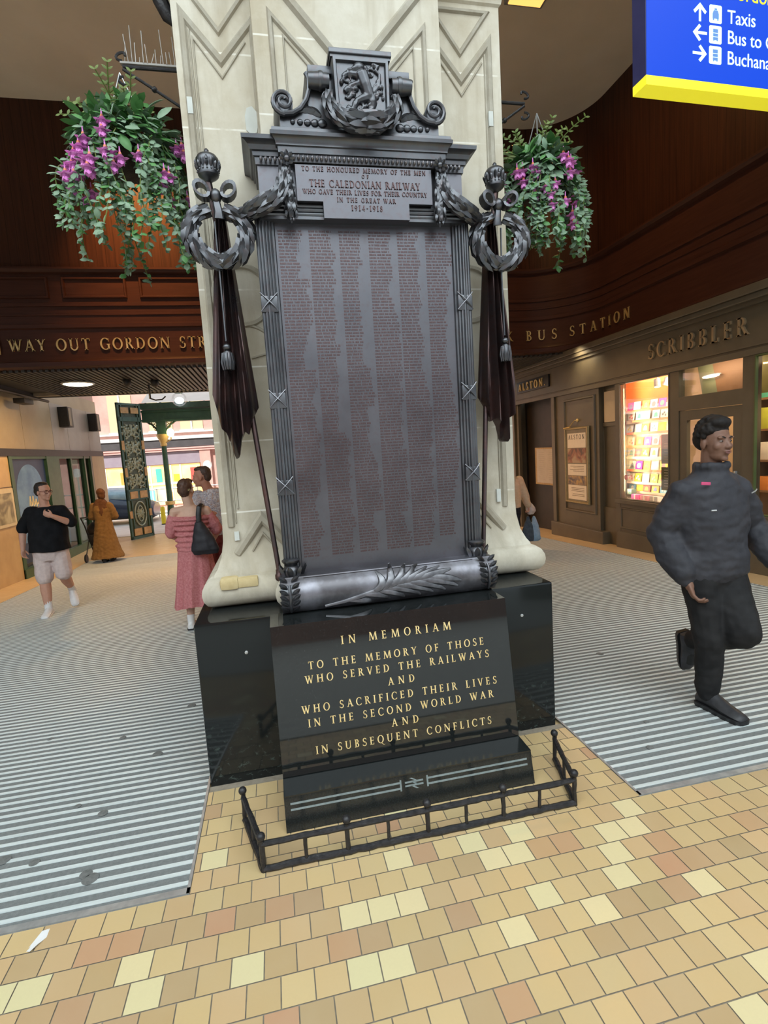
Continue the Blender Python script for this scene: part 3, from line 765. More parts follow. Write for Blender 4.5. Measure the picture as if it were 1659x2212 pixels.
# diagonal strapwork on the middle pilaster
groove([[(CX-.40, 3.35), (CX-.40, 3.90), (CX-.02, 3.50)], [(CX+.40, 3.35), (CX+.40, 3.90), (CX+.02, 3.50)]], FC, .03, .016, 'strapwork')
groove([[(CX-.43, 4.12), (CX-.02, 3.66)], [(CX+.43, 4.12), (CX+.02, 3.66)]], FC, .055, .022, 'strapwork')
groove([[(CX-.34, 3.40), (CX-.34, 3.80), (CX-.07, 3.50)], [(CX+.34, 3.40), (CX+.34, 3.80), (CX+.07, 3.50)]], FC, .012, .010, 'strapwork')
# repairs
bm = NB(); prism(bm, [(-.515, 3.43), (-.492, 3.41), (-.462, 3.42), (-.452, 3.46), (-.452, 3.52), (-.478, 3.55), (-.505, 3.54), (-.518, 3.50)], lambda u, v: (u-.0, CY-.004+.16, v), (0, -.012, 0))
for (x, z0, z1) in ((-.79, 3.49, 3.57), (-.765, 1.24, 1.29), (.875, 3.52, 3.60), (.835, 1.33, 1.41)):
    box(bm, x-.013, x+.013, FY-.017, FY, z0, z1)
build('lime_repair', bm, M_stone_patch, pillar, angle=0)
bm = NB()
box(bm, -.872, -.77, .205, .30, .985, 1.052, bev=.022); box(bm, -.79, -.665, .215, .30, .99, 1.045, bev=.012)
build('stone_patch', bm, M_stone_yellow, pillar)
# ---- granite plinth with memorial slab ----------------------------------------
plinth = thing('granite_plinth', 'polished black granite plinth with gold In Memoriam inscription under the pillar', 'plinth', (CX, .5, 0))
bm = NB(); box(bm, -.995, .998, 0, 2.0, -.1, .876, bev=.012); build('block', bm, M_granite_w, plinth)
bm = NB(); prism(bm, [(-.196, .879), (-.306, .165), (-.20, .165), (.02, .165), (.02, .879)], lambda u, v: (-.612, u, v), (1.224, 0, 0)); build('sloping_slab', bm, M_granite, plinth, angle=0)
bm = NB(); prism(bm, [(-.472, .0), (-.438, .150), (-.44, .158), (-.29, .162), (.02, .162), (.02, .0)], lambda u, v: (-.612, u, v), (1.224, 0, 0)); build('step', bm, noisy('granite_honed', (.010, .012, .012), (.018, .021, .021), 160, .16, spec=.6), plinth, angle=0)
A_ = V((0, -.196, .879)); B_ = V((0, -.306, .165)); S_ = (B_-A_).normalized(); NS = V((0, S_.z, -S_.y))
FP = lambda u, v: V((u, 0, 0)) + A_ - S_*(-1)*0 + S_*(-v)     # v measured upwards (negative = below the top)
def slab_line(s, base, width, h):
    bm = NB(); write(bm, s, lambda u, v: V((u, 0, 0)) + A_ + S_*(base - v) - NS*0, NS*(1 if NS.y < 0 else -1), h, .0012, width=width, xc=.012)
    build('inscription', bm, M_gold, plinth, angle=0)
for s, b, w_, h in (('IN MEMORIAM', .126, .572, .041), ('TO THE MEMORY OF THOSE', .227, .914, .038), ('WHO SERVED THE RAILWAYS', .294, .958, .038), ('AND', .362, .138, .038),
                    ('WHO SACRIFICED THEIR LIVES', .436, 1.015, .038), ('IN THE SECOND WORLD WAR', .504, .964, .038), ('AND', .568, .140, .038), ('IN SUBSEQUENT CONFLICTS', .638, .913, .038)):
    slab_line(s, b, w_, h)
# engraved double line and arrow symbol on the step
D_ = (V((0, -.438, .150)) - V((0, -.472, 0))).normalized(); NE = V((0, -D_.z, D_.y))
FE = lambda u, v: V((u, -.472, 0)) + D_*v + NE*.0006
bm = NB()
for v0 in (.093, .119):
    for a, b in ((-.585, -.065), (.065, .585)): prism(bm, [(a, v0), (b, v0), (b, v0+.009), (a, v0+.009)], FE, NE*.0006)
for a, b in ((-.07, -.062), (.062, .07)): prism(bm, [(a, .085), (b, .085), (b, .136), (a, .136)], FE, NE*.0004)
for v0 in (.100, .116):
    prism(bm, [(-.045, v0), (.045, v0), (.045, v0+.008), (-.045, v0+.008)], FE, NE*.0006)
prism(bm, [(-.022, .138), (-.010, .138), (.022, .120), (.012, .120)], FE, NE*.0006); prism(bm, [(-.016, .120), (-.006, .120), (.024, .104), (.012, .104)], FE, NE*.0006)
prism(bm, [(-.020, .104), (-.008, .104), (.022, .086), (.010, .086)], FE, NE*.0006)
build('engraved_emblem', bm, M_engrave, plinth, angle=0)
bm = NB()
for x, z in ((-.748, .70), (.80, .70)): lathe(bm, [(.009, 0), (.009, .004), (.004, .006), (0, .006)], (x, 0, z), 12, axis=(0, -1, 0))
build('fixing_stud', bm, M_alu, plinth)
# ---- low railing ------------------------------------------------------------------
rail = thing('low_railing', 'low black wrought iron railing around the foot of the granite plinth', 'railing', (0, -.67, 0))
fr_pts = [V((-.71, -.67, 0)), V((.71, -.67, 0))]; bl, br = V((-.80, -.335, 0)), V((.80, -.335, 0))
def bar(bm, a, b, r, n=8, wob=.0015):
    a, b = V(a), V(b); m = max(2, int((b-a).length/.03)); pts = []
    for i in range(m+1):
        p = a.lerp(b, i/m); pts.append(p + V((rnd.uniform(-wob, wob), rnd.uniform(-wob, wob), rnd.uniform(-wob, wob))))
    tube(bm, pts, [r*rnd.uniform(.9, 1.1) for _ in pts], n)
for nm, z, r in (('top_rail', .125, .0125), ('bottom_rail', .013, .0145)):
    bm = NB(); bar(bm, fr_pts[0]+V((0, 0, z)), fr_pts[1]+V((0, 0, z)), r); build(nm, bm, M_iron, rail)
    for a, b in ((fr_pts[0], bl), (fr_pts[1], br)):
        bm = NB(); bar(bm, a+V((0, 0, z)), b+V((0, 0, z)), r); build(nm, bm, M_iron, rail)
for p in (fr_pts[0], V((-.355, -.67, 0)), V((0, -.67, 0)), V((.355, -.67, 0)), fr_pts[1], bl, br):
    bm = NB(); bar(bm, p+V((0, 0, 0)), p+V((0, 0, .142)), .011); po_ = build('post', bm, M_iron, rail); bm = NB(); ball(bm, p+V((0, 0, .158)), .019); build('ball_finial', bm, M_iron, po_)
for p in (V((-.5325, -.67, 0)), V((-.1775, -.67, 0)), V((.1775, -.67, 0)), V((.5325, -.67, 0)), fr_pts[0].lerp(bl, .5), fr_pts[1].lerp(br, .5)):
    bm = NB(); bar(bm, p+V((0, 0, .012)), p+V((0, 0, .125)), .008); build('baluster', bm, M_iron, rail)
# litter
bm = NB(); prism(bm, [(-1.545, -.80), (-1.515, -.735), (-1.495, -.72), (-1.485, -.745), (-1.51, -.79), (-1.525, -.815)], lambda u, v: (u, v, .001+.006*math.sin(u*90)), (0, 0, .002))
tag(build('paper_scrap', bm, M_white), 'scrap of white paper lying on the tan floor tiles at the left edge', 'litter')
# ================================================================== BRONZE WAR MEMORIAL
mem = thing('bronze_memorial', 'large dark bronze war memorial tablet with crest, swags and standards on the pillar', 'memorial', (CX, .1, .9))
def mb(name, bm, m=M_bronze, parent=mem, angle=35): return build(name, bm, m, parent, angle)
X0 = CX
# tablet plate
bm = NB(); box(bm, X0-.49, X0+.49, .10, .22, 1.04, 2.90); tablet = mb('tablet', bm, M_bronze_plate, angle=0)
bm = NB(); ribbon(bm, [(X0-.475, 1.05), (X0+.475, 1.05), (X0+.475, 2.872), (X0-.475, 2.872)], lambda u, v: (u, .10, v), .02, .012, (0, -1, 0), closed=True); mb('tablet_rim', bm)
# columns of names: rows of small raised letters, ragged on the right
nr = random.Random(11)
for ci in range(6):
    bm = NB(); xs = X0-.452 + ci*.1545; ln = .12
    for r in range(107):
        z = 2.822 - r*.0158
        if ci == 5 and z < 1.18: continue
        if ci == 0 and 86 < r < 90 or ci == 0 and r > 99: ln = .085
        ln = min(.146, max(.085, ln + nr.uniform(-.012, .0125)))
        if nr.random() < .06: ln = nr.uniform(.09, .145)
        x = xs + nr.choice((0, 0, .001)); end = xs + ln
        while x < end:
            wl = nr.uniform(.010, .042)
            x1 = min(x+wl, end); c = x
            while c < x1 - .002:
                a = min(nr.uniform(.0034, .0062), x1-c); h = .0102 if nr.random() > .12 else .0085
                vs = [bm.verts.new(p) for p in ((c, .1005, z), (c+a, .1005, z), (c+a, .1005, z+h), (c, .1005, z+h), (c+.0006, .0984, z+.001), (c+a-.0006, .0984, z+.001), (c+a-.0006, .0984, z+h-.001), (c+.0006, .0984, z+h-.001))]
                for q in ((4, 5, 6, 7), (0, 1, 5, 4), (1, 2, 6, 5), (2, 3, 7, 6), (3, 0, 4, 7)): bm.faces.new([vs[i] for i in q])
                c += a + .0012
            x = x1 + .0045
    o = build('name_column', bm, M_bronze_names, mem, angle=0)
# reeded side columns
for s in (-1, 1):
    bm = NB(); c = X0 + s*.522
    for k, dx in enumerate((-.030, -.015, 0, .015, .030)):
        tube(bm, [(c+dx, .085 - .012*(1-abs(dx)/.03), 1.07), (c+dx, .085 - .012*(1-abs(dx)/.03), 2.90)], .0088, 8)
    box(bm, c-.04, c+.04, .085, .21, 1.06, 2.92)
    mb('reeded_column', bm)
    for z in (2.475, 1.995, 1.545):
        bm = NB()
        for q in (-1, 1):
            tube(bm, [(c-q*.043, .074, z+.045), (c-q*.02, .062, z+.02), (c, .058, z), (c+q*.02, .062, z-.02), (c+q*.043, .074, z-.045)], .0042, 6, flat=.7)
        xb = mb('cross_band', bm, noisy('bronze_band', (.20, .20, .215), (.26, .26, .28), 20, .4, metal=.9))
        bm = NB(); box(bm, c-.042, c+.042, .068, .10, z-.052, z+.030, bev=.008); build('band_plate', bm, M_bronze, xb)
    bm = NB()   # bud-shaped foot of the column
    lathe(bm, [(.030, 0), (.045, .012), (.050, .03), (.044, .05), (.030, .062), (.036, .072), (.046, .082), (.048, .092), (.038, .100), (0, .102)], (c+s*.004, .075, 1.055), 16)
    for a in range(7):
        t = 2*PI*a/7; leaf(bm, (c+.046*math.cos(t), .075+.046*math.sin(t), 1.06), (math.cos(t)*.3, math.sin(t)*.3, 1), (math.cos(t), math.sin(t), 0), .07, .035, .35, .1)
    mb('column_foot', bm)
# entablature
bm = NB(); box(bm, X0-.525, X0+.525, .06, .25, 2.90, 3.115); mb('frieze', bm, M_bronze_plate, angle=0)
bm = NB()
for z in (2.885, 2.905, 2.925): tube(bm, [(X0-.53, .05, z), (X0+.53, .05, z)], .010, 8)
box(bm, X0-.535, X0+.535, .045, .12, 2.862, 2.878)
mb('reeded_band', bm)
bm = NB()
for i in range(46):
    x = X0-.505 + i*.0224
    if abs(x-X0) > .40: y0 = .03
    else: y0 = .005
    ball(bm, (x, y0+.003, 3.131), (.0085, .015, .012), 8, 6)
mb('dentil_row', bm, M_bronze_polish)
bm = NB()
P1 = [(X0-.525, .06), (X0+.525, .06), (X0+.525, .30), (X0-.525, .30)]
sweep(bm, P1, [(0, 3.112), (.008, 3.114), (.010, 3.146), (.018, 3.149), (.020, 3.168), (.030, 3.171), (.032, 3.176), (.038, 3.19), (.052, 3.200), (.064, 3.204), (.066, 3.222), (0, 3.225)])
P2 = [(X0-.405, .02), (X0+.405, .02), (X0+.405, .30), (X0-.405, .30)]
sweep(bm, P2, [(0, 3.112), (.004, 3.114), (.008, 3.146), (.016, 3.149), (.018, 3.176), (.026, 3.179), (.026, 3.184), (.030, 3.198), (.040, 3.210), (.048, 3.214), (.050, 3.230), (.044, 3.234), (.040, 3.250), (.02, 3.262), (0, 3.265)])
mb('cornice', bm, angle=25)
# dedication plaque
bm = NB()
pl = [(-.346, 3.106), (-.346, 2.938), (-.220, 2.938), (-.220, 2.860), (.220, 2.860), (.220, 2.938), (.346, 2.938), (.346, 3.106)]
prism(bm, [(X0+u, v) for u, v in pl], lambda u, v: (u, .02, v), (0, .05, 0)); mb('plaque', bm, M_bronze_plate, angle=0)
for s, z, wd, h in (('TO THE HONOURED MEMORY OF THE MEN', 3.077, .63, .021), ('OF', 3.052, .035, .016), ('THE CALEDONIAN RAILWAY', 3.005, .565, .033), ('WHO GAVE THEIR LIVES FOR THEIR COUNTRY', 2.972, .635, .021),
                    ('IN THE GREAT WAR', 2.937, .30, .021), ('1914-1918', 2.897, .16, .026)):
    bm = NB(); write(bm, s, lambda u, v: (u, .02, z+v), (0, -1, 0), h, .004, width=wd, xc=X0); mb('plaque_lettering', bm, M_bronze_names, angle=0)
# pediment with volutes
def scroll_half():
    pts = [(.40, 3.262), (.40, 3.335), (.345, 3.342), (.30, 3.362), (.272, 3.40), (.258, 3.445), (.256, 3.49), (.266, 3.515), (.246, 3.515), (.246, 3.545), (0, 3.545)]
    return pts
h = scroll_half(); poly = [(X0+u, v) for u, v in h] + [(X0-u, v) for u, v in h[::-1][1:]]
bm = NB(); prism(bm, poly, lambda u, v: (u, .03, v), (0, .17, 0)); mb('pediment', bm, angle=0)
for s in (-1, 1):
    bm = NB()   # raised edge following the S-curve and rolling into the volute
    path_ = [(.262, 3.515), (.250, 3.49), (.252, 3.44), (.268, 3.395), (.298, 3.355), (.338, 3.332), (.375, 3.328)]
    sp_ = []
    for i in range(30):
        a = -PI/2 + i*.36; r = .056*(1 - i/34)
        sp_.append((.378 + r*math.cos(a), 3.380 + r*math.sin(a)))
    full = path_ + sp_
    tube(bm, [(X0+s*u, .012 - .012*max(0, (i-8)/28), v) for i, (u, v) in enumerate(full)], [.012]*7 + [.012*(1-.5*i/30) for i in range(30)], 8, up=(0, -1, 0))
    lathe(bm, [(.046, 0), (.046, .15)], (X0+s*.378, .03, 3.380), 20, axis=(0, 1, 0))
    mb('volute', bm, M_bronze)
    bm = NB()   # small scroll at the shoulder
    tube(bm, [(X0+s*(.215 + .036*(1-i/26)*math.cos(i*.42)), .012-.0007*i, 3.47 + .042*(1-i/26)*math.sin(i*.42)) for i in range(22)], [.011*(1-i/40) for i in range(22)], 8)
    lathe(bm, [(.034, 0), (.038, .05), (.034, .10)], (X0+s*.155, .0, 3.475), 16, axis=(s, 0, 0)); lathe(bm, [(.040, .03), (.043, .04), (.040, .05)], (X0+s*.155, .0, 3.475), 16, axis=(s, 0, 0))
    mb('shoulder_scroll', bm)
    bm = NB(); box(bm, min(X0+s*.10, X0+s*.252), max(X0+s*.10, X0+s*.252), .005, .20, 3.515, 3.55, bev=.004); mb('shoulder_block', bm)
    bm = NB()   # foliage in the frieze of the pediment
    for i in range(5):
        x = X0 + s*(.34-i*.036); ball(bm, (x, .028, 3.302), (.012+.003*i, .012, .012+.002*i), 10, 6)
    for i in range(4): leaf(bm, (X0+s*(.20+.02*i), .028, 3.335+.016*i), (s*.7, 0, .5-.3*i), (0, -1, 0), .07, .035, .3)
    mb('pediment_foliage', bm)
# heraldic shield block
bm = NB()
prism(bm, [(X0-.135, 3.335), (X0+.135, 3.335), (X0+.140, 3.575), (X0-.140, 3.575)], lambda u, v: (u, -.03+.10*max(0, 3.45-v)*0, v), (0, .16, 0))
box(bm, X0-.152, X0+.152, -.05, .14, 3.575, 3.598, bev=.004); box(bm, X0-.146, X0+.146, -.042, .13, 3.562, 3.577)
mb('shield_block', bm, angle=0)
bm = NB(); ribbon(bm, [(X0-.124, 3.33), (X0+.124, 3.33), (X0+.128, 3.556), (X0-.128, 3.556)], lambda u, v: (u, -.03, v), .024, .014, (0, -1, 0), closed=True); mb('shield_rim', bm, M_bronze)
bm = NB()   # rampant beast in relief
def seg(p, q, r0, r1, y=-.032):
    tube(bm, [(X0+p[0], y, 3.44+p[1]), (X0+(p[0]+q[0])/2, y-.004, 3.44+(p[1]+q[1])/2), (X0+q[0], y, 3.44+q[1])], [r0, (r0+r1)/2, r1], 8)
ball(bm, (X0-.012, -.036, 3.520), (.030, .026, .026)); ball(bm, (X0-.036, -.042, 3.513), (.014, .014, .011))
for i in range(9):
    a = i*.7; ball(bm, (X0+.0+.028*math.cos(a), -.034, 3.505+.028*math.sin(a)), .014, 8, 6)
seg((.0, .06), (.035, -.045), .034, .026); seg((-.005, .045), (-.065, .06), .017, .012); seg((-.065, .06), (-.088, .04), .012, .014); seg((.0, .02), (-.06, .0), .017, .012); seg((-.06, 0), (-.085, -.025), .012, .014)
seg((.03, -.04), (-.03, -.065), .024, .016); seg((-.03, -.065), (-.05, -.105), .016, .014); seg((-.05, -.105), (-.08, -.108), .014, .010); seg((.045, -.04), (.05, -.09), .022, .015); seg((.05, -.09), (.02, -.115), .014, .012)
tube(bm, [(X0+.055, -.03, 3.42), (X0+.085, -.034, 3.45), (X0+.09, -.036, 3.50), (X0+.07, -.036, 3.515), (X0+.085, -.036, 3.535), (X0+.065, -.034, 3.545)], [.010, .009, .008, .009, .012, .007], 8)
for i in range(30): ball(bm, (X0+rnd.uniform(-.105, .105), -.030, rnd.uniform(3.34, 3.55)), (rnd.uniform(.008, .018), rnd.uniform(.012, .022), rnd.uniform(.008, .016)), 8, 6)
for i in range(7):
    a = i*.9; tube(bm, [(X0+.085*math.cos(a)*.9+.018*math.cos(k*.8+a), -.034, 3.44+.085*math.sin(a)+.018*math.sin(k*.8+a)) for k in range(7)], [.008-.0007*k for k in range(7)], 6)
o = mb('beast_relief', bm); remesh(o, .0035, 2)

def laurel(bm, path, radii, rows=4, step=.5, L=.05, W=.026, seed=1, reverse=False, closed=False, tilt=.45, dia=1.0):
    """thick garland of overlapping pointed leaves laid along a path"""
    q = random.Random(seed); fr = frames(path, closed); n = len(fr)
    tube(bm, path, [r*.82 for r in radii], 10, closed)
    for i, (p, t, N, B) in enumerate(fr):
        if reverse: t = -t
        k = rows
        for j in range(k):
            a = 2*PI*(j + .5*(i % 2))/k + q.uniform(-.15, .15); nn = math.cos(a)*N + math.sin(a)*B
            r = radii[i]
            leaf(bm, p + nn*r*.70, t + nn*tilt, nn, L*q.uniform(.85, 1.15)*r/.04*dia, W*q.uniform(.85, 1.15)*r/.04*dia, .42, -.15)
def arc_pts(c, rx, rz, a0, a1, n, y):
    return [(c[0]+rx*math.cos(a0+(a1-a0)*i/n), y if not callable(y) else y(i/n), c[1]+rz*math.sin(a0+(a1-a0)*i/n)) for i in range(n+1)]
# garland under the shield
bm = NB()
gp = arc_pts((X0, 3.385), .165, .125, PI*.93, PI*1.5, 9, lambda t: -.02-.06*t); gr = [.026+.016*i/9 for i in range(10)]
laurel(bm, gp, gr, 5, L=.098, W=.038, seed=2, tilt=.2)
gp = arc_pts((X0, 3.385), .165, .125, PI*.07, -PI*.5, 9, lambda t: -.02-.06*t)
laurel(bm, gp, gr, 5, L=.098, W=.038, seed=3, tilt=.2)
mb('crest_garland', bm)
for s in (-1, 1):
    bm = NB(); tube(bm, arc_pts((X0+s*.17, 3.39), .02, .03, 0, PI*1.6, 10, -.01), .009, 8); tube(bm, [(X0+s*.165, -.01, 3.39), (X0+s*.155, -.03, 3.36), (X0+s*.145, -.03, 3.33)], [.012, .02, .024], 8); mb('garland_tie', bm)

# swags of laurel, wreaths and standards at both sides
def standard(s):
    x = lambda r: X0 + s*r
    nm = 'left' if s < 0 else 'right'
    # swag
    bm = NB()
    sw = [V((x(.392), .025, 3.125)), V((x(.40), .015, 3.06)), V((x(.412), .005, 3.0)), V((x(.440), -.005, 2.955)), V((x(.485), -.005, 2.925)), V((x(.54), .02, 2.905)), V((x(.60), .07, 2.892)), V((x(.66), .13, 2.905)), V((x(.715), .16, 2.93))]
    pts = []
    for a, b in zip(sw, sw[1:]): pts += [a, a.lerp(b, .5)]
    pts.append(sw[-1])
    laurel(bm, pts, [.022+.018*math.sin(PI*min(1, i/(len(pts)-1)*1.05)) for i in range(len(pts))], 6, L=.080, W=.036, seed=5+s, tilt=.12)
    mb('laurel_swag', bm)
    bm = NB()
    dp = [(x(.382), .01, 3.10-.031*i) for i in range(9)]
    laurel(bm, dp, [.015, .020, .024, .026, .026, .028, .030, .028, .016], 5, L=.05, W=.030, seed=8+s, tilt=.3)
    for i in range(8):
        a = 2*PI*i/8; leaf(bm, (x(.385), .0, 3.115), (math.cos(a), -.3, math.sin(a)), (0, -1, 0), .042, .024, .4, .2)
    ball(bm, (x(.385), -.01, 3.115), .016)
    mb('laurel_drop', bm)
    # standard: staff carrying crown, bow, wreath and furled flag
    bm = NB(); top = V((x(.770), .18, 3.09)); mid = V((x(.717), .215, 2.60)); foot = V((x(.590), .135, 1.06))
    tube(bm, [top, top.lerp(mid, .5), mid, mid.lerp(foot, .5), foot], [.017, .0165, .0155, .0145, .0135], 12)
    lathe(bm, [(.02, -.03), (.026, -.02), (.026, .0), (.02, .01), (.02, .03)], foot, 12)
    st = build('flag_standard', bm, M_bronze_red, mem)
    bm = NB(); c = (x(.765), .17, 3.085)
    lathe(bm, [(.014, -.005), (.040, .012), (.050, .022), (.052, .034), (.050, .044), (.050, .060), (.056, .082), (.056, .098), (.046, .114), (.028, .124), (.012, .128), (.010, .134), (.012, .142), (.006, .150), (0, .151)], c, 20)
    for i in range(16):
        a = 2*PI*i/16; ca, sa = math.cos(a), math.sin(a)
        ball(bm, (c[0]+.051*ca, c[1]+.051*sa, c[2]+.039), .0055, 6, 4)
        leaf(bm, (c[0]+.050*ca, c[1]+.050*sa, c[2]+.050), (ca*.35, sa*.35, 1), (ca, sa, 0), .042 if i % 2 else .030, .018, .4, 0, n=4)
        if i % 4 == 0: tube(bm, [(c[0]+(.058-.050*(k/5)**2)*ca, c[1]+(.058-.050*(k/5)**2)*sa, c[2]+.075+.011*k) for k in range(6)], .006, 6)
    build('crown_finial', bm, M_bronze, st)
    bm = NB()   # bow
    for q in (-1, 1):
        lp = []
        for i in range(15):
            a = 2*PI*i/14; lp.append((x(.735)+q*(.022+.040*(1-math.cos(a))), .10-.02*math.sin(a/2), 2.962+.040*math.sin(a)+.022+.010*(1-math.cos(a))))
        fr_ = frames(lp)
        for (p, t, N, B), (p2, t2, N2, B2) in zip(fr_, fr_[1:]):
            f0 = V((0, -.042, 0)); vs = [p+f0, p2+f0, p2-f0*.4, p-f0*.4]; bm.faces.new([bm.verts.new(v) for v in vs])
            m = V((x(.735)+q*.062, p.y, 2.99)); i0 = (p-m)*.66+m; i1 = (p2-m)*.66+m
            bm.faces.new([bm.verts.new(v) for v in (i0+f0, i1+f0, i1-f0*.4, i0-f0*.4)]); bm.faces.new([bm.verts.new(v) for v in (p+f0, p2+f0, i1+f0, i0+f0)])
    ball(bm, (x(.735), .085, 2.975), (.028, .035, .034)); bmesh.ops.remove_doubles(bm, verts=bm.verts, dist=.0004)
    tube(bm, [(x(.735), .08, 2.95), (x(.728), .075, 2.90), (x(.73), .08, 2.87)], [.018, .02, .026], 8, flat=.5)
    build('ribbon_bow', bm, M_bronze, st)
    bm = NB(); c = (x(.738), 2.805); n_ = 9
    for q in (-1, 1):
        wp = []
        for i in range(n_+1):
            t = i/n_; a = PI/2 + q*(.30 + (PI-.30)*t); wp.append((c[0]+.128*math.cos(a), .10-.02*math.sin(PI*t), c[1]+.122*math.sin(a)))
        laurel(bm, wp, [.030+.007*math.sin(PI*i/n_) for i in range(n_+1)], 6, L=.118, W=.042, seed=20+q+s, tilt=.05)
    build('wreath', bm, M_bronze, st)
    # furled flag
    bm = NB(); NU, NVv = 44, 26; zt = 2.93; rows = []
    key = [(0, 2.04), (.10, 1.96), (.17, 1.86), (.25, 1.84), (.36, 1.76), (.43, 1.70), (.49, 1.71), (.57, 1.80), (.66, 1.84), (.74, 1.82), (.84, 1.90), (1, 1.965)]
    def zb(u):
        for (a, b), (a2, b2) in zip(key, key[1:]):
            if u <= a2: return b + (b2-b)*(u-a)/(a2-a)
        return key[-1][1]
    for j in range(NVv+1):
        v = j/NVv; row = []
        for i in range(NU+1):
            u = i/NU; z = zt + v*(zb(u)-zt); d = max(0, min(1, (zt-z)/1.0)); e1 = min(1, (2.93-z)/.24); e2 = max(0, min(1.05, (2.69-z)/.68))
            xl = .760 + .022*e1 + .073*e2; xr = .700 - .018*e1 - .057*e2
            r = xl + (xr-xl)*u
            fold = math.cos(2*PI*u*4.5 + 1.2*d)*(.018+.034*d) + .010*math.cos(2*PI*u*9+2)*d
            bul = .055*math.sin(PI*u)**.6*(.55+.45*d)
            row.append(bm.verts.new((x(r), .185-bul-fold*.8*(.3+.7*math.sin(PI*u)), z)))
        rows.append(row)
    back = []
    for j in range(NVv+1):
        back.append([bm.verts.new((v.co.x, max(v.co.y+.012, .20) if 0 < i < NU else v.co.y+.012, v.co.z)) for i, v in enumerate(rows[j])])
    for j in range(NVv):
        for i in range(NU):
            bm.faces.new((rows[j][i], rows[j][i+1], rows[j+1][i+1], rows[j+1][i])); bm.faces.new((back[j][i+1], back[j][i], back[j+1][i], back[j+1][i+1]))
        bm.faces.new((rows[j][0], rows[j+1][0], back[j+1][0], back[j][0])); bm.faces.new((rows[j][NU], back[j][NU], back[j+1][NU], rows[j+1][NU]))
    for i in range(NU):
        bm.faces.new((rows[0][i], back[0][i], back[0][i+1], rows[0][i+1])); bm.faces.new((rows[NVv][i], rows[NVv][i+1], back[NVv][i+1], back[NVv][i]))
    fl = build('furled_flag', bm, M_bronze_red, st, angle=50)
    bm = NB(); c = V((x(.752), .085, 2.26))
    tube(bm, [(c.x, .09, 2.86), (c.x, .10, 2.6), (c.x, .09, 2.29)], .005, 6)
    ball(bm, c, (.02, .02, .018)); lathe(bm, [(.016, -.02), (.026, -.035), (.030, -.07), (.026, -.10), (.02, -.11), (0, -.11)], c, 12)
    for i in range(12):
        a = 2*PI*i/12; tube(bm, [(c.x+.024*math.cos(a), c.y+.024*math.sin(a), c.z-.03), (c.x+.031*math.cos(a), c.y+.031*math.sin(a), c.z-.075), (c.x+.024*math.cos(a), c.y+.024*math.sin(a), c.z-.112)], .0045, 5)
    build('tassel', bm, M_bronze, st)
standard(-1); standard(1)

# scroll base with palm branch
bm = NB()
prof = [(-.012, .885), (-.03, .905), (-.047, .94), (-.05, .975), (-.042, 1.01), (-.022, 1.04), (.005, 1.058), (.012, 1.066), (.10, 1.066), (.10, .885)]
prism(bm, prof, lambda u, v: (X0-.59, u, v), (1.18, 0, 0)); tube(bm, [(X0-.47, .008, 1.062), (X0+.47, .008, 1.062)], .007, 8)
base = mb('scroll_base', bm, noisy('bronze_scroll', (.13, .125, .135), (.30, .30, .34), 5, .42, metal=.9, lo=.45, hi=.68), angle=40)
def surf(u, v):
    """point on the rounded front of the scroll; v = height"""
    for (y0, z0), (y1, z1) in zip(prof, prof[1:]):
        if z0 <= v <= z1 and z1 > z0: return V((X0+u, y0+(y1-y0)*(v-z0)/(z1-z0)-.004, v))
    return V((X0+u, .0 if v > 1 else -.012, v))
def frond(bm, pts, r0, r1):
    P = [surf(u, v) if v < 1.06 else V((X0+u, -.01-.03*(v-1.06)/.03, v)) for u, v in pts]; n = len(P)-1
    tube(bm, P, [r0*math.sin(PI*(.12+.83*i/n)) + r1 for i in range(n+1)], 8, flat=.5, up=(0, -1, .25))
bm = NB()
frond(bm, [(-.37, .905), (-.28, .918), (-.20, .935), (-.12, .955), (-.04, .972), (.05, .985), (.16, .995), (.26, .995)], .012, .003)
def curve(a, b, c, n=7): return [tuple((1-t)**2*V(a) + 2*t*(1-t)*V(b) + t*t*V(c)) for t in [i/n for i in range(n+1)]]
ups = [((-.12, .955), (-.02, .985), (-.085, 1.055)), ((-.07, .968), (.02, .99), (-.02, 1.10)), ((-.05, .972), (.06, .995), (.07, 1.085)), ((0, .98), (.09, 1.0), (.14, 1.075)), ((.03, .985), (.11, 1.005), (.20, 1.052)), ((.06, .988), (.16, 1.01), (.27, 1.048)), ((.10, .99), (.2, 1.01), (.33, 1.03))]
dns = [((-.17, .945), (-.06, .955), (-.02, .905)), ((-.10, .958), (.02, .955), (.06, .905)), ((-.05, .968), (.09, .965), (.15, .908)), ((.0, .978), (.14, .975), (.22, .915)), ((.05, .985), (.20, .985), (.29, .920)), ((.10, .99), (.26, .995), (.36, .935)), ((.15, .993), (.28, 1.0), (.38, .965)), ((-.25, .925), (-.15, .925), (-.12, .90))]
for a, b, c in ups + dns: frond(bm, curve(a, b, c), .022, .002)
mb('palm_branch', bm, noisy('bronze_palm', (.12, .12, .13), (.22, .22, .235), 18, .38, metal=.9))
for s in (-1, 1):
    bm = NB()
    tube(bm, [(X0+s*.50, .03, .975), (X0+s*.592, .03, .975)], .083, 18)
    for i in range(6):
        zc = .90+.03*i
        for q in (-1, 1):
            p = surf(s*.545 + q*.012, zc); leaf(bm, p, (q*.8, -.1, .55), (0, -1, .2), .05, .024, .5, -.1)
    tube(bm, [surf(s*.545, .895+.02*i)+V((0, -.004, 0)) for i in range(8)], .008, 8)
    mb('acanthus_end', bm)
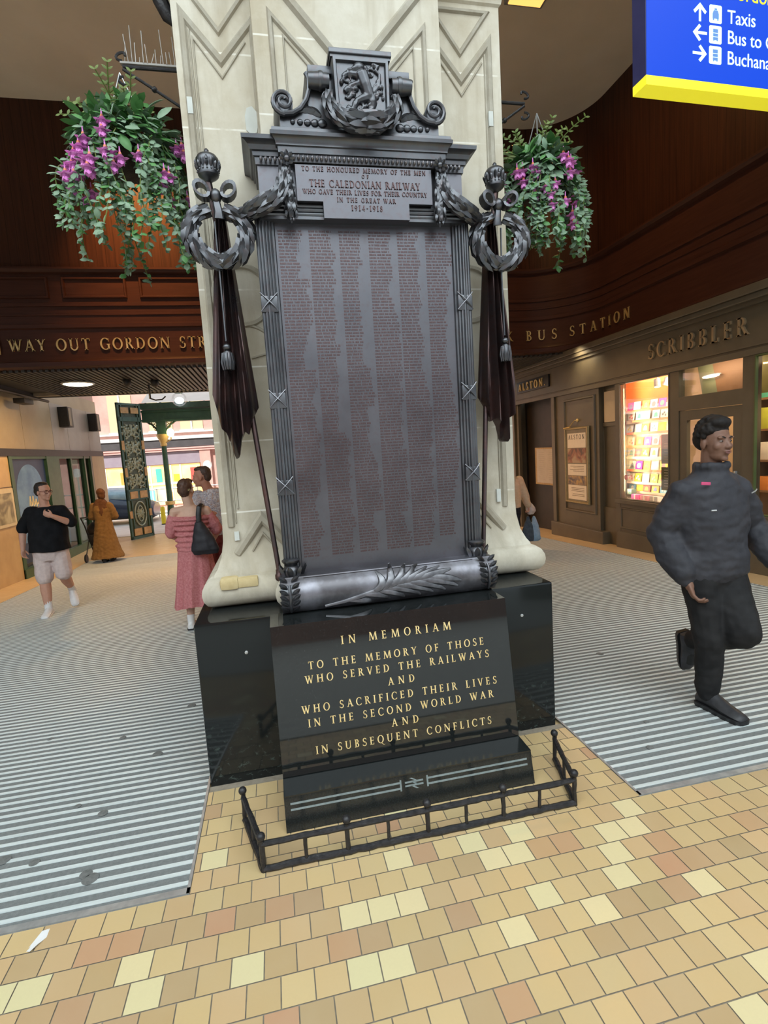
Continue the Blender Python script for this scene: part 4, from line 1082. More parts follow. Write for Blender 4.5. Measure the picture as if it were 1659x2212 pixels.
# ================================================================== PEOPLE
def skin(name, c): return noisy(name, c, tuple(min(1, v*1.12) for v in c), 18, .5, spec=.35)
class Shape:
    """collects overlapping closed shapes that are fused into one smooth surface"""
    def __init__(s): s.bm = NB()
    def cap(s, a, b, r0, r1, n=12, flat=1.0, up=None):
        a, b = V(a), V(b); d = (b-a); l = d.length; d = d/l if l > 1e-6 else V((0, 0, 1))
        pts, rr = [], []
        for k in (0, 1, 2, 3): t = k/4*PI/2; pts.append(a - d*r0*math.cos(t)); rr.append(max(.0008, r0*math.sin(t)))
        for k in range(5): t = k/4; pts.append(a.lerp(b, t)); rr.append(r0+(r1-r0)*t)
        for k in (3, 2, 1, 0): t = k/4*PI/2; pts.append(b + d*r1*math.cos(t)); rr.append(max(.0008, r1*math.sin(t)))
        tube(s.bm, pts, rr, n, flat=flat, up=up)
    def chain(s, pts, radii, **k):
        for (a, b), (r0, r1) in zip(zip(pts, pts[1:]), zip(radii, radii[1:])): s.cap(a, b, r0, r1, **k)
    def ell(s, c, r, M=None): ball(s.bm, c, r, 16, 10, M=M)
    def loft(s, secs, n=20):
        """secs: (centre, right vec, fwd vec, rx, ry); closed solid"""
        rings = []
        for c, R, F, rx, ry in secs:
            c, R, F = V(c), V(R), V(F)
            rings.append([s.bm.verts.new(c + R*rx*math.cos(2*PI*k/n) + F*ry*math.sin(2*PI*k/n)) for k in range(n)])
        for a, b in zip(rings, rings[1:]):
            for k in range(n): s.bm.faces.new((a[k], a[(k+1) % n], b[(k+1) % n], b[k]))
        s.bm.faces.new(rings[0][::-1]); s.bm.faces.new(rings[-1])
    def done(s, name, m, parent, voxel=.008, smooth=3, wr=None, label=None):
        bmesh.ops.recalc_face_normals(s.bm, faces=s.bm.faces)
        o = build(name, s.bm, m, parent, angle=0, label=label); remesh(o, voxel, smooth)
        if wr: wrinkle(o, *wr)
        return o
def hand(S, wr, d, nrm, thumb, sc=1.0, curl=.5):
    """palm, four bent fingers of different lengths and a thumb leaving the side of the palm"""
    d = V(d).normalized(); nrm = V(nrm); nrm = (nrm - nrm.dot(d)*d).normalized(); side = d.cross(nrm)*thumb; wr = V(wr)
    M = Matrix((side, nrm, d)).transposed()
    S.cap(wr - d*.01, wr + d*.03*sc, .024*sc, .024*sc)
    S.ell(wr + d*.052*sc, (.040*sc, .016*sc, .050*sc), M)
    for i, (o, L) in enumerate(((.030, .068), (.010, .078), (-.010, .073), (-.029, .058))):
        b = wr + d*.085*sc + side*o*sc; c = curl*(1 + .12*i)
        d1 = (d*math.cos(c*.8) + nrm*math.sin(c*.8)); d2 = (d*math.cos(c*1.9) + nrm*math.sin(c*1.9)); d3 = (d*math.cos(c*2.7) + nrm*math.sin(c*2.7))
        p1 = b + d1*L*.5*sc; p2 = p1 + d2*L*.32*sc; p3 = p2 + d3*L*.24*sc
        S.chain([b - d*.01*sc, p1, p2, p3], [.0095*sc, .0088*sc, .008*sc, .0068*sc], n=8)
    b = wr + d*.028*sc + side*.026*sc; p1 = b + (d*.62 + side*.62 + nrm*.4)*.038*sc; p2 = p1 + (d*.9 + side*.1 + nrm*.45)*.030*sc
    S.chain([b, p1, p2], [.0125*sc, .0108*sc, .0085*sc], n=8)
def head(S, c, hf, hu=(0, 0, 1), sc=1.0, neckto=None, ears=True, feat=1.0):
    hf = V(hf).normalized(); hu = V(hu); hu = (hu - hu.dot(hf)*hf).normalized(); hr = hf.cross(hu)
    M = Matrix((hr, hf, hu)).transposed(); c = V(c)
    Q = lambda r, f, u: c + (hr*r + hf*f + hu*u)*sc
    E = lambda p, r: S.ell(Q(*p), tuple(v*sc for v in r), M)
    E((0, -.012, .030), (.074, .094, .086)); E((0, .030, -.020), (.061, .060, .088)); E((0, .026, -.072), (.051, .054, .042)); E((0, .066, -.098), (.022, .020, .017))
    for q in (-1, 1):
        E((q*.038, .056, -.028), (.024, .024, .024)); E((q*.029, .077, .020), (.027, .013, .009))
        E((q*.012, .092, -.036), (.009, .011, .008))
        if ears: E((q*.074, -.006, -.012), (.010, .019, .031))
    S.cap(Q(0, .080, .008), Q(0, .099*feat, -.031), .009*sc, .0135*sc)
    E((0, .087, -.057), (.021, .011, .006)); E((0, .085, -.067), (.018, .011, .007))
    if neckto is not None: S.cap(Q(0, -.022, -.06), neckto, .054*sc, .058*sc)
    return Q, M
def eyes(Q, M, parent, sc, iris=(.05, .025, .015)):
    mw = mat('eye_white', (.30, .27, .25), .35); mi_ = mat('iris', iris, .2)
    bm = NB()
    for q in (-1, 1):
        ball(bm, Q(q*.030, .0745, .000), (.0115*sc, .010*sc, .0045*sc), 12, 8, M=M); ball(bm, Q(q*.030, .0832, .000), (.0055*sc, .003*sc, .0052*sc), 10, 6, mi=1, M=M)
    build('eyes', bm, [mw, mi_], parent)
    bm = NB()
    for q in (-1, 1): tube(bm, [Q(q*.014, .090, .018), Q(q*.030, .088, .024), Q(q*.048, .076, .019)], [.003*sc, .0042*sc, .0028*sc], 6)
    build('eyebrows', bm, mat('brow', (.012, .008, .006), .8), parent)
def shoe(bm, heel, toe, up=(0, 0, 1), w=.047, hgt=.075, mi=0, ms=1):
    """trainer: shaped upper on a thick sole"""
    heel, toe = V(heel), V(toe); d = toe-heel; L = d.length; d = d.normalized(); up = V(up); up = (up - up.dot(d)*d).normalized(); s = d.cross(up)
    secs = [(0, .70, .95), (.06, .92, 1.25), (.18, .95, 1.45), (.32, .92, 1.42), (.45, .97, 1.15), (.62, 1.08, .86), (.78, 1.07, .68), (.92, .95, .54), (.98, .72, .40), (1.0, .45, .25)]
    for lo, hi, k, m in ((0, None, 1.0, mi), (-.012, .016, 1.08, ms)):
        rings = []
        for t, ww, hh in secs:
            r = []
            top = hgt*hh if hi is None else hi
            for a in range(14):
                an = 2*PI*a/14; x = math.cos(an)*w*ww*k; zz = math.sin(an)
                z = (lo + (top-lo)*(.5+.5*zz)) if hi is None else (lo if zz < 0 else hi)
                r.append(bm.verts.new(heel + d*(L*t + (.004 if hi else 0)*(1 if t > .5 else -1)) + s*x*(1 if hi else (1-.35*max(0, zz))) + up*(z)))
            rings.append(r)
        for a, b in zip(rings, rings[1:]):
            for q in range(14): bm.faces.new((a[q], a[(q+1) % 14], b[(q+1) % 14], b[q])).material_index = m
        bm.faces.new(rings[0][::-1]).material_index = m; bm.faces.new(rings[-1]).material_index = m
def cloth(name, c, c2=None, scale=25, rough=.85): return noisy(name, c, c2 or tuple(v*1.25 for v in c), scale, rough, spec=.2, bump=.2, bscale=120, bdist=.003)
def fv(F): F = V(F).normalized(); return F, F.cross(V((0, 0, 1))).normalized()
Z = V((0, 0, 1))

# ---- young man striding past on the right ----------------------------------
def man_right():
    t = thing('person', 'young man in dark jacket and black trousers striding past at the right edge', 'person', (2.0, -.1, 0))
    F, R = fv((-.12, -.99, 0)); sk = skin('skin_brown', (.18, .095, .065))
    hc = V((1.975, -.125, 1.625)); hf = V((.04, -1, .02))
    shR, shL = V((1.800, -.085, 1.350)), V((2.150, -.12, 1.345)); elR, elL = V((1.745, .01, 1.10)), V((2.315, -.06, 1.09)); wrR, wrL = V((1.775, -.13, .835)), V((2.30, -.30, .89))
    hR, hL = V((1.905, -.10, .88)), V((2.075, -.10, .88)); kR, kL = V((1.915, -.17, .46)), V((2.03, -.28, .53)); aR, aL = V((1.955, -.115, .085)), V((2.075, .14, .33))
    S = Shape(); Q, M = head(S, hc, hf, neckto=V((1.98, -.10, 1.46)))
    S.loft([(V((1.985, -.1, .82)), R, F, .12, .09), (V((1.985, -.1, .92)), R, F, .15, .10), (V((1.985, -.1, 1.08)), R, F, .13, .09), (V((1.98, -.105, 1.30)), R, F, .16, .105), (V((1.975, -.10, 1.42)), R, F, .12, .075), (V((1.975, -.10, 1.47)), R, F, .06, .055)])
    for a, b, c in ((shR, elR, wrR), (shL, elL, wrL)): S.chain([a, b, c], [.05, .04, .027])
    for a, b, c in ((hR, kR, aR), (hL, kL, aL)): S.chain([a, b, b.lerp(c, .3), c], [.08, .055, .055, .036])
    S.cap(aR, aR+V((.01, -.14, -.055)), .032, .020); S.cap(aL, aL+V((.03, .05, -.18)), .030, .020)
    hand(S, wrR+V((.003, -.02, -.01)), V((.14, -.32, -.94)), V((.75, -.5, .2)), -1, 1.05, .55)
    hand(S, wrL+V((.0, -.02, -.01)), V((.10, -.75, -.62)), V((-.75, -.2, -.2)), 1, 1.05, .45)
    S.done('body', sk, t, .0055, 2)
    eyes(Q, M, t, 1.0)
    lips = NB(); tube(lips, [Q(-.020, .094, -.059), Q(0, .099, -.056), Q(.020, .094, -.059)], [.0025, .0045, .0025], 8); tube(lips, [Q(-.019, .093, -.066), Q(0, .098, -.069), Q(.019, .093, -.066)], [.0025, .005, .0025], 8)
    build('lips', lips, noisy('lip_brown', (.20, .085, .075), (.24, .10, .09), 30, .4), t)
    H = Shape(); hq = random.Random(4)
    Hm = lambda p, r: H.ell(Q(*p), r, M)
    Hm((0, -.022, .062), (.080, .096, .078)); Hm((0, -.055, .02), (.078, .068, .075)); Hm((0, .03, .105), (.066, .062, .040))
    for i in range(150):
        a = hq.uniform(0, 2*PI); e = hq.uniform(-.15, 1.5)
        r_, f_, u_ = math.cos(a)*math.cos(e), math.sin(a)*math.cos(e), math.sin(e)
        if f_ > .55 and u_ < .80: continue
        H.ell(Q(.078*r_, -.012+.094*f_, .045+.098*u_), (hq.uniform(.010, .018),)*3)
    H.done('hair', noisy('hair_black', (.008, .006, .006), (.018, .014, .012), 60, .7, spec=.3), t, .0055, 1)
    jk = noisy('jacket_charcoal', (.030, .031, .038), (.042, .042, .050), 9, .65, spec=.3, bump=.15, bscale=40)
    J = Shape()
    J.loft([(V((1.985, -.09, .80)), R, F, .200, .135), (V((1.985, -.095, .86)), R, F, .215, .150), (V((1.985, -.10, 1.00)), R, F, .205, .145), (V((1.98, -.10, 1.20)), R, F, .215, .145), (V((1.975, -.10, 1.33)), R, F, .215, .125), (V((1.975, -.10, 1.395)), R, F, .165, .105), (V((1.975, -.10, 1.44)), R, F, .105, .09), (V((1.975, -.105, 1.475)), R, F, .080, .078)])
    for a, b, c in ((shR, elR, wrR), (shL, elL, wrL)):
        q_ = a; J.chain([q_, q_.lerp(b, .5), b, b.lerp(c, .45), b.lerp(c, .82), c], [.074, .084, .088, .094, .082, .046])
    J.cap(V((1.975, -.10, 1.40)), shR, .080, .072); J.cap(V((1.975, -.10, 1.40)), shL, .080, .072)
    for k in range(14):
        a = 2*PI*k/14
        J.ell(V((1.975, -.105, 1.485)) + R*.080*math.cos(a) + F*.075*math.sin(a), (.022, .022, .024))
    jo = J.done('jacket', jk, t, .009, 8, (.016, 7, (1, 1, 1.2), 3)); wrinkle(jo, .006, 17, (.8, .8, 1.5)); wrinkle(jo, .003, 40)
    Tr = Shape(); pants = noisy('trousers_black', (.013, .013, .014), (.022, .022, .023), 12, .8, spec=.2)
    Tr.loft([(V((1.985, -.1, .74)), R, F, .16, .11), (V((1.985, -.1, .84)), R, F, .185, .13), (V((1.985, -.1, .96)), R, F, .17, .125)])
    Tr.chain([hR+V((-.01, 0, -.03)), kR, kR.lerp(aR, .5), aR+V((0, 0, .045))], [.108, .086, .076, .070]); Tr.cap(aR+V((0, .01, .06)), aR+V((0, -.005, .015)), .070, .060); Tr.chain([hL+V((.005, 0, -.03)), kL, kL.lerp(aL, .5), aL+V((0, -.03, .01))], [.112, .098, .084, .070])
    wrinkle(Tr.done('trousers', pants, t, .009, 4, (.008, 9)), .004, 18, (1, 1, 1.6))
    bm = NB(); shoe(bm, (1.948, -.055, .012), (1.985, -.352, .012), w=.050, hgt=.085); build('shoe', bm, [noisy('shoe_black', (.014, .014, .016), (.028, .028, .032), 20, .5), M_black], t)
    bm = NB(); shoe(bm, (2.062, .215, .365), (2.125, .25, .085), up=(-.10, -1, -.1), w=.050, hgt=.085); build('shoe', bm, [noisy('shoe_black2', (.014, .014, .018), (.05, .05, .06), 9, .5), M_black], t)
    bm = NB(); tube(bm, [aL.lerp(kL, .12), aL, aL+V((.02, .03, -.10)), aL+V((.03, .05, -.185))], [.046, .044, .042, .030], 12); tube(bm, [aR+V((0, 0, .05)), aR+V((.003, -.03, -.02))], [.045, .042], 12); build('socks', bm, M_black, t)
    # jacket details: shoulder tag, zips
    bm = NB(); box(bm, -.030, .030, -.004, .004, -.009, .009, bev=.003); bmesh.ops.rotate(bm, verts=bm.verts, matrix=Matrix.Rotation(.10, 3, 'Y')); bmesh.ops.translate(bm, verts=bm.verts, vec=V((1.845, -.205, 1.395))); build('shoulder_tag', bm, noisy('tag_pink', (.55, .06, .16), (.6, .08, .2), 20, .6), t, label='pink shoulder tag')
    bm = NB(); tube(bm, [(2.125, -.235, 1.322), (2.165, -.222, 1.330), (2.195, -.20, 1.336)], .0035, 6); tube(bm, [(1.845, -.245, 1.245), (1.875, -.25, 1.245)], .004, 6); build('zip', bm, M_alu, t, label='silver zip')
man_right()

# ---- man in a black T-shirt walking towards the hall, left -------------------
def man_tshirt():
    gz = zf(4.9)
    t = thing('person', 'man in black T-shirt, pale shorts and glasses walking at the left', 'person', (-3.53, 5.0, gz))
    F, R = fv((.16, -1, 0)); sk = skin('skin_fair', (.52, .29, .21))
    hc = V((-3.515, 4.98, 1.435)); hf = V((.86, -.50, -.06))
    shR, shL = V((-3.735, 5.03, 1.175)), V((-3.325, 4.98, 1.175)); elR, elL = V((-3.86, 5.05, .93)), V((-3.20, 4.92, .99)); wrR, wrL = V((-3.855, 4.98, .70)), V((-3.36, 4.76, 1.115))
    hR, hL = V((-3.64, 5.0, .63)), V((-3.43, 5.0, .63)); kR, kL = V((-3.615, 4.90, .25)), V((-3.385, 4.93, .29)); aR, aL = V((-3.60, 4.86, gz+.085)), V((-3.42, 5.22, gz+.26))
    S = Shape(); Q, M = head(S, hc, hf, neckto=V((-3.53, 5.0, 1.22)), sc=1.02)
    S.loft([(V((-3.53, 5, .56)), R, F, .15, .12), (V((-3.53, 5, .72)), R, F, .18, .15), (V((-3.53, 5, .90)), R, F, .19, .17), (V((-3.53, 5, 1.08)), R, F, .18, .13), (V((-3.53, 5, 1.20)), R, F, .13, .09), (V((-3.53, 5, 1.25)), R, F, .06, .06)])
    for a, b, c in ((shR, elR, wrR), (shL, elL, wrL)): S.chain([a, b, b.lerp(c, .35), c], [.058, .044, .044, .029])
    for a, b, c in ((hR, kR, aR), (hL, kL, aL)): S.chain([a, b, b.lerp(c, .3), c], [.095, .066, .068, .042])
    S.cap(aR, aR+V((.02, -.14, -.055)), .034, .02); S.cap(aL, aL+V((.05, -.06, -.14)), .034, .02)
    hand(S, wrR, V((.05, -.2, -.97)), V((.8, -.3, 0)), -1, 1.0, .5); hand(S, wrL, V((-.80, -.25, .42)), V((.1, .9, .2)), -1, 1.0, .75)
    S.done('body', sk, t, .0075, 2); eyes(Q, M, t, 1.02)
    H = Shape()
    for p, r in (((0, -.05, .045), (.078, .072, .080)), ((0, -.07, .0), (.072, .055, .070)), ((0, -.015, .082), (.066, .075, .045))): H.ell(Q(*p), r, M)
    for q in (-1, 1): H.ell(Q(q*.068, -.02, .03), (.016, .035, .045), M)
    H.done('hair', noisy('hair_dark', (.012, .009, .008), (.025, .018, .015), 50, .6), t, .007, 2, (.004, 60))
    bm = NB()
    for q in (-1, 1): tube(bm, [Q(q*.031+.024*math.cos(a), .095-abs(q*.031+.024*math.cos(a))*.15, .019*math.sin(a)) for a in [2*PI*i/14 for i in range(14)]], .0028, 6, closed=True)
    tube(bm, [Q(-.008, .094, .004), Q(.008, .094, .004)], .0025, 6)
    for q in (-1, 1): tube(bm, [Q(q*.055, .088, .006), Q(q*.072, .04, .008), Q(q*.078, -.01, .006)], .0025, 6)
    build('glasses', bm, noisy('glasses_red', (.12, .02, .02), (.18, .03, .03), 30, .3), t)
    J = Shape(); bk = noisy('tshirt_black', (.007, .008, .010), (.012, .013, .016), 12, .85, spec=.15)
    J.loft([(V((-3.535, 5, .645)), R, F, .245, .195), (V((-3.535, 4.99, .80)), R, F, .235, .195), (V((-3.53, 4.99, .98)), R, F, .225, .175), (V((-3.53, 5, 1.10)), R, F, .225, .14), (V((-3.53, 5, 1.175)), R, F, .175, .11), (V((-3.53, 5, 1.215)), R, F, .115, .09), (V((-3.53, 5, 1.235)), R, F, .085, .08)])
    for a, b in ((shR, elR), (shL, elL)): J.cap(V((-3.53, 5, 1.165)), a, .075, .068); J.chain([a, a.lerp(b, .5), a.lerp(b, .88)], [.068, .074, .080])
    J.done('tshirt', bk, t, .010, 3, (.014, 8))
    Tr = Shape(); Tr.loft([(V((-3.535, 5, .52)), R, F, .20, .15), (V((-3.535, 5, .66)), R, F, .22, .17), (V((-3.535, 5, .76)), R, F, .21, .16)])
    Tr.chain([hR, kR+V((0, .01, .055))], [.115, .108]); Tr.chain([hL, kL+V((0, .0, .055))], [.115, .108])
    Tr.done('shorts', cloth('shorts_pale', (.56, .47, .46), (.66, .56, .54)), t, .010, 3, (.010, 10))
    wh = noisy('trainer_white', (.72, .74, .76), (.80, .82, .84), 20, .5)
    bm = NB(); shoe(bm, (-3.605, 4.92, gz+.012), (-3.57, 4.62, gz+.012)); shoe(bm, (-3.445, 5.29, gz+.235), (-3.355, 5.10, gz+.03), up=(.1, -.6, .75)); build('trainers', bm, [wh, wh], t)
    bm = NB(); tube(bm, [aR+V((0, 0, -.03)), aR+V((-.002, .01, .10))], [.047, .049], 14); tube(bm, [aL+V((.01, 0, -.03)), aL.lerp(kL, .28)], [.047, .050], 14); build('socks', bm, wh, t)
man_tshirt()

# ---- woman in a long pink dress, seen from behind ------------------------------
def woman_pink():
    gz = zf(3.3)
    t = thing('person', 'woman seen from behind in a long pink off-shoulder dress, brown hair pinned up', 'person', (-1.46, 3.3, gz))
    F, R = fv((.10, 1, 0)); sk = skin('skin_pale', (.62, .40, .30))
    hc = V((-1.475, 3.31, 1.405)); shL, shR = V((-1.625, 3.30, 1.175)), V((-1.285, 3.30, 1.165)); elL, elR = V((-1.69, 3.36, .92)), V((-1.20, 3.36, .92)); wrL, wrR = V((-1.60, 3.55, .80)), V((-1.27, 3.55, .80))
    c = lambda z, dx=0: V((-1.455+dx, 3.30, z))
    S = Shape(); Q, M = head(S, hc, (.30, .95, -.05), neckto=c(1.20), sc=.98)
    S.loft([(c(.68), R, F, .15, .11), (c(.80), R, F, .15, .11), (c(.95), R, F, .125, .09), (c(1.10), R, F, .155, .10), (c(1.19), R, F, .12, .07), (c(1.235), R, F, .055, .05)])
    for a, b, d in ((shL, elL, wrL), (shR, elR, wrR)): S.chain([a, b, b.lerp(d, .3), d], [.046, .038, .036, .025])
    hipL, hipR = c(.70, -.085), c(.70, .085); kL, kR = V((-1.545, 3.28, .34)), V((-1.37, 3.40, .36)); aL, aR = V((-1.555, 3.22, gz+.10)), V((-1.36, 3.55, gz+.085))
    for a, b, d in ((hipL, kL, aL), (hipR, kR, aR)): S.chain([a, b, b.lerp(d, .3), d], [.085, .058, .056, .034])
    S.cap(c(1.19), shL, .05, .046); S.cap(c(1.19), shR, .05, .046); S.cap(aL, aL+V((.01, .14, -.06)), .03, .025); S.cap(aR, aR+V((.01, .15, -.05)), .03, .025)
    hand(S, wrL, V((.5, .8, .1)), V((.3, .1, -1)), 1, .9, .5); hand(S, wrR, V((-.5, .8, .1)), V((-.3, .1, -1)), -1, .9, .5)
    S.done('body', sk, t, .0075, 2)
    H = Shape()
    for p, r in (((0, -.035, .040), (.080, .082, .085)), ((0, -.07, .0), (.070, .055, .070)), ((.0, -.095, .015), (.045, .035, .045)), ((0, -.05, -.045), (.055, .045, .045)), ((0, .03, .09), (.062, .06, .035))): H.ell(Q(*p), tuple(v*.98 for v in r), M)
    H.done('hair', noisy('hair_brown', (.055, .025, .016), (.11, .055, .035), 40, .5, stretch=(1, 1, .2)), t, .007, 2, (.005, 45))
    bm = NB(); box(bm, -.035, .035, -.010, .010, -.012, .012, bev=.004); bmesh.ops.translate(bm, verts=bm.verts, vec=Q(.05, -.085, -.005)); build('hair_clip', bm, noisy('clip_gold', (.5, .38, .12), (.05, .04, .03), 60, .4), t)
    pk = noisy('dress_pink', (.48, .155, .165), (.60, .25, .255), 55, .85, spec=.15, bump=.2, bscale=90)
    D = Shape()
    D.loft([(c(.74), R, F, .185, .145), (c(.84), R, F, .165, .125), (c(.97), R, F, .158, .112), (c(1.06), R, F, .172, .115), (c(1.105), R, F, .178, .112), (c(1.12), R, F, .175, .108)])
    for a, b in ((shL, elL), (shR, elR)): D.chain([a.lerp(b, .28), a.lerp(b, .6), a.lerp(b, .92)], [.058, .072, .066])
    for z in (.80, .86, .92, .98, 1.04, 1.09):
        rx = .168 + .02*abs(z-.93)/.2
        tube(D.bm, [c(z) + R*rx*math.cos(a) + F*rx*.72*math.sin(a) for a in [2*PI*i/24 for i in range(24)]], .016, 8, closed=True)
    D.done('dress_top', pk, t, .009, 2, (.007, 22))
    bm = NB(); NA, NZ = 72, 26; rows = []
    for j in range(NZ+1):
        v = j/NZ; z = .82 - v*(.82-.13); row = []
        for i in range(NA):
            a = 2*PI*i/NA; k = .6+.4*v
            f = 1 + (.07*math.sin(7*a+1.5*v) + .05*math.sin(13*a+2) + .03*math.sin(23*a))*v**.7*1.2
            rx = (.165+.075*v)*f; ry = (.125+.10*v)*f
            row.append(bm.verts.new(c(z + .02*math.sin(3*a)*v, -.01*v + .015*v*math.sin(a)) + R*rx*math.cos(a) + F*ry*math.sin(a)))
        rows.append(row)
    for a, b in zip(rows, rows[1:]):
        for i in range(NA): bm.faces.new((a[i], a[(i+1) % NA], b[(i+1) % NA], b[i]))
    bm.faces.new(rows[0])
    r2 = [bm.verts.new(v.co.lerp(c(.13), .06)) for v in rows[-1]]
    for i in range(NA): bm.faces.new((rows[-1][i], rows[-1][(i+1) % NA], r2[(i+1) % NA], r2[i]))
    r3 = [bm.verts.new(v.co.lerp(c(.5), .08)) for v in rows[NZ//2]]
    for i in range(NA): bm.faces.new((r2[i], r2[(i+1) % NA], r3[(i+1) % NA], r3[i]))
    build('dress_skirt', bm, pk, t, angle=60)
    wh = M_white; bm = NB(); shoe(bm, (-1.558, 3.16, gz+.012), (-1.545, 3.41, gz+.012), w=.040, hgt=.065); shoe(bm, (-1.36, 3.50, gz+.012), (-1.345, 3.75, gz+.012), w=.040, hgt=.065); build('shoes', bm, [wh, M_black], t)
    bm = NB(); tube(bm, [aL+V((0, 0, -.04)), aL+V((0, .005, .075))], [.037, .040], 12); tube(bm, [aR+V((0, 0, -.04)), aR+V((0, .0, .075))], [.037, .040], 12); build('socks', bm, wh, t)
    # tote bag hanging from her shoulder
    tb = thing('tote_bag', 'black tote bag hanging from the shoulder of the woman in pink', 'bag', (-1.30, 3.14, .75))
    B = Shape(); w_ = V((.96, -.1, 0)).normalized(); n_ = V((.1, .96, 0))
    B.loft([(V((-1.315, 3.115, .71)), w_, n_, .125, .030), (V((-1.315, 3.11, .76)), w_, n_, .148, .055), (V((-1.325, 3.12, .88)), w_, n_, .115, .055), (V((-1.345, 3.14, .99)), w_, n_, .070, .045), (V((-1.36, 3.16, 1.06)), w_, n_, .040, .032)])
    B.done('bag_body', noisy('bag_black', (.010, .010, .014), (.018, .018, .026), 14, .6), tb, .008, 2, (.008, 14))
    bm = NB(); tube(bm, [(-1.362, 3.16, 1.03), (-1.355, 3.165, 1.14), (-1.345, 3.19, 1.215), (-1.325, 3.26, 1.235), (-1.315, 3.36, 1.20), (-1.31, 3.40, 1.10)], [.03, .028, .027, .026, .024, .02], 10, flat=.35); build('strap', bm, M_black, tb)
woman_pink()

# ---- man in a flowered shirt beside her -----------------------------------------
def man_flower():
    gz = zf(3.95)
    t = thing('person', 'man in a pale flowered shirt and maroon trousers beyond the woman in pink', 'person', (-1.30, 3.95, gz))
    F, R = fv((-.35, 1, 0)); sk = skin('skin_tan', (.45, .22, .15)); c = lambda z, dx=0: V((-1.27+dx, 3.97, z))
    hc = V((-1.385, 3.93, 1.515)); S = Shape(); Q, M = head(S, hc, (-.97, .10, -.05), neckto=c(1.34, -.05), sc=1.02)
    S.loft([(c(.74), R, F, .14, .10), (c(.95), R, F, .15, .11), (c(1.2), R, F, .165, .11), (c(1.32), R, F, .13, .08), (c(1.37), R, F, .06, .055)])
    shL, shR = c(1.28, -.185), c(1.28, .185); elL, elR = V((-1.44, 3.80, 1.10)), V((-1.02, 3.98, 1.02)); wrL, wrR = V((-1.36, 3.56, 1.12)), V((-1.0, 3.86, .80))
    for a, b, d in ((shL, elL, wrL), (shR, elR, wrR)): S.chain([a, b, d], [.052, .042, .028])
    for dx in (-.09, .09): S.chain([c(.76, dx), V((-1.27+dx, 3.93, .34)), V((-1.27+dx, 3.97+dx*.8, gz+.08))], [.085, .058, .038])
    hand(S, wrL+V((.03, -.09, -.0)), V((.75, -.62, .1)), V((0, .3, -1)), 1, 1.0, .35); hand(S, wrR, V((0, -.2, -1)), V((-1, 0, 0)), 1, 1.0, .5)
    S.chain([wrL, wrL+V((.03, -.09, 0))], [.028, .026])
    S.done('body', sk, t, .0085, 2); eyes(Q, M, t, 1.02)
    H = Shape()
    for p, r in (((0, -.045, .045), (.078, .076, .080)), ((0, -.07, .0), (.070, .050, .065)), ((0, .0, .088), (.064, .075, .038))): H.ell(Q(*p), r, M)
    H.done('hair', noisy('hair_brown2', (.05, .026, .018), (.09, .05, .035), 40, .6), t, .008, 2, (.004, 60))
    m = mat('shirt_floral', (.6, .58, .6), .85); n = NT(m); v = n.coord(); f = n.noise(v, 46, 2); g = n.noise(v, 30, 2)
    cc = n.ramp(f, [(.44, (.60, .58, .60)), (.50, (.16, .15, .22)), (.56, (.60, .58, .60)), (.64, (.42, .28, .22))]); n.col(cc)
    J = Shape(); J.loft([(c(.80), R, F, .19, .14), (c(.95), R, F, .195, .145), (c(1.15), R, F, .20, .14), (c(1.29), R, F, .17, .11), (c(1.36), R, F, .085, .08)])
    for a, b in ((shL, elL), (shR, elR)): J.chain([a, a.lerp(b, .9)], [.080, .080])
    J.done('shirt', m, t, .010, 2, (.010, 9))
    Tr = Shape(); Tr.loft([(c(.70), R, F, .17, .125), (c(.84), R, F, .18, .13)])
    for dx in (-.09, .09): Tr.chain([c(.76, dx), V((-1.27+dx, 3.93, .34)), V((-1.27+dx, 3.97+dx*.8, gz+.07))], [.105, .09, .08])
    Tr.done('trousers', cloth('trousers_maroon', (.16, .035, .035), (.22, .06, .055)), t, .010, 2, (.010, 10))
    bm = NB()
    for dx in (-.09, .09): shoe(bm, (-1.26+dx, 3.93+dx*.8, gz+.012), (-1.33+dx, 4.18+dx*.8, gz+.012))
    build('shoes', bm, [M_black, M_black], t)
man_flower()

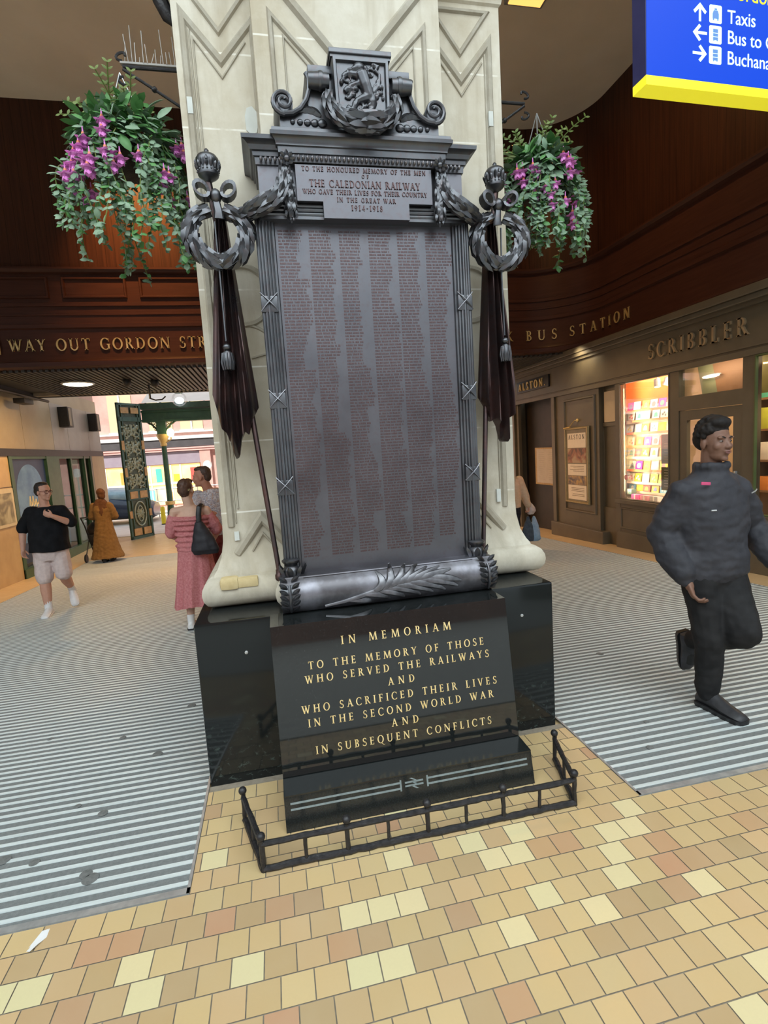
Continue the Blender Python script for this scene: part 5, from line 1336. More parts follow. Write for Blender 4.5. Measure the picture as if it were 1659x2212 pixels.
# ---- woman in a long caramel coat pushing a pram ---------------------------------
def woman_coat():
    gz = -.36; y = 9.75
    t = thing('person', 'woman from behind in a long caramel coat and brown headscarf near the gate', 'person', (-4.30, y, gz))
    F, R = fv((-.22, 1, 0)); c = lambda z, dx=0, dy=0: V((-4.27+dx, y+dy, z)); sk = skin('skin_mid', (.4, .24, .17))
    S = Shape(); Q, M = head(S, c(1.135, .02), (-.55, .83, 0), neckto=c(.94), sc=.98)
    S.loft([(c(.45), R, F, .12, .09), (c(.7), R, F, .12, .09), (c(.88), R, F, .14, .09), (c(.97), R, F, .05, .05)])
    shL, shR = c(.88, -.165), c(.88, .165); elL, elR = c(.63, -.24, .04), c(.63, .235, .04); wrL, wrR = c(.62, -.22, .28), c(.60, .10, .30)
    for a, b, d in ((shL, elL, wrL), (shR, elR, wrR)): S.chain([a, b, d], [.05, .04, .028]); hand(S, d, V((0, 1, -.1)), V((0, 0, -1)), 1 if a is shL else -1, .9, .8)
    for dx in (-.08, .08): S.chain([c(.45, dx), c(.02, dx, .02), c(gz+.08, dx)], [.08, .055, .035])
    S.done('body', sk, t, .009, 2)
    H = Shape(); 
    for p, r in (((0, -.01, .03), (.088, .100, .096)), ((0, -.03, -.05), (.080, .085, .085))): H.ell(Q(*p), r, M)
    H.loft([(c(.66), R, F, .05, .125), (c(.72), R, F, .10, .135), (c(.82), R, F, .165, .125), (c(.92), R, F, .150, .11), (c(1.02), R, F, .085, .09)])
    H.done('headscarf', cloth('scarf_brown', (.085, .036, .016), (.12, .055, .026)), t, .009, 3, (.012, 12))
    D = Shape(); D.loft([(c(-.27, .02, -.02), R, F, .335, .26), (c(-.1, .01), R, F, .28, .215), (c(.25), R, F, .215, .165), (c(.55), R, F, .165, .13), (c(.78), R, F, .185, .135), (c(.90), R, F, .15, .10), (c(.95), R, F, .07, .065)])
    for a, b, d in ((shL, elL, wrL), (shR, elR, wrR)): D.chain([a, b, b.lerp(d, .85)], [.072, .070, .066])
    co = D.done('coat', cloth('coat_caramel', (.17, .095, .032), (.21, .12, .045)), t, .012, 3); wrinkle(co, .022, 6, (1.5, 1.5, .12)); wrinkle(co, .008, 20)
    bm = NB(); shoe(bm, c(gz+.012, -.02, -.16), c(gz+.012, -.04, .10)); shoe(bm, c(gz+.012, .10, -.06), c(gz+.012, .08, .2)); build('shoes', bm, [M_black, M_black], t)
    # pram
    p = thing('pram', 'dark folding pram pushed by the woman in the caramel coat', 'pram', (-4.55, y+.35, gz)); q = lambda dx, dy, z: V((-4.545+dx, y+.32+dy, z+gz))
    for sx in (-.17, .17):
        bm = NB(); tube(bm, [q(sx, -.30, 1.0), q(sx, -.12, .80), q(sx, .25, .15)], .014, 8); tube(bm, [q(sx, .30, .75), q(sx, -.25, .14)], .013, 8); build('frame', bm, M_black, p)
        for dy in (-.27, .27):
            bm = NB(); lathe(bm, [(.03, -.015), (.085, -.018), (.095, -.01), (.095, .01), (.085, .018), (.03, .015)], q(sx, dy, .095), 18, axis=(1, 0, 0)); build('wheel', bm, M_black, p)
    bm = NB(); tube(bm, [q(-.18, -.31, 1.0), q(.18, -.31, 1.0)], .016, 8); build('handle', bm, M_black, p)
    B = Shape(); B.loft([(q(0, .05, .34), R, F, .14, .20), (q(0, .02, .48), R, F, .16, .22), (q(0, .0, .60), R, F, .165, .2)]); B.done('seat', cloth('pram_cloth', (.02, .018, .016), (.03, .028, .025)), p, .012, 2)
    bm = NB(); ball(bm, q(0, .02, .70), (.17, .20, .17)); build('hood', bm, cloth('pram_hood', (.03, .022, .016), (.04, .03, .022)), p)
woman_coat()

# ---- shopper half hidden by the pillar, right --------------------------------------
def shopper():
    gz = zf(5.7)
    t = thing('person', 'shopper in cream jacket and dark trousers half hidden behind the pillar at right', 'person', (3.45, 5.75, gz))
    F, R = fv((.15, 1, 0)); sk = skin('skin_pink', (.55, .32, .25)); c = lambda z, dx=0, dy=0: V((3.44+dx, 5.75+dy, z))
    S = Shape(); Q, M = head(S, c(1.30), (.1, 1, 0), neckto=c(1.10), sc=1.0)
    S.loft([(c(.50), R, F, .14, .10), (c(.75), R, F, .14, .10), (c(.98), R, F, .16, .10), (c(1.08), R, F, .12, .07), (c(1.13), R, F, .05, .05)])
    shL, shR = c(1.02, -.18), c(1.02, .18); elL, elR = c(.78, -.22), c(.76, .27); wrL, wrR = c(.55, -.2, .1), c(.56, .33, -.02)
    for a, b, d in ((shL, elL, wrL), (shR, elR, wrR)): S.chain([a, b, d], [.05, .042, .029])
    for dx in (-.09, .09): S.chain([c(.52, dx), c(.13, dx, .03), c(gz+.08, dx)], [.085, .058, .036])
    hand(S, wrR, V((.05, 0, -1)), V((-1, 0, 0)), 1, 1.0, .9); hand(S, wrL, V((0, .2, -1)), V((1, 0, 0)), -1, 1.0, .5)
    S.done('body', sk, t, .0085, 2)
    H = Shape(); H.ell(Q(0, -.03, .04), (.082, .09, .088), M); H.ell(Q(0, -.06, -.02), (.072, .05, .07), M); H.done('hair', noisy('hair_grey', (.09, .06, .045), (.14, .10, .07), 40, .6), t, .009, 2, (.005, 50))
    J = Shape(); J.loft([(c(.56), R, F, .185, .14), (c(.75), R, F, .19, .145), (c(.95), R, F, .19, .135), (c(1.06), R, F, .15, .10), (c(1.12), R, F, .08, .075)])
    for a, b, d in ((shL, elL, wrL), (shR, elR, wrR)): J.chain([a, b, b.lerp(d, .85)], [.085, .080, .062])
    J.done('jacket', cloth('jacket_cream', (.55, .44, .32), (.62, .50, .38)), t, .010, 3, (.012, 9))
    Tr = Shape(); Tr.loft([(c(.46), R, F, .16, .12), (c(.58), R, F, .165, .125)])
    for dx in (-.09, .09): Tr.chain([c(.52, dx), c(.13, dx, .03), c(gz+.07, dx)], [.10, .082, .07])
    Tr.done('trousers', cloth('trousers_navy', (.012, .014, .022), (.02, .022, .032)), t, .010, 2, (.010, 10))
    bm = NB()
    for dx in (-.09, .09): shoe(bm, c(gz+.012, dx, -.08), c(gz+.012, dx, .18))
    build('shoes', bm, [M_black, M_black], t)
    b = thing('carrier_bag', 'blue carrier bag hanging from the hand of the shopper in cream', 'bag', (3.82, 5.73, .1))
    for nm, dx, m, w_ in (('bag_dark', -.06, cloth('bag_navy', (.05, .07, .10), (.07, .10, .14)), .11), ('bag_blue', .055, cloth('bag_blue', (.20, .34, .52), (.28, .42, .60)), .10)):
        B = Shape(); cc = lambda z: c(z, .37+dx, -.03)
        B.loft([(cc(-.06), R, F, w_*.8, .05), (cc(-.02), R, F, w_*1.05, .075), (cc(.12), R, F, w_, .07), (cc(.27), R, F, w_*.55, .04), (cc(.38), R, F, .02, .02)]); B.done(nm, m, b, .008, 2, (.012, 16))
    b2 = thing('plastic_bag', 'small translucent pale bag above the blue carrier bag in the same hand', 'bag', (3.80, 5.70, .50))
    B = Shape(); B.loft([(c(.41, .38), R, F, .05, .04), (c(.47, .39), R, F, .085, .055), (c(.55, .37), R, F, .08, .05), (c(.62, .35), R, F, .04, .03)]); B.done('bag_body', noisy('bag_pale', (.45, .42, .42), (.55, .5, .5), 20, .4), b2, .008, 2, (.008, 20))
shopper()
# ================================================================== HANGING BASKETS AND BRACKETS
def leafmat(name, c1, c2): return noisy(name, c1, c2, 9, .5, spec=.4)
M_leaf = [leafmat('leaf_bright', (.06, .18, .045), (.12, .29, .10)), leafmat('leaf_sage', (.13, .22, .14), (.26, .37, .25)), leafmat('leaf_fern', (.10, .16, .035), (.18, .23, .06))]
M_flower = noisy('fuchsia', (.70, .16, .58), (.88, .36, .78), 30, .5); M_bud = noisy('bud_orange', (.75, .22, .12), (.80, .30, .18), 30, .5)
def bracket(s, xw, xt, y, z, spikes):
    side = 'left' if s < 0 else 'right'
    t = thing('wall_bracket', f'thin black iron bracket on the {side} side of the pillar holding a flower basket', 'bracket', (xw, y, z))
    bm = NB(); tube(bm, [(xw, y, z), (xt, y, z)], .010, 8); build('arm', bm, M_iron, t)
    bm = NB(); tube(bm, [(xw, y, z-.20), (xw+(xt-xw)*.5, y, z-.105), (xt, y, z-.012)], .008, 8)
    ball(bm, (xw+(xt-xw)*.5, y, z-.105), .016, 8, 6); build('brace', bm, M_iron, t)
    bm = NB()
    for dz, q in ((.03, 1), (-.05, -1)):
        tube(bm, [(xt - s*.0 + s*.035*math.sin(a*1.1)*(1-a/9), y, z+dz + q*.030*(1-math.cos(a))*.7) for a in [i*.45 for i in range(11)]], .007, 6)
    build('scroll_hook', bm, M_iron, t)
    if spikes:
        bm = NB(); box(bm, min(xw, xt)-.01, max(xw, xt)+.01, y-.012, y+.012, z+.012, z+.022); build('spike_strip', bm, noisy('strip_grey', (.30, .28, .26), (.36, .34, .31), 20, .5), t)
        bm = NB(); q = random.Random(5)
        for i in range(15):
            x = xt + (xw-xt)*(i+.5)/15; h = q.uniform(.06, .17); tube(bm, [(x, y+q.uniform(-.02, .02), z+.02), (x+q.uniform(-.012, .012), y+q.uniform(-.05, .05), z+.02+h)], .0022, 5)
        build('spikes', bm, noisy('spike_clear', (.45, .43, .40), (.52, .5, .47), 20, .35), t)
def basket(s, c, seed, nfl, k_=1.0):
    q = random.Random(seed); c = V(c); side = 'left' if s < 0 else 'right'
    t = thing('hanging_basket', f'hanging basket of green foliage and magenta fuchsias on the {side} of the pillar', 'flower basket', c)
    bm = NB(); lathe(bm, [(0, -.16), (.09, -.13), (.15, -.06), (.17, .0), (.16, .01), (.0, .0)], c, 20); build('basket_bowl', bm, noisy('coir', (.03, .02, .012), (.05, .035, .02), 40, .9, bump=.5), t)
    bm = NB()
    for a in (0, 2.1, 4.2): tube(bm, [c+V((.16*math.cos(a), .16*math.sin(a), 0)), c+V((0, 0, .40))], .003, 5)
    build('chain', bm, M_alu, t)
    bm = NB()     # leafy dome
    for i in range(620):
        a = q.uniform(0, 2*PI); e = math.asin(q.uniform(-.45, 1)); r = k_*q.uniform(.14, .27)
        n = V((math.cos(a)*math.cos(e), math.sin(a)*math.cos(e), math.sin(e)))
        p = c + V((n.x*r, n.y*r, n.z*r*.75+.01)); d = (n + V((q.uniform(-.8, .8), q.uniform(-.8, .8), q.uniform(-.9, .3)))).normalized()
        L = q.uniform(.05, .105); leaf(bm, p, d, (n+V((0, 0, .6))).normalized(), L, L*.5, .12, -.25, n=4, mi=0 if q.random() < .5 else 1)
    build('foliage', bm, M_leaf, t, angle=60)
    bm = NB()     # ferny tuft on top
    for i in range(20):
        a = q.uniform(0, 2*PI); up = V((math.cos(a)*.6 - .25*(s < 0), math.sin(a)*.6, 1)).normalized(); L = q.uniform(.20, .38); b = c + V((q.uniform(-.1, .05), q.uniform(-.06, .06), .08))
        pts = [b + up*L*k/8 + V((up.x*.12, up.y*.12, -.10))*(k/8)**2*L*3 for k in range(9)]
        tube(bm, pts, [.003]*9, 4, mi=2)
        for k in range(2, 9):
            for sg in (-1, 1): leaf(bm, pts[k], (V(up).cross(V((0, 1, .2))).normalized()*sg + up*.6), (0, -1, .3), .055*(1-.06*k), .016, .15, 0, n=3, mi=2)
    build('fern', bm, M_leaf, t, angle=60)
    bm = NB()     # trailing ivy
    for i in range(48):
        a = q.uniform(0, 2*PI) if i > 30 else q.choice((2.7, 3.6, 4.4, 5.3, 5.9, .2)) + q.uniform(-.3, .3)
        r = k_*q.uniform(.14, .24); L = k_*q.uniform(.30, .58) * (1.08 if s < 0 and math.cos(a) > .2 else 1)
        p = c + V((r*math.cos(a), r*math.sin(a), -.02)); pts = []
        dr = V((math.cos(a)*.10, math.sin(a)*.10, 0)); wx = q.uniform(0, 6)
        for k in range(15):
            u = k/14; pts.append(p + dr*min(1, u*2.2) + V((.03*math.sin(5*u+wx), .03*math.cos(4*u+wx), -L*u)))
        tube(bm, pts, [.0028]*15, 4, mi=2)
        for k in range(1, 15):
            for _ in range(3):
                d = V((q.uniform(-1, 1), q.uniform(-1, 1), q.uniform(-.8, .3))); l = q.uniform(.028, .05)
                leaf(bm, pts[k], d, (q.uniform(-.4, .4), -.8, .5), l, l*.72, .12, -.2, n=3, mi=1 if q.random() < .75 else 0)
    build('trailing_ivy', bm, M_leaf, t, angle=60)
    # fuchsia flowers
    first = None; spots = []
    for i in range(nfl):
        a = q.choice((3.3, 3.8, 4.3, 4.8, 5.3, 5.9)) + q.uniform(-.3, .3); z = q.uniform(-.20, .02) if i % 4 else q.uniform(-.30, -.2); r = k_*q.uniform(.27, .31)
        if i % 7 == 6 : r = .21; z = q.uniform(-.34, -.22)
        spots.append(V((r*math.cos(a), r*math.sin(a), z)))
        if i % 2: spots.append(V((r*math.cos(a)+q.uniform(-.04, .04), r*math.sin(a)-.01, z-q.uniform(.03, .06))))
    for i, sp in enumerate(spots):
        if first is None:
            bm = NB(); p = V((0, 0, 0))
            tube(bm, [p+V((0, 0, .045)), p+V((0, 0, .02))], [.002, .004], 5); ball(bm, p+V((0, 0, .012)), (.008, .008, .012), 8, 6, mi=1)
            for k in range(5):
                al = 2*PI*k/5; leaf(bm, p, (math.cos(al), math.sin(al), -.5), (0, 0, 1), .036, .026, .25, .4, n=3, mi=0)
            for k in range(4):
                al = 2*PI*k/4+.4; leaf(bm, p+V((0, 0, -.003)), (math.cos(al)*.35, math.sin(al)*.35, -1), (math.cos(al), math.sin(al), 0), .036, .030, .25, .1, n=3, mi=0); ball(bm, p+V((0, 0, -.006)), (.017, .017, .019), 8, 6)
            bmesh.ops.scale(bm, vec=(1.15, 1.15, 1.15), verts=bm.verts); bmesh.ops.translate(bm, vec=c+sp, verts=bm.verts)
            first = build('flower', bm, [M_flower, M_bud], t, angle=60); base = sp
            first['kind'] = first.get('kind', '') or 'part'; del first['kind']
        else:
            o = first.copy(); COL.objects.link(o); o.location = V(first.location) + (sp-base)
for s, xw, xt, z in ((-1, -.84, -1.145, 3.86), (1, .95, 1.225, 3.82)): bracket(s, xw, xt, .6, z, s < 0)
basket(-1, (-1.165, .6, 3.43), 21, 26)
basket(1, (1.31, .6, 3.37), 33, 20, .86)
t = thing('wall_fitting', 'dark metal fitting at the top left edge of the pillar', 'fitting', (-.86, .5, 4.15))
bm = NB(); tube(bm, [(-.83, .5, 4.30), (-.90, .5, 4.22), (-.905, .5, 4.14), (-.87, .5, 4.06), (-.845, .5, 4.03)], [.05, .045, .04, .035, .02], 10); build('hook_body', bm, M_iron, t)
bm = NB(); box(bm, -.85, -.835, .45, .55, 4.0, 4.36, bev=.004); build('back_plate', bm, M_iron, t)

# ================================================================== BLUE STATION SIGN
sx0, sy0 = 1.544, -.115; ang = math.radians(-2.0)
SU = V((math.cos(ang), -math.sin(ang), 0)); SN = V((-math.sin(ang)*-1, -math.cos(ang), 0)); SN = V((SU.y, -SU.x, 0))
SP = lambda u, v, d=0: V((sx0, sy0, 3.505)) + SU*u + Z*v + SN*d
sign = thing('station_sign', 'hanging blue direction sign with yellow bottom edge and white lettering, top right', 'sign', (sx0+.8, sy0, 3.5))
def lit(name, c, e): return mat(name, c, .35, emit=c, estr=e)
M_sblue = mat('sign_blue', (.004, .02, .20), .45, spec=.15, emit=(.008, .078, .74), estr=.85); M_syel = lit('sign_yellow', (.85, .78, .03), .55); M_swhite = lit('sign_white', (.62, .88, 1.0), .9); M_side = noisy('sign_side', (.02, .022, .10), (.03, .032, .12), 10, .4)
def sbox(bm, u0, u1, v0, v1, d0, d1):
    vs = [bm.verts.new(SP(u, v, d)) for u, v, d in ((u0, v0, d0), (u1, v0, d0), (u1, v0, d1), (u0, v0, d1), (u0, v1, d0), (u1, v1, d0), (u1, v1, d1), (u0, v1, d1))]
    for f in ((0, 3, 2, 1), (4, 5, 6, 7), (0, 1, 5, 4), (1, 2, 6, 5), (2, 3, 7, 6), (3, 0, 4, 7)): bm.faces.new([vs[i] for i in f])
bm = NB(); sbox(bm, 0, 2.2, .046, .92, -.10, -.002); build('case', bm, M_side, sign, angle=0)
bm = NB(); sbox(bm, 0.004, 2.2, .046, .92, -.002, 0); build('face', bm, M_sblue, sign, angle=0)
bm = NB(); sbox(bm, 0, 2.2, 0, .046, -.10, .001); build('yellow_edge', bm, M_syel, sign, angle=0)
bm = NB()
for u in (.3, 1.9): tube(bm, [SP(u, .92, -.05), SP(u, 3.85, -.05)], .02, 10)
build('hanger', bm, M_alu, sign)
def stext(s, u, v, h, m, name='lettering'):
    b = sans(s, h/.70)
    for vv in b.verts: vv.co = SP(u+vv.co.x*.93, v+vv.co.y, .001+vv.co.z)
    build(name, b, m, sign, angle=0)
stext('Taxis', .512, .348, .067, M_swhite); stext('Bus to Queen St', .512, .248, .067, M_swhite); stext('Buchanan bus stn', .512, .146, .067, M_swhite); stext('Gordon Street', .50, .468, .075, M_syel)
for v, a in ((.382, 90), (.282, 180), (.182, 0)):
    bm = NB(); ca, sa = math.cos(math.radians(a)), math.sin(math.radians(a))
    f = lambda x, y: SP(.335+x*ca-y*sa, v+x*sa+y*ca, .0012)
    for poly in ([(-.045, -.007), (.032, -.007), (.032, .007), (-.045, .007)], [(.045, 0), (.005, .042), (-.008, .032), (.022, 0)], [(.045, 0), (.005, -.042), (-.008, -.032), (.022, 0)]): prism(bm, poly, f, SN*.0008)
    build('arrow', bm, M_swhite, sign, angle=0)
    bm = NB(); r = .006
    prism(bm, [(.395+r, v-.044), (.475-r, v-.044), (.475, v-.044+r), (.475, v+.044-r), (.475-r, v+.044), (.395+r, v+.044), (.395, v+.044-r), (.395, v-.044+r)], lambda x, y: SP(x, y, .001), SN*.0008)
    build('pictogram_tile', bm, M_swhite, sign, angle=0)
    bm = NB(); m_ = lit('pictogram_blue', (.10, .22, .50), .5); p_ = lambda pl: prism(bm, pl, lambda x, y: SP(.435+x, v+y, .002), SN*.0006)
    if a == 90:
        p_([(-.020, -.022), (.020, -.022), (.020, .002), (.013, .018), (-.013, .018), (-.020, .002)]); p_([(-.008, .02), (.008, .02), (.008, .028), (-.008, .028)]); p_([(-.018, -.03), (-.010, -.03), (-.010, -.022), (-.018, -.022)]); p_([(.010, -.03), (.018, -.03), (.018, -.022), (.010, -.022)])
    else:
        for y0, y1 in ((-.026, -.012), (-.008, .006), (.010, .028)): p_([(-.016, y0), (.016, y0), (.016, y1), (-.016, y1)])
        p_([(-.014, -.031), (-.008, -.031), (-.008, -.026), (-.014, -.026)]); p_([(.008, -.031), (.014, -.031), (.014, -.026), (.008, -.026)])
    build('pictogram', bm, m_, sign, angle=0)

# ================================================================== LAMPS AND FITTINGS OVERHEAD
t = thing('ceiling_lamp', 'warm rectangular lamp on the plaster ceiling at the top right of the pillar', 'lamp', (3.2, 4.0, 7.36))
bm = NB(); box(bm, 2.92, 3.45, 3.75, 4.30, 7.34, 7.40, bev=.01); build('housing', bm, M_alu, t)
bm = NB(); box(bm, 2.96, 3.41, 3.79, 4.26, 7.325, 7.341); build('diffuser', bm, lamp_mat('lamp_amber', (1, .52, .13), 1.5), t)
area('lamp_glow', (3.2, 4.0, 7.28), .4, 55, (1, .55, .18))
spot('board_glow_fill', (-2.3, 5.55, 7.2), 1000, (1, .46, .14), 62, 1.0, (math.radians(35), 0, 0))  # spot without a fitting, added for the orange glow on the boards
for x, y, lb in ((-3.07, 8.12, 'small dark camera dome under the passage ceiling nearer the bright lamp'), (-2.62, 8.31, 'small dark camera with a bracket under the passage ceiling beside the pillar')):
    t = thing('security_camera', lb, 'camera', (x, y, 3.2))
    bm = NB(); lathe(bm, [(.07, .10), (.075, .08), (.075, .03), (.06, 0), (.03, -.025), (0, -.03)], (x, y, 3.2), 16); build('dome', bm, M_black, t)
    bm = NB(); box(bm, x-.02, x+.02, y-.02, y+.02, 3.28, 3.32); build('bracket', bm, M_black, t)
t = thing('hanging_pipe', 'thin dark drop pipe with a hook under the passage ceiling', 'pipe', (-2.85, 8.9, 3.2))
bm = NB(); tube(bm, [(-2.85, 8.9, 3.32), (-2.85, 8.9, 3.02)], .02, 8); build('pipe', bm, M_black, t)
bm = NB(); tube(bm, [(-2.85+.0, 8.9, 3.03), (-2.75, 8.9, 2.99), (-2.62, 8.9, 3.0), (-2.55, 8.9, 3.06)], .014, 8); build('arm', bm, M_black, t)
for y, lb in ((11.5, 'dark speaker box on the wall at the join of the tan and daylit grey slabs'), (13.6, 'dark speaker box high on the wall beside the green gate')):
    t = thing('wall_speaker', lb, 'speaker', (-5.38, y, 2.95)); bm = NB(); box(bm, -5.44, -5.22, y-.16, y+.16, 2.72, 3.20, bev=.01); build('case', bm, M_black, t)
    bm = NB(); box(bm, -5.215, -5.21, y-.13, y+.02, 2.75, 3.17); build('grille', bm, noisy('grille', (.20, .17, .12), (.26, .22, .16), 60, .5), t)
t = thing('ceiling_pipe', 'grey pipe running under the passage ceiling along the left wall', 'pipe', (-5.2, 7.5, 3.2)); bm = NB(); tube(bm, [(-5.2, 6.8, 3.20), (-5.2, 10.2, 3.20)], .03, 10); build('pipe_run', bm, M_soffit, t); bm = NB(); box(bm, -5.26, -5.06, 8.7, 9.1, 3.02, 3.12, bev=.01); build('pipe_box', bm, M_black, t)

# ================================================================== POSTERS, BOARDS ON THE RIGHT
po = thing('poster_frame', 'gold framed restaurant poster with food photographs on the panelled pier', 'poster', (5.17, 6.47, .45))
W = XF-.02
bm = NB(); ribbon(bm, [(6.10, .45), (6.86, .45), (6.86, 1.87), (6.10, 1.87)], lambda u, v: (XF, u, v), .05, .035, (-1, 0, 0), closed=True); build('frame', bm, noisy('frame_gold', (.32, .25, .12), (.38, .30, .15), 20, .45, metal=.4), po)
bm = NB(); box(bm, XF-.012, XF+.01, 6.11, 6.85, .46, 1.86); build('backing', bm, noisy('backing', (.20, .18, .13), (.24, .21, .15), 10, .5), po, angle=0)
def sheet(y0, y1, z0, z1, m, nm): bm = NB(); box(bm, XF-.016, XF-.011, y0, y1, z0, z1); build(nm, bm, m, po, angle=0)
M_paper = noisy('paper', (.80, .74, .66), (.85, .79, .71), 10, .7)
sheet(6.17, 6.79, 1.50, 1.78, M_paper, 'heading_sheet'); sheet(6.17, 6.79, .97, 1.19, M_paper, 'text_sheet'); sheet(6.17, 6.79, .50, .78, M_paper, 'text_sheet')
def photo(name, c0, c1, c2, sc): 
    m = mat(name, c0, .4); n = NT(m); f = n.noise(n.coord((1, 1, 1)), sc, 2, dist=1.2); n.col(n.ramp(f, [(.36, c0), (.48, c1), (.60, c2)])); return m
sheet(6.17, 6.79, 1.21, 1.49, photo('photo_plate', (.10, .05, .03), (.32, .12, .06), (.42, .30, .18), 4), 'food_photo'); sheet(6.17, 6.79, .79, .96, photo('photo_bowl', (.10, .08, .09), (.24, .17, .12), (.50, .32, .10), 5), 'food_photo')
bm = NB(); write(bm, 'ALSTON', lambda u, v: (XF-.016, 6.75-u, 1.665+v), (-1, 0, 0), .085, .002, x0=0, width=.54); build('heading', bm, M_shop_dark, po, angle=0)
bm = NB()
for z0 in (1.14, 1.11, 1.08, 1.05, .72, .69, .66, .60, .57): box(bm, XF-.0175, XF-.016, 6.24, 6.24+rnd.uniform(.35, .5), z0, z0+.010)
build('text_lines', bm, noisy('ink', (.25, .2, .15), (.3, .25, .19), 20, .7), po, angle=0)
t = thing('picture_lamp', 'small brass lamp on the panel above the restaurant poster', 'lamp', (5.15, 6.5, 1.98)); bm = NB(); lathe(bm, [(.03, 0), (.032, .02), (.01, .03), (.01, .07)], (XF+.02, 6.47, 2.02), 14, axis=(-1, 0, 0)); build('mount', bm, M_gold, t); bm = NB(); tube(bm, [(XF-.06, 6.62, 1.90), (XF-.06, 6.84, 1.885)], .016, 10); tube(bm, [(XF-.05, 6.47, 2.02), (XF-.06, 6.66, 1.90)], .006, 6); build('shade', bm, noisy('brass', (.6, .42, .12), (.7, .5, .18), 20, .35, metal=.5), t)
t = thing('menu_board', 'large white menu sheet with gold frame in the dark restaurant doorway', 'board', (5.33, 7.95, .72)); bm = NB(); box(bm, 5.34, 5.36, 7.62, 8.42, .70, 1.52); build('frame', bm, noisy('frame_gold2', (.34, .22, .07), (.42, .28, .1), 20, .45), t); bm = NB(); box(bm, 5.330, 5.345, 7.45, 8.33, .74, 1.49); build('sheet', bm, noisy('menu_paper', (.46, .42, .38), (.5, .46, .42), 8, .7), t)
bm = NB()
for i in range(14): 
    for y0 in (7.55, 7.98): box(bm, 5.3285, 5.330, y0, y0+rnd.uniform(.2, .3), .82+.045*i, .828+.045*i)
build('text_lines', bm, noisy('ink2', (.36, .33, .30), (.40, .37, .34), 20, .7), t)
# ================================================================== SHOP WINDOW GOODS
SH = [2.085, 1.915, 1.71, 1.49, 1.30, 1.085, .875, .715]
names = ['top', 'second', 'third', 'fourth', 'fifth', 'sixth', 'seventh', 'lowest']; nth = ['first', 'second', 'third', 'fourth', 'fifth', 'sixth', 'seventh', 'eighth', 'ninth']
for k, z in enumerate(SH):
    t = thing('display_shelf', f'{names[k]} orange edged shelf of the lit card display in the shop window', 'shelf', (5.55, 4.8, z))
    bm = NB(); box(bm, 5.52, 5.64, 4.02, 5.55, z-.016, z-.004); build('board', bm, M_shelfwhite, t); bm = NB(); box(bm, 5.51, 5.522, 4.02, 5.55, z-.028, z+.010); build('front_edge', bm, M_shelfred if k in (0, 1, 2, 3, 5) else noisy('edge_pale', (.78, .55, .40), (.82, .6, .44), 6, .5), t)
CARD = {'cream': (.82, .76, .60), 'magenta': (.75, .05, .35), 'yellow': (.90, .60, .05), 'white': (.88, .86, .80), 'lilac': (.55, .40, .60), 'red': (.78, .10, .08), 'teal': (.10, .55, .42), 'orange': (.88, .34, .08), 'purple': (.50, .08, .45), 'mint': (.55, .72, .58), 'lime': (.55, .62, .08), 'blue': (.20, .50, .68), 'grey': (.55, .55, .50), 'pink': (.85, .40, .45), 'green': (.15, .25, .18)}
CM = {k: noisy('card_'+k, v, tuple(min(1, c*1.08) for c in v), 14, .5) for k, v in CARD.items()}
ROWS = ['magenta white yellow lilac magenta pink pink', 'white white cream white cream white cream', 'white cream orange white yellow cream teal', 'cream orange purple pink red lilac yellow', 'cream red yellow white orange cream pink', 'mint magenta orange cream yellow orange yellow', 'cream yellow grey lime lime green lime', 'blue yellow red yellow blue red yellow']
ART = [(.80, .2, .2), (.15, .2, .45), (.9, .7, .1), (.15, .15, .15), (.9, .88, .8), (.1, .4, .3)]
AM = [noisy(f'art_{i}', c, tuple(min(1, v*1.1) for v in c), 20, .5) for i, c in enumerate(ART)]
proto = None; cq = random.Random(8)
for k, row in enumerate(ROWS):
    for i, cname in enumerate(row.split()):
        y = 5.42 - i*.192 - (.03 if k % 2 else 0) + cq.uniform(-.01, .01); wdt = .082; h = (.15 if k not in (7,) else .115)
        z = SH[k]-.003
        lb = f'{cname} greeting card, {nth[i]} from left on the {names[k]} shelf of the shop window'
        t = thing('greeting_card', lb, 'card', (5.55, y, z), 'greeting cards in the shop window')
        bm = NB(); box(bm, 0, .004, -wdt, wdt, 0, h)
        M_ = Matrix.Translation((5.545+cq.uniform(0, .02), y, z)) @ Matrix.Rotation(math.radians(9), 4, 'Y'); bmesh.ops.transform(bm, matrix=M_, verts=bm.verts)
        build('cover', bm, CM[cname], t, angle=0)
        bm = NB(); sh = cq.choice((0, 1, 2))
        f = lambda u, v: M_ @ V((-.0005, u, v))
        if sh == 0: prism(bm, [(.045*math.cos(a), h*.5+.045*math.sin(a)) for a in [2*PI*j/14 for j in range(14)]], f, (-.001, 0, 0))
        elif sh == 1: prism(bm, [(-.045, h*.25), (.045, h*.25), (.03, h*.7), (0, h*.82), (-.03, h*.7)], f, (-.001, 0, 0))
        else:
            for (a, b) in ((-.03, .35), (.03, .45), (0, .65)): prism(bm, [(a+.02*math.cos(g), h*b+.02*math.sin(g)) for g in [2*PI*j/8 for j in range(8)]], f, (-.001, 0, 0))
        build('artwork', bm, cq.choice(AM), t, angle=0)
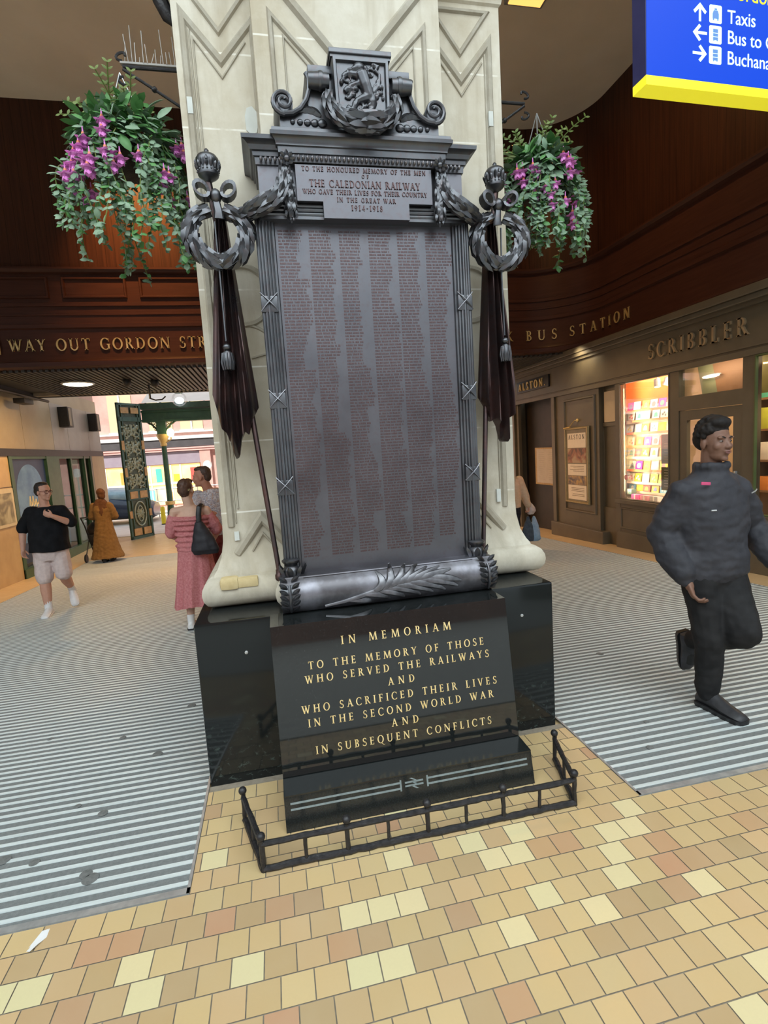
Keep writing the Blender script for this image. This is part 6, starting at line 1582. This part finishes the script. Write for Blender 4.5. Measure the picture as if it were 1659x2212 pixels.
for y, z, c, lb in ((5.05, .60, (.75, .10, .35), 'pink gift box lying at the bottom left of the lit shop window'), (4.82, .60, (.80, .32, .36), 'salmon gift box at the bottom of the lit shop window between pink and grey'), (4.60, .60, (.40, .36, .32), 'grey gift box at the bottom of the lit shop window right of the salmon one'), (5.22, .68, (.12, .22, .17), 'dark green gift box at the lower left edge of the lit shop window')):
    t = thing('gift_box', lb, 'box', (5.42, y, z)); bm = NB(); box(bm, 5.36, 5.46, y-.09, y+.09, z, z+.085, bev=.006); build('carton', bm, noisy('carton', c, tuple(v*1.1 for v in c), 20, .5), t)
    bm = NB(); box(bm, 5.357, 5.463, y-.012, y+.012, z-.0, z+.088); build('ribbon', bm, CM['cream'], t)
for y, z0, z1, m, lb in ((4.16, 1.22, 1.66, CM['grey'], 'grey notice sheet stuck inside the lit shop window'), (4.16, .82, 1.17, noisy('sheet_olive', (.14, .14, .06), (.18, .18, .08), 12, .6), 'dark olive notice sheet below the grey one in the lit shop window')):
    t = thing('window_notice', lb, 'notice', (5.25, y, z0)); bm = NB(); box(bm, 5.242, 5.246, y-.10, y+.12, z0, z1); build('sheet', bm, m, t)
    bm = NB()
    for i in range(7): box(bm, 5.2405, 5.242, y-.07, y+.06, z0+.06+.04*i, z0+.068+.04*i)
    build('text_lines', bm, CM['cream'], t)
t = thing('round_sticker', 'small red oval sticker at the lower left of the lit shop window', 'sticker', (5.24, 5.12, .98)); bm = NB(); lathe(bm, [(.045, 0), (.045, .003), (0, .003)], (5.24, 5.10, .98), 20, axis=(-1, 0, 0)); build('disc', bm, CM['red'], t)
for y, lb in ((4.62, 'left white spotlight at the top of the lit shop window'), (4.38, 'right white spotlight at the top of the lit shop window')):
    t = thing('display_spotlight', lb, 'lamp', (5.45, y, 2.42)); bm = NB(); tube(bm, [(5.45, y, 2.52), (5.43, y-.03 if y > 4.5 else y+.03, 2.40)], [.045, .05], 14); build('head', bm, M_white, t)
    bm = NB(); tube(bm, [(5.45, y, 2.74), (5.45, y, 2.50)], .012, 8); build('stem', bm, M_white, t)
# goods beyond the door and in the second window
gq = random.Random(12); 
for k, z in enumerate((.75, 1.2, 1.65, 2.1)):
    t = thing('shop_shelf', f'{nth[k]} wooden shelf from below inside the shop, seen through the door', 'shelf', (6.6, 3.2, z)); bm = NB(); box(bm, 6.5, 7.2, 2.2, 3.9, z-.03, z); build('board', bm, noisy('shelf_wood', (.25, .14, .07), (.32, .19, .1), 6, .5), t)
    for i in range(6):
        c = gq.choice(list(CARD)); y = 3.75-.26*i
        g = thing('shop_item', f'{c} boxed gift, {nth[i]} from left on the shelf {nth[k]} from below, behind the door', 'gift', (6.6, y, z), 'gifts on shelves inside the shop'); bm = NB(); box(bm, 6.52, 6.72, y-.09, y+.09, z, z+gq.uniform(.15, .34), bev=.006); build('carton', bm, CM[c], g)
for i, (y, z, c, r) in enumerate(((3.02, 1.83, 'white', .055), (3.0, 1.66, 'cream', .058), (3.05, 1.51, 'yellow', .042), (3.0, 1.365, 'blue', .052), (3.03, 1.235, 'yellow', .038), (3.05, 1.10, 'red', .048), (2.98, .965, 'red', .045), (3.05, .84, 'teal', .04))):
    t = thing('hanging_toy', f'{c} soft toy hanging behind the shop door glass, {nth[i]} from the top', 'toy', (5.5, y, z)); bm = NB(); ball(bm, (5.5, y, z), (r, r, r*1.05)); ball(bm, (5.5, y+.02, z+r*.8), r*.5); ball(bm, (5.48, y-.03, z+r*.6), r*.4); build('plush', bm, CM[c], t)
for k, z in enumerate((.66, 1.0, 1.35, 1.72)):
    t = thing('glass_shelf', f'{nth[k]} shelf from below in the shop window at the right edge', 'shelf', (5.5, 2.0, z)); bm = NB(); box(bm, 5.4, 5.75, 1.15, 2.62, z-.02, z); build('board', bm, noisy('shelf_dark', (.10, .06, .03), (.14, .09, .05), 6, .5), t)
    for i in range(5):
        y = 2.56-.17*i; c = gq.choice(['cream', 'orange', 'lime', 'red', 'grey', 'green', 'pink']); h = gq.uniform(.10, .24)
        g = thing('window_gift', f'{c} ornament, {nth[i]} from left on shelf {nth[k]} from below, right edge window', 'ornament', (5.5, y, z), 'ornaments in the right edge window')
        bm = NB()
        if gq.random() < .5: lathe(bm, [(.05, 0), (.06, h*.3), (.03, h*.6), (.045, h*.8), (.02, h), (0, h)], (5.5, y, z), 14)
        else: box(bm, 5.45, 5.55, y-.06, y+.06, z, z+h, bev=.01)
        build('ornament_body', bm, CM[c], g)
t = thing('ribbon_bow_sign', 'cream patterned plaque at the top of the right edge window', 'plaque', (5.5, 2.4, 2.2)); bm = NB(); box(bm, 5.42, 5.44, 2.1, 2.6, 2.18, 2.5, bev=.01); build('board', bm, CM['pink'], t); bm = NB()
for y in (2.2, 2.5):
    for z in (2.22, 2.44): ball(bm, (5.418, y, z), (.006, .02, .02), 8, 6)
build('stud', bm, CM['orange'], t)
t = thing('lamp_reflection', 'small oval glow standing in for a lamp reflection over the shop door', 'lamp', (5.44, 3.58, 2.42)); bm = NB(); ball(bm, (5.45, 3.58, 2.415), (.02, .15, .022), 18, 10); build('diffuser', bm, lamp_mat('reflected_lamp_glow', (1, .86, .55), 4), t)  # glowing disc stands in for a lamp reflected in the transom glass
bm = NB(); ball(bm, (5.46, 3.58, 2.43), (.02, .17, .022), 18, 10); build('lamp_ring', bm, M_alu, t)
# ================================================================== LEFT WALL ITEMS, GATE, STREET
t = thing('wall_poster', 'framed landscape poster on the tan pier at the left edge', 'poster', (-5.4, 8.1, .95)); bm = NB(); box(bm, -5.42, -5.395, 7.2, 8.5, .72, 1.42); build('frame', bm, noisy('frame_pale', (.5, .45, .32), (.56, .5, .36), 10, .5), t); bm = NB(); box(bm, -5.396, -5.390, 7.25, 8.42, .78, 1.34); build('print', bm, photo('print_landscape', (.16, .15, .10), (.30, .28, .18), (.42, .40, .28), 2.5), t)
t = thing('shop_poster', 'tall blue window poster with a pale arch and cream script in the green shopfront', 'poster', (-5.44, 9.45, .3)); bm = NB(); box(bm, -5.462, -5.455, 8.68, 10.23, -.1, 1.97); build('sheet', bm, noisy('poster_navy', (.015, .035, .09), (.02, .05, .12), 2, .4), t)
bm = NB(); prism(bm, [(9.42+.62*math.cos(a), 1.28+.58*math.sin(a)) for a in [PI*i/20 for i in range(21)]] + [(8.80, .3), (10.04, .3)], lambda u, v: (-5.455, u, v), (.002, 0, 0)); build('arch', bm, noisy('poster_blue', (.06, .16, .34), (.12, .26, .46), 2.2, .4, lo=.4, hi=.6), t)
bm = NB(); q = random.Random(2)
for i in range(6):
    y = 9.25+.13*i; tube(bm, [(-5.450, y, 1.02), (-5.450, y+.05, 1.16+q.uniform(-.03, .05)), (-5.450, y+.10, 1.05), (-5.450, y+.03, .95)], .018, 6, flat=.4)
build('script_flourish', bm, noisy('script_cream', (.62, .55, .36), (.7, .62, .42), 10, .5), t)
bm = NB()
for a in range(4): prism(bm, [(9.0+.25*a, .3), (9.2+.25*a, .3), (9.15+.25*a, .75+.1*(a % 2)), (9.05+.25*a, .75+.1*(a % 2))], lambda u, v: (-5.4525, u, v), (.002, 0, 0))
build('poster_figures', bm, noisy('poster_pale', (.10, .24, .50), (.16, .32, .6), 4, .5), t)
# bright things seen through / in the glazed doors
t = thing('window_display', 'tall pale lit display panel behind the glass doors of the green shopfront', 'display', (-5.6, 12.2, .5)); bm = NB(); box(bm, -5.60, -5.56, 12.0, 12.6, -.2, 1.95); build('panel', bm, lamp_mat('display_glow', (1, .86, .58), .9), t); bm = NB(); box(bm, -5.555, -5.55, 12.1, 12.5, 1.5, 1.8); build('panel_print', bm, CM['white'], t)
t = thing('display_stand', 'white figure-like stand behind the glass doors of the green shopfront', 'display', (-5.7, 11.5, -.2)); B = Shape(); B.chain([V((-5.7, 11.6, -.1)), V((-5.7, 11.6, .4)), V((-5.7, 11.6, .9))], [.10, .12, .09]); B.ell(V((-5.7, 11.6, 1.08)), (.08, .08, .11)); B.done('stand_body', lamp_mat('stand_glow', (.75, .9, 1), .5), t, .015, 2)
bm = NB(); box(bm, -6.3, -6.25, 8.5, 13.3, -.4, 2.1); build('wall_shop_left', bm, noisy('shop_dark_left', (.02, .03, .03), (.05, .06, .06), 3, .6), kind='structure', angle=0)
# gate leaf
ga, gb = V((-4.547, 12.93, 0)), V((-4.107, 13.60, 0)); GU = (gb-ga); GW = GU.length; GU = GU.normalized(); GN = V((GU.y, -GU.x, 0))
GP = lambda u, v, d=0: ga + GU*u + Z*(v-.36) + GN*d
gate = thing('iron_gate', 'tall open green cast iron gate leaf with gilt panels and scrollwork beside the street exit', 'gate', ga+Z*-.36)
GH = 3.78
def gbox(bm, u0, u1, v0, v1, d0, d1):
    vs = [bm.verts.new(GP(u, v, d)) for u, v, d in ((u0, v0, d0), (u1, v0, d0), (u1, v0, d1), (u0, v0, d1), (u0, v1, d0), (u1, v1, d0), (u1, v1, d1), (u0, v1, d1))]
    for f in ((0, 3, 2, 1), (4, 5, 6, 7), (0, 1, 5, 4), (1, 2, 6, 5), (2, 3, 7, 6), (3, 0, 4, 7)): bm.faces.new([vs[i] for i in f])
M_gdark = noisy('gate_green_dark', (.03, .07, .055), (.05, .10, .075), 9, .4); M_gold2 = noisy('gate_gilt', (.38, .22, .09), (.52, .33, .15), 8, .5)
bm = NB()
for u0, u1, v0, v1 in ((0, .06, 0, GH), (GW-.06, GW, 0, GH), (0, GW, .0, .08), (0, GW, 1.10, 1.40), (0, GW, 3.28, 3.40), (0, GW, GH-.06, GH), (.12, .15, .1, GH), (GW-.15, GW-.12, .1, GH)): gbox(bm, u0, u1, v0, v1, -.03, .03)
build('frame', bm, M_gdark, gate, angle=0)
bm = NB(); gbox(bm, .05, GW-.05, .06, GH-.05, -.012, -.004); build('back_mesh', bm, noisy('gate_mesh', (.05, .07, .05), (.09, .11, .09), 30, .6), gate, angle=0)
for u0, u1, v0, v1 in ((.10, .36, .10, .30), (.44, .70, .10, .30), (.10, .36, 1.14, 1.34), (.44, .70, 1.14, 1.34), (.10, .36, 3.50, 3.66), (.44, .70, 3.50, 3.66), (.01, .10, 1.75, 2.0), (GW-.10, GW-.01, 1.75, 2.0), (.01, .10, 2.5, 2.75), (GW-.10, GW-.01, 2.5, 2.75), (.01, .10, .6, .8), (GW-.10, GW-.01, .6, .8)):
    bm = NB(); gbox(bm, u0, u1, v0, v1, .025, .045); build('gilt_panel', bm, M_gold2, gate, angle=0)
M_gleaf = noisy('gate_leafwork', (.22, .27, .22), (.40, .45, .38), 12, .4, metal=.3)
for v0, v1 in ((1.42, 1.88), (1.88, 2.34), (2.34, 2.80), (2.80, 3.26)):
    for sg in (-1, 1):
        bm = NB(); uc = GW/2 + sg*.02; pts = []
        for i in range(26):
            a = i*.36; r = .17*(1-i/30); pts.append(GP(uc + sg*(.15 + r*math.cos(a+2.4)), (v0+v1)/2 + r*1.35*math.sin(a+2.4), .015))
        tube(bm, pts, [.022*(1-i/40) for i in range(26)], 6)
        for i in range(1, 25): leaf(bm, pts[i], (GU*math.cos(i*1.7)+Z*math.sin(i*1.7)), GN, .10, .06, .3, n=4)
        build('scrollwork', bm, M_gleaf, gate, angle=40)
bm = NB(); tube(bm, [GP(GW/2+.20*math.cos(a), .70+.34*math.sin(a), .015) for a in [2*PI*i/28 for i in range(28)]], .022, 8, closed=True); tube(bm, [GP(GW/2+.10*math.cos(a), .70+.22*math.sin(a), .015) for a in [2*PI*i/28 for i in range(28)]], .016, 8, closed=True)
for i in range(10): leaf(bm, GP(GW/2, .70, .015), GU*math.cos(.63*i)+Z*math.sin(.63*i), GN, .16, .06, .3, n=4)
build('oval_scrollwork', bm, M_gleaf, gate, angle=40)
# ---- outside -----------------------------------------------------------------
bm = NB(); box(bm, -22, 14, 13.9, 40, -.6, -.36); build('floor_pavement', bm, noisy('pavement', (.60, .58, .55), (.68, .66, .63), 3, .8), angle=0, kind='structure')
t = thing('street_canopy', 'green iron street canopy with glazed roof and gold trimmed column outside the exit', 'canopy', (-3.53, 14.4, -.36))
cy = 14.3; cx = -3.69
bm = NB(); box(bm, -4.2, 6, cy-.10, cy+.12, 2.98, 3.26); box(bm, -4.2, 6, cy-.16, cy+.16, 3.22, 3.29); box(bm, -4.2, 6, cy-.14, cy+.14, 2.94, 3.0); build('beam', bm, M_green2, t, angle=0)
bm = NB(); box(bm, -4.2, 6, cy-.3, cy+.3, 3.31, 3.48); build('gutter', bm, M_gdark, t, angle=0)
bm = NB()
for i in range(24): x = -4.1+.42*i; tube(bm, [(x, cy, 3.48), (x, cy+3.4, 4.8)], .022, 6)
build('glazing_bars', bm, M_green2, t); bm = NB(); quad(bm, (-4.2, cy, 3.52), (6, cy, 3.52), (6, cy+3.4, 4.84), (-4.2, cy+3.4, 4.84)); build('roof_glass', bm, noisy('roof_pale_glass', (.60, .70, .68), (.70, .78, .76), 2, .3), t, angle=0)
bm = NB(); lathe(bm, [(.17, -.36), (.17, -.1), (.13, .0), (.10, .35), (.085, .5), (.075, 2.25)], (cx, cy, 0), 18); build('column_shaft', bm, M_green2, t)
bm = NB(); lathe(bm, [(.08, 2.22), (.10, 2.25), (.09, 2.30), (.11, 2.36), (.17, 2.50), (.19, 2.56), (.15, 2.58)], (cx, cy, 0), 18); build('column_capital', bm, M_gold, t); bm = NB(); lathe(bm, [(.10, .44), (.14, .46), (.14, .54), (.10, .56)], (cx, cy, 0), 18); build('column_band', bm, M_gold, t)
bm = NB(); box(bm, cx-.13, cx+.13, cy-.12, cy+.12, 2.56, 3.06); build('column_head', bm, M_green2, t, angle=0)
for sg in (-1, 1):
    bm = NB(); tube(bm, [(cx+sg*(.12+.75*(1-math.cos(a))), cy, 2.60+.45*math.sin(a)) for a in [PI/2*i/10 for i in range(11)]], .025, 8); build('spandrel_rib', bm, M_green2, t)
    bm = NB()
    for i, (u, v, r) in enumerate(((.22, .36, .07), (.34, .42, .05), (.20, .22, .05), (.46, .42, .04), (.32, .32, .04), (.17, .12, .035))):
        tube(bm, [(cx+sg*(u+r*math.cos(a)), cy, 2.60+v+r*math.sin(a)) for a in [2*PI*k/12 for k in range(12)]], .012, 6, closed=True)
    build('spandrel_filigree', bm, M_gold2, t)
t = thing('globe_lamp', 'clear hanging globe lamp under the street canopy left of the pillar', 'lamp', (-3.0, 13.7, 3.55)); bm = NB(); ball(bm, (-3.02, 13.7, 3.52), .21, 22, 14); build('globe', bm, M_glass, t); bm = NB(); lathe(bm, [(.06, .36), (.09, .28), (.12, .20), (.11, .17)], (-3.02, 13.7, 3.52), 16); tube(bm, [(-3.02, 13.7, 3.85), (-3.02, 13.7, 4.2)], .02, 8); build('cap', bm, M_green2, t); bm = NB(); ball(bm, (-3.02, 13.7, 3.48), (.13, .13, .10)); build('bulb', bm, lamp_mat('bulb_cool', (.85, .97, 1), 1.5), t)
t = thing('column_lamp', 'glowing golden lantern on the canopy column above its gold capital', 'lamp', (-3.45, 14.05, 2.5)); bm = NB(); ball(bm, (-3.42, 14.05, 2.60), (.11, .11, .13)); build('lantern', bm, lamp_mat('lantern_gold', (1, .82, .35), 5), t); bm = NB(); tube(bm, [(-3.42, 14.05, 2.47), (-3.42, 14.05, 2.40), (-3.6, 14.2, 2.32)], .018, 8); build('lamp_arm', bm, M_gold, t)
t = thing('bollard', 'yellow bollard on the pavement beyond the gate', 'bollard', (-4.33, 16.3, -.36)); bm = NB(); lathe(bm, [(.075, 0), (.075, .52), (.07, .58), (.04, .62), (0, .62)], (-4.33, 16.3, -.36), 16); build('post', bm, noisy('bollard_yellow', (.85, .72, .03), (.9, .78, .06), 10, .5), t); bm = NB(); lathe(bm, [(.085, 0), (.085, .03), (.07, .04)], (-4.33, 16.3, -.36), 16); build('foot', bm, M_black, t)
t = thing('street_barrier', 'grey steel crowd barrier along the far kerb', 'barrier', (-3.2, 19, -.36)); bm = NB()
for z in (.15, .62, 1.1): tube(bm, [(-6, 19, z-.36), (-1.5, 19, z-.36)], .025, 8)
build('rail', bm, M_alu, t); bm = NB()
for i in range(10): tube(bm, [(-6+.5*i, 19, -.36), (-6+.5*i, 19, .74)], .02, 8)
build('upright', bm, M_alu, t)
t = thing('parked_car', 'small dark parked car beyond the bollard at the far kerb', 'car', (-5.8, 18.0, -.36)); B = Shape()
B.loft([(V((-7.2, 18, .12)), V((0, 1, 0)), Z, .70, .30), (V((-6.9, 18, .18)), V((0, 1, 0)), Z, .78, .40), (V((-6.2, 18, .25)), V((0, 1, 0)), Z, .80, .48), (V((-5.3, 18, .14)), V((0, 1, 0)), Z, .80, .38), (V((-4.85, 18, .06)), V((0, 1, 0)), Z, .66, .26)]); B.done('car_body', noisy('car_paint', (.03, .05, .09), (.04, .06, .11), 3, .25), t, .03, 2)
B = Shape(); B.loft([(V((-7.0, 18, .5)), V((0, 1, 0)), Z, .55, .2), (V((-6.4, 18, .62)), V((0, 1, 0)), Z, .60, .34), (V((-5.75, 18, .60)), V((0, 1, 0)), Z, .58, .32), (V((-5.2, 18, .42)), V((0, 1, 0)), Z, .5, .12)]); B.done('cabin_glass', noisy('car_glass', (.25, .42, .55), (.4, .6, .72), 3, .1), t, .03, 2)
for x in (-6.8, -5.3):
    for y in (17.3, 18.7): bm = NB(); lathe(bm, [(.12, -.08), (.28, -.08), (.30, 0), (.28, .08), (.12, .08)], (x, y, -.06), 18, axis=(0, 1, 0)); build('wheel', bm, M_black, t)
bm = NB(); ball(bm, (-4.9, 17.55, .12), (.05, .08, .07)); build('headlight', bm, lamp_mat('headlight', (1, .7, .3), 2), t)
# far side building
by_ = 22.0
bd = thing('street_building', 'pink sandstone street building with bright shop window seen through the exit', 'building', (-4, by_+1, -.36))
M_pink = noisy('pink_stone', (.55, .30, .26), (.64, .38, .33), 2, .8)
bm = NB(); box(bm, -22, 14, by_, by_+3, -.36, 12); build('wall', bm, M_pink, bd, angle=0)
bm = NB(); box(bm, -22, 14, by_-.25, by_, 2.72, 2.86); box(bm, -22, 14, by_-.12, by_, 3.0, 3.06); build('ledge', bm, M_white, bd, angle=0)
bm = NB(); box(bm, -22, 14, by_-.2, by_, 2.38, 2.72); build('dark_band', bm, noisy('band_slate', (.06, .055, .06), (.08, .075, .08), 4, .5), bd, angle=0)
bm = NB(); box(bm, -22, 14, by_-.22, by_, 2.20, 2.34); box(bm, -22, 14, by_-.26, by_, 2.30, 2.36); build('cornice', bm, noisy('pink_trim', (.66, .36, .33), (.72, .42, .38), 3, .7), bd, angle=0)
bm = NB(); box(bm, -8.5, -3.65, by_-.12, by_, 1.66, 2.18); build('sign_panel', bm, noisy('sign_mauve', (.27, .22, .27), (.31, .26, .31), 3, .6), bd, angle=0)
bm = NB(); box(bm, -3.65, -3.2, by_-.18, by_, -.36, 2.2); build('pier', bm, M_pink, bd, angle=0)
M_shopwin = noisy('lit_window', (1, .62, .18), (1, .80, .42), 1.2, .5); b_ = M_shopwin.node_tree.nodes['Principled BSDF']; b_.inputs['Emission Color'].default_value = (1, .66, .25, 1); b_.inputs['Emission Strength'].default_value = .75
bm = NB(); box(bm, -8.4, -3.7, by_-.05, by_, -.1, 1.64); sw = build('shop_window', bm, M_shopwin, bd, angle=0)
bm = NB()
for x in (-7.6, -6.7, -5.8, -4.95, -4.55): box(bm, x, x+.05, by_-.09, by_-.04, -.1, 1.64)
box(bm, -8.4, -3.7, by_-.10, by_-.04, .78, .86); build('window_bars', bm, M_white, sw, angle=0)
q = random.Random(6); cols = ['orange', 'yellow', 'white', 'blue', 'red', 'teal']
for i in range(9):
    x = -7.0 + .36*i; bm = NB(); box(bm, x, x+.24, by_-.075, by_-.05, -.05 if i % 2 else .9, q.uniform(.3, .7) if i % 2 else q.uniform(1.1, 1.5)); build('display_goods', bm, CM[q.choice(cols)], sw, angle=0)
for x in (-7.2, -5.62, -4.35, -2.8):
    bm = NB(); box(bm, x, x+.95, by_-.03, by_, 3.10, 4.7); wn = build('window', bm, noisy('win_glass', (.55, .50, .34), (.75, .62, .36), 1.5, .2), bd, angle=0)
    bm = NB(); box(bm, x+.44, x+.50, by_-.07, by_-.02, 3.1, 4.7); box(bm, x-.04, x+.99, by_-.10, by_, 3.05, 3.12); build('window_frame', bm, M_white, wn, angle=0)
t = thing('street_sign', 'round pale street sign on a post beside the pillar edge', 'sign', (-3.1, 19.4, 1.5)); bm = NB(); lathe(bm, [(.17, 0), (.17, .02), (0, .02)], (-3.08, 19.4, 1.55), 20, axis=(0, -1, 0)); build('disc', bm, M_white, t); bm = NB(); tube(bm, [(-3.08, 19.42, -.36), (-3.08, 19.42, 1.7)], .03, 8); build('post', bm, M_alu, t)
bpy.context.view_layer.update()
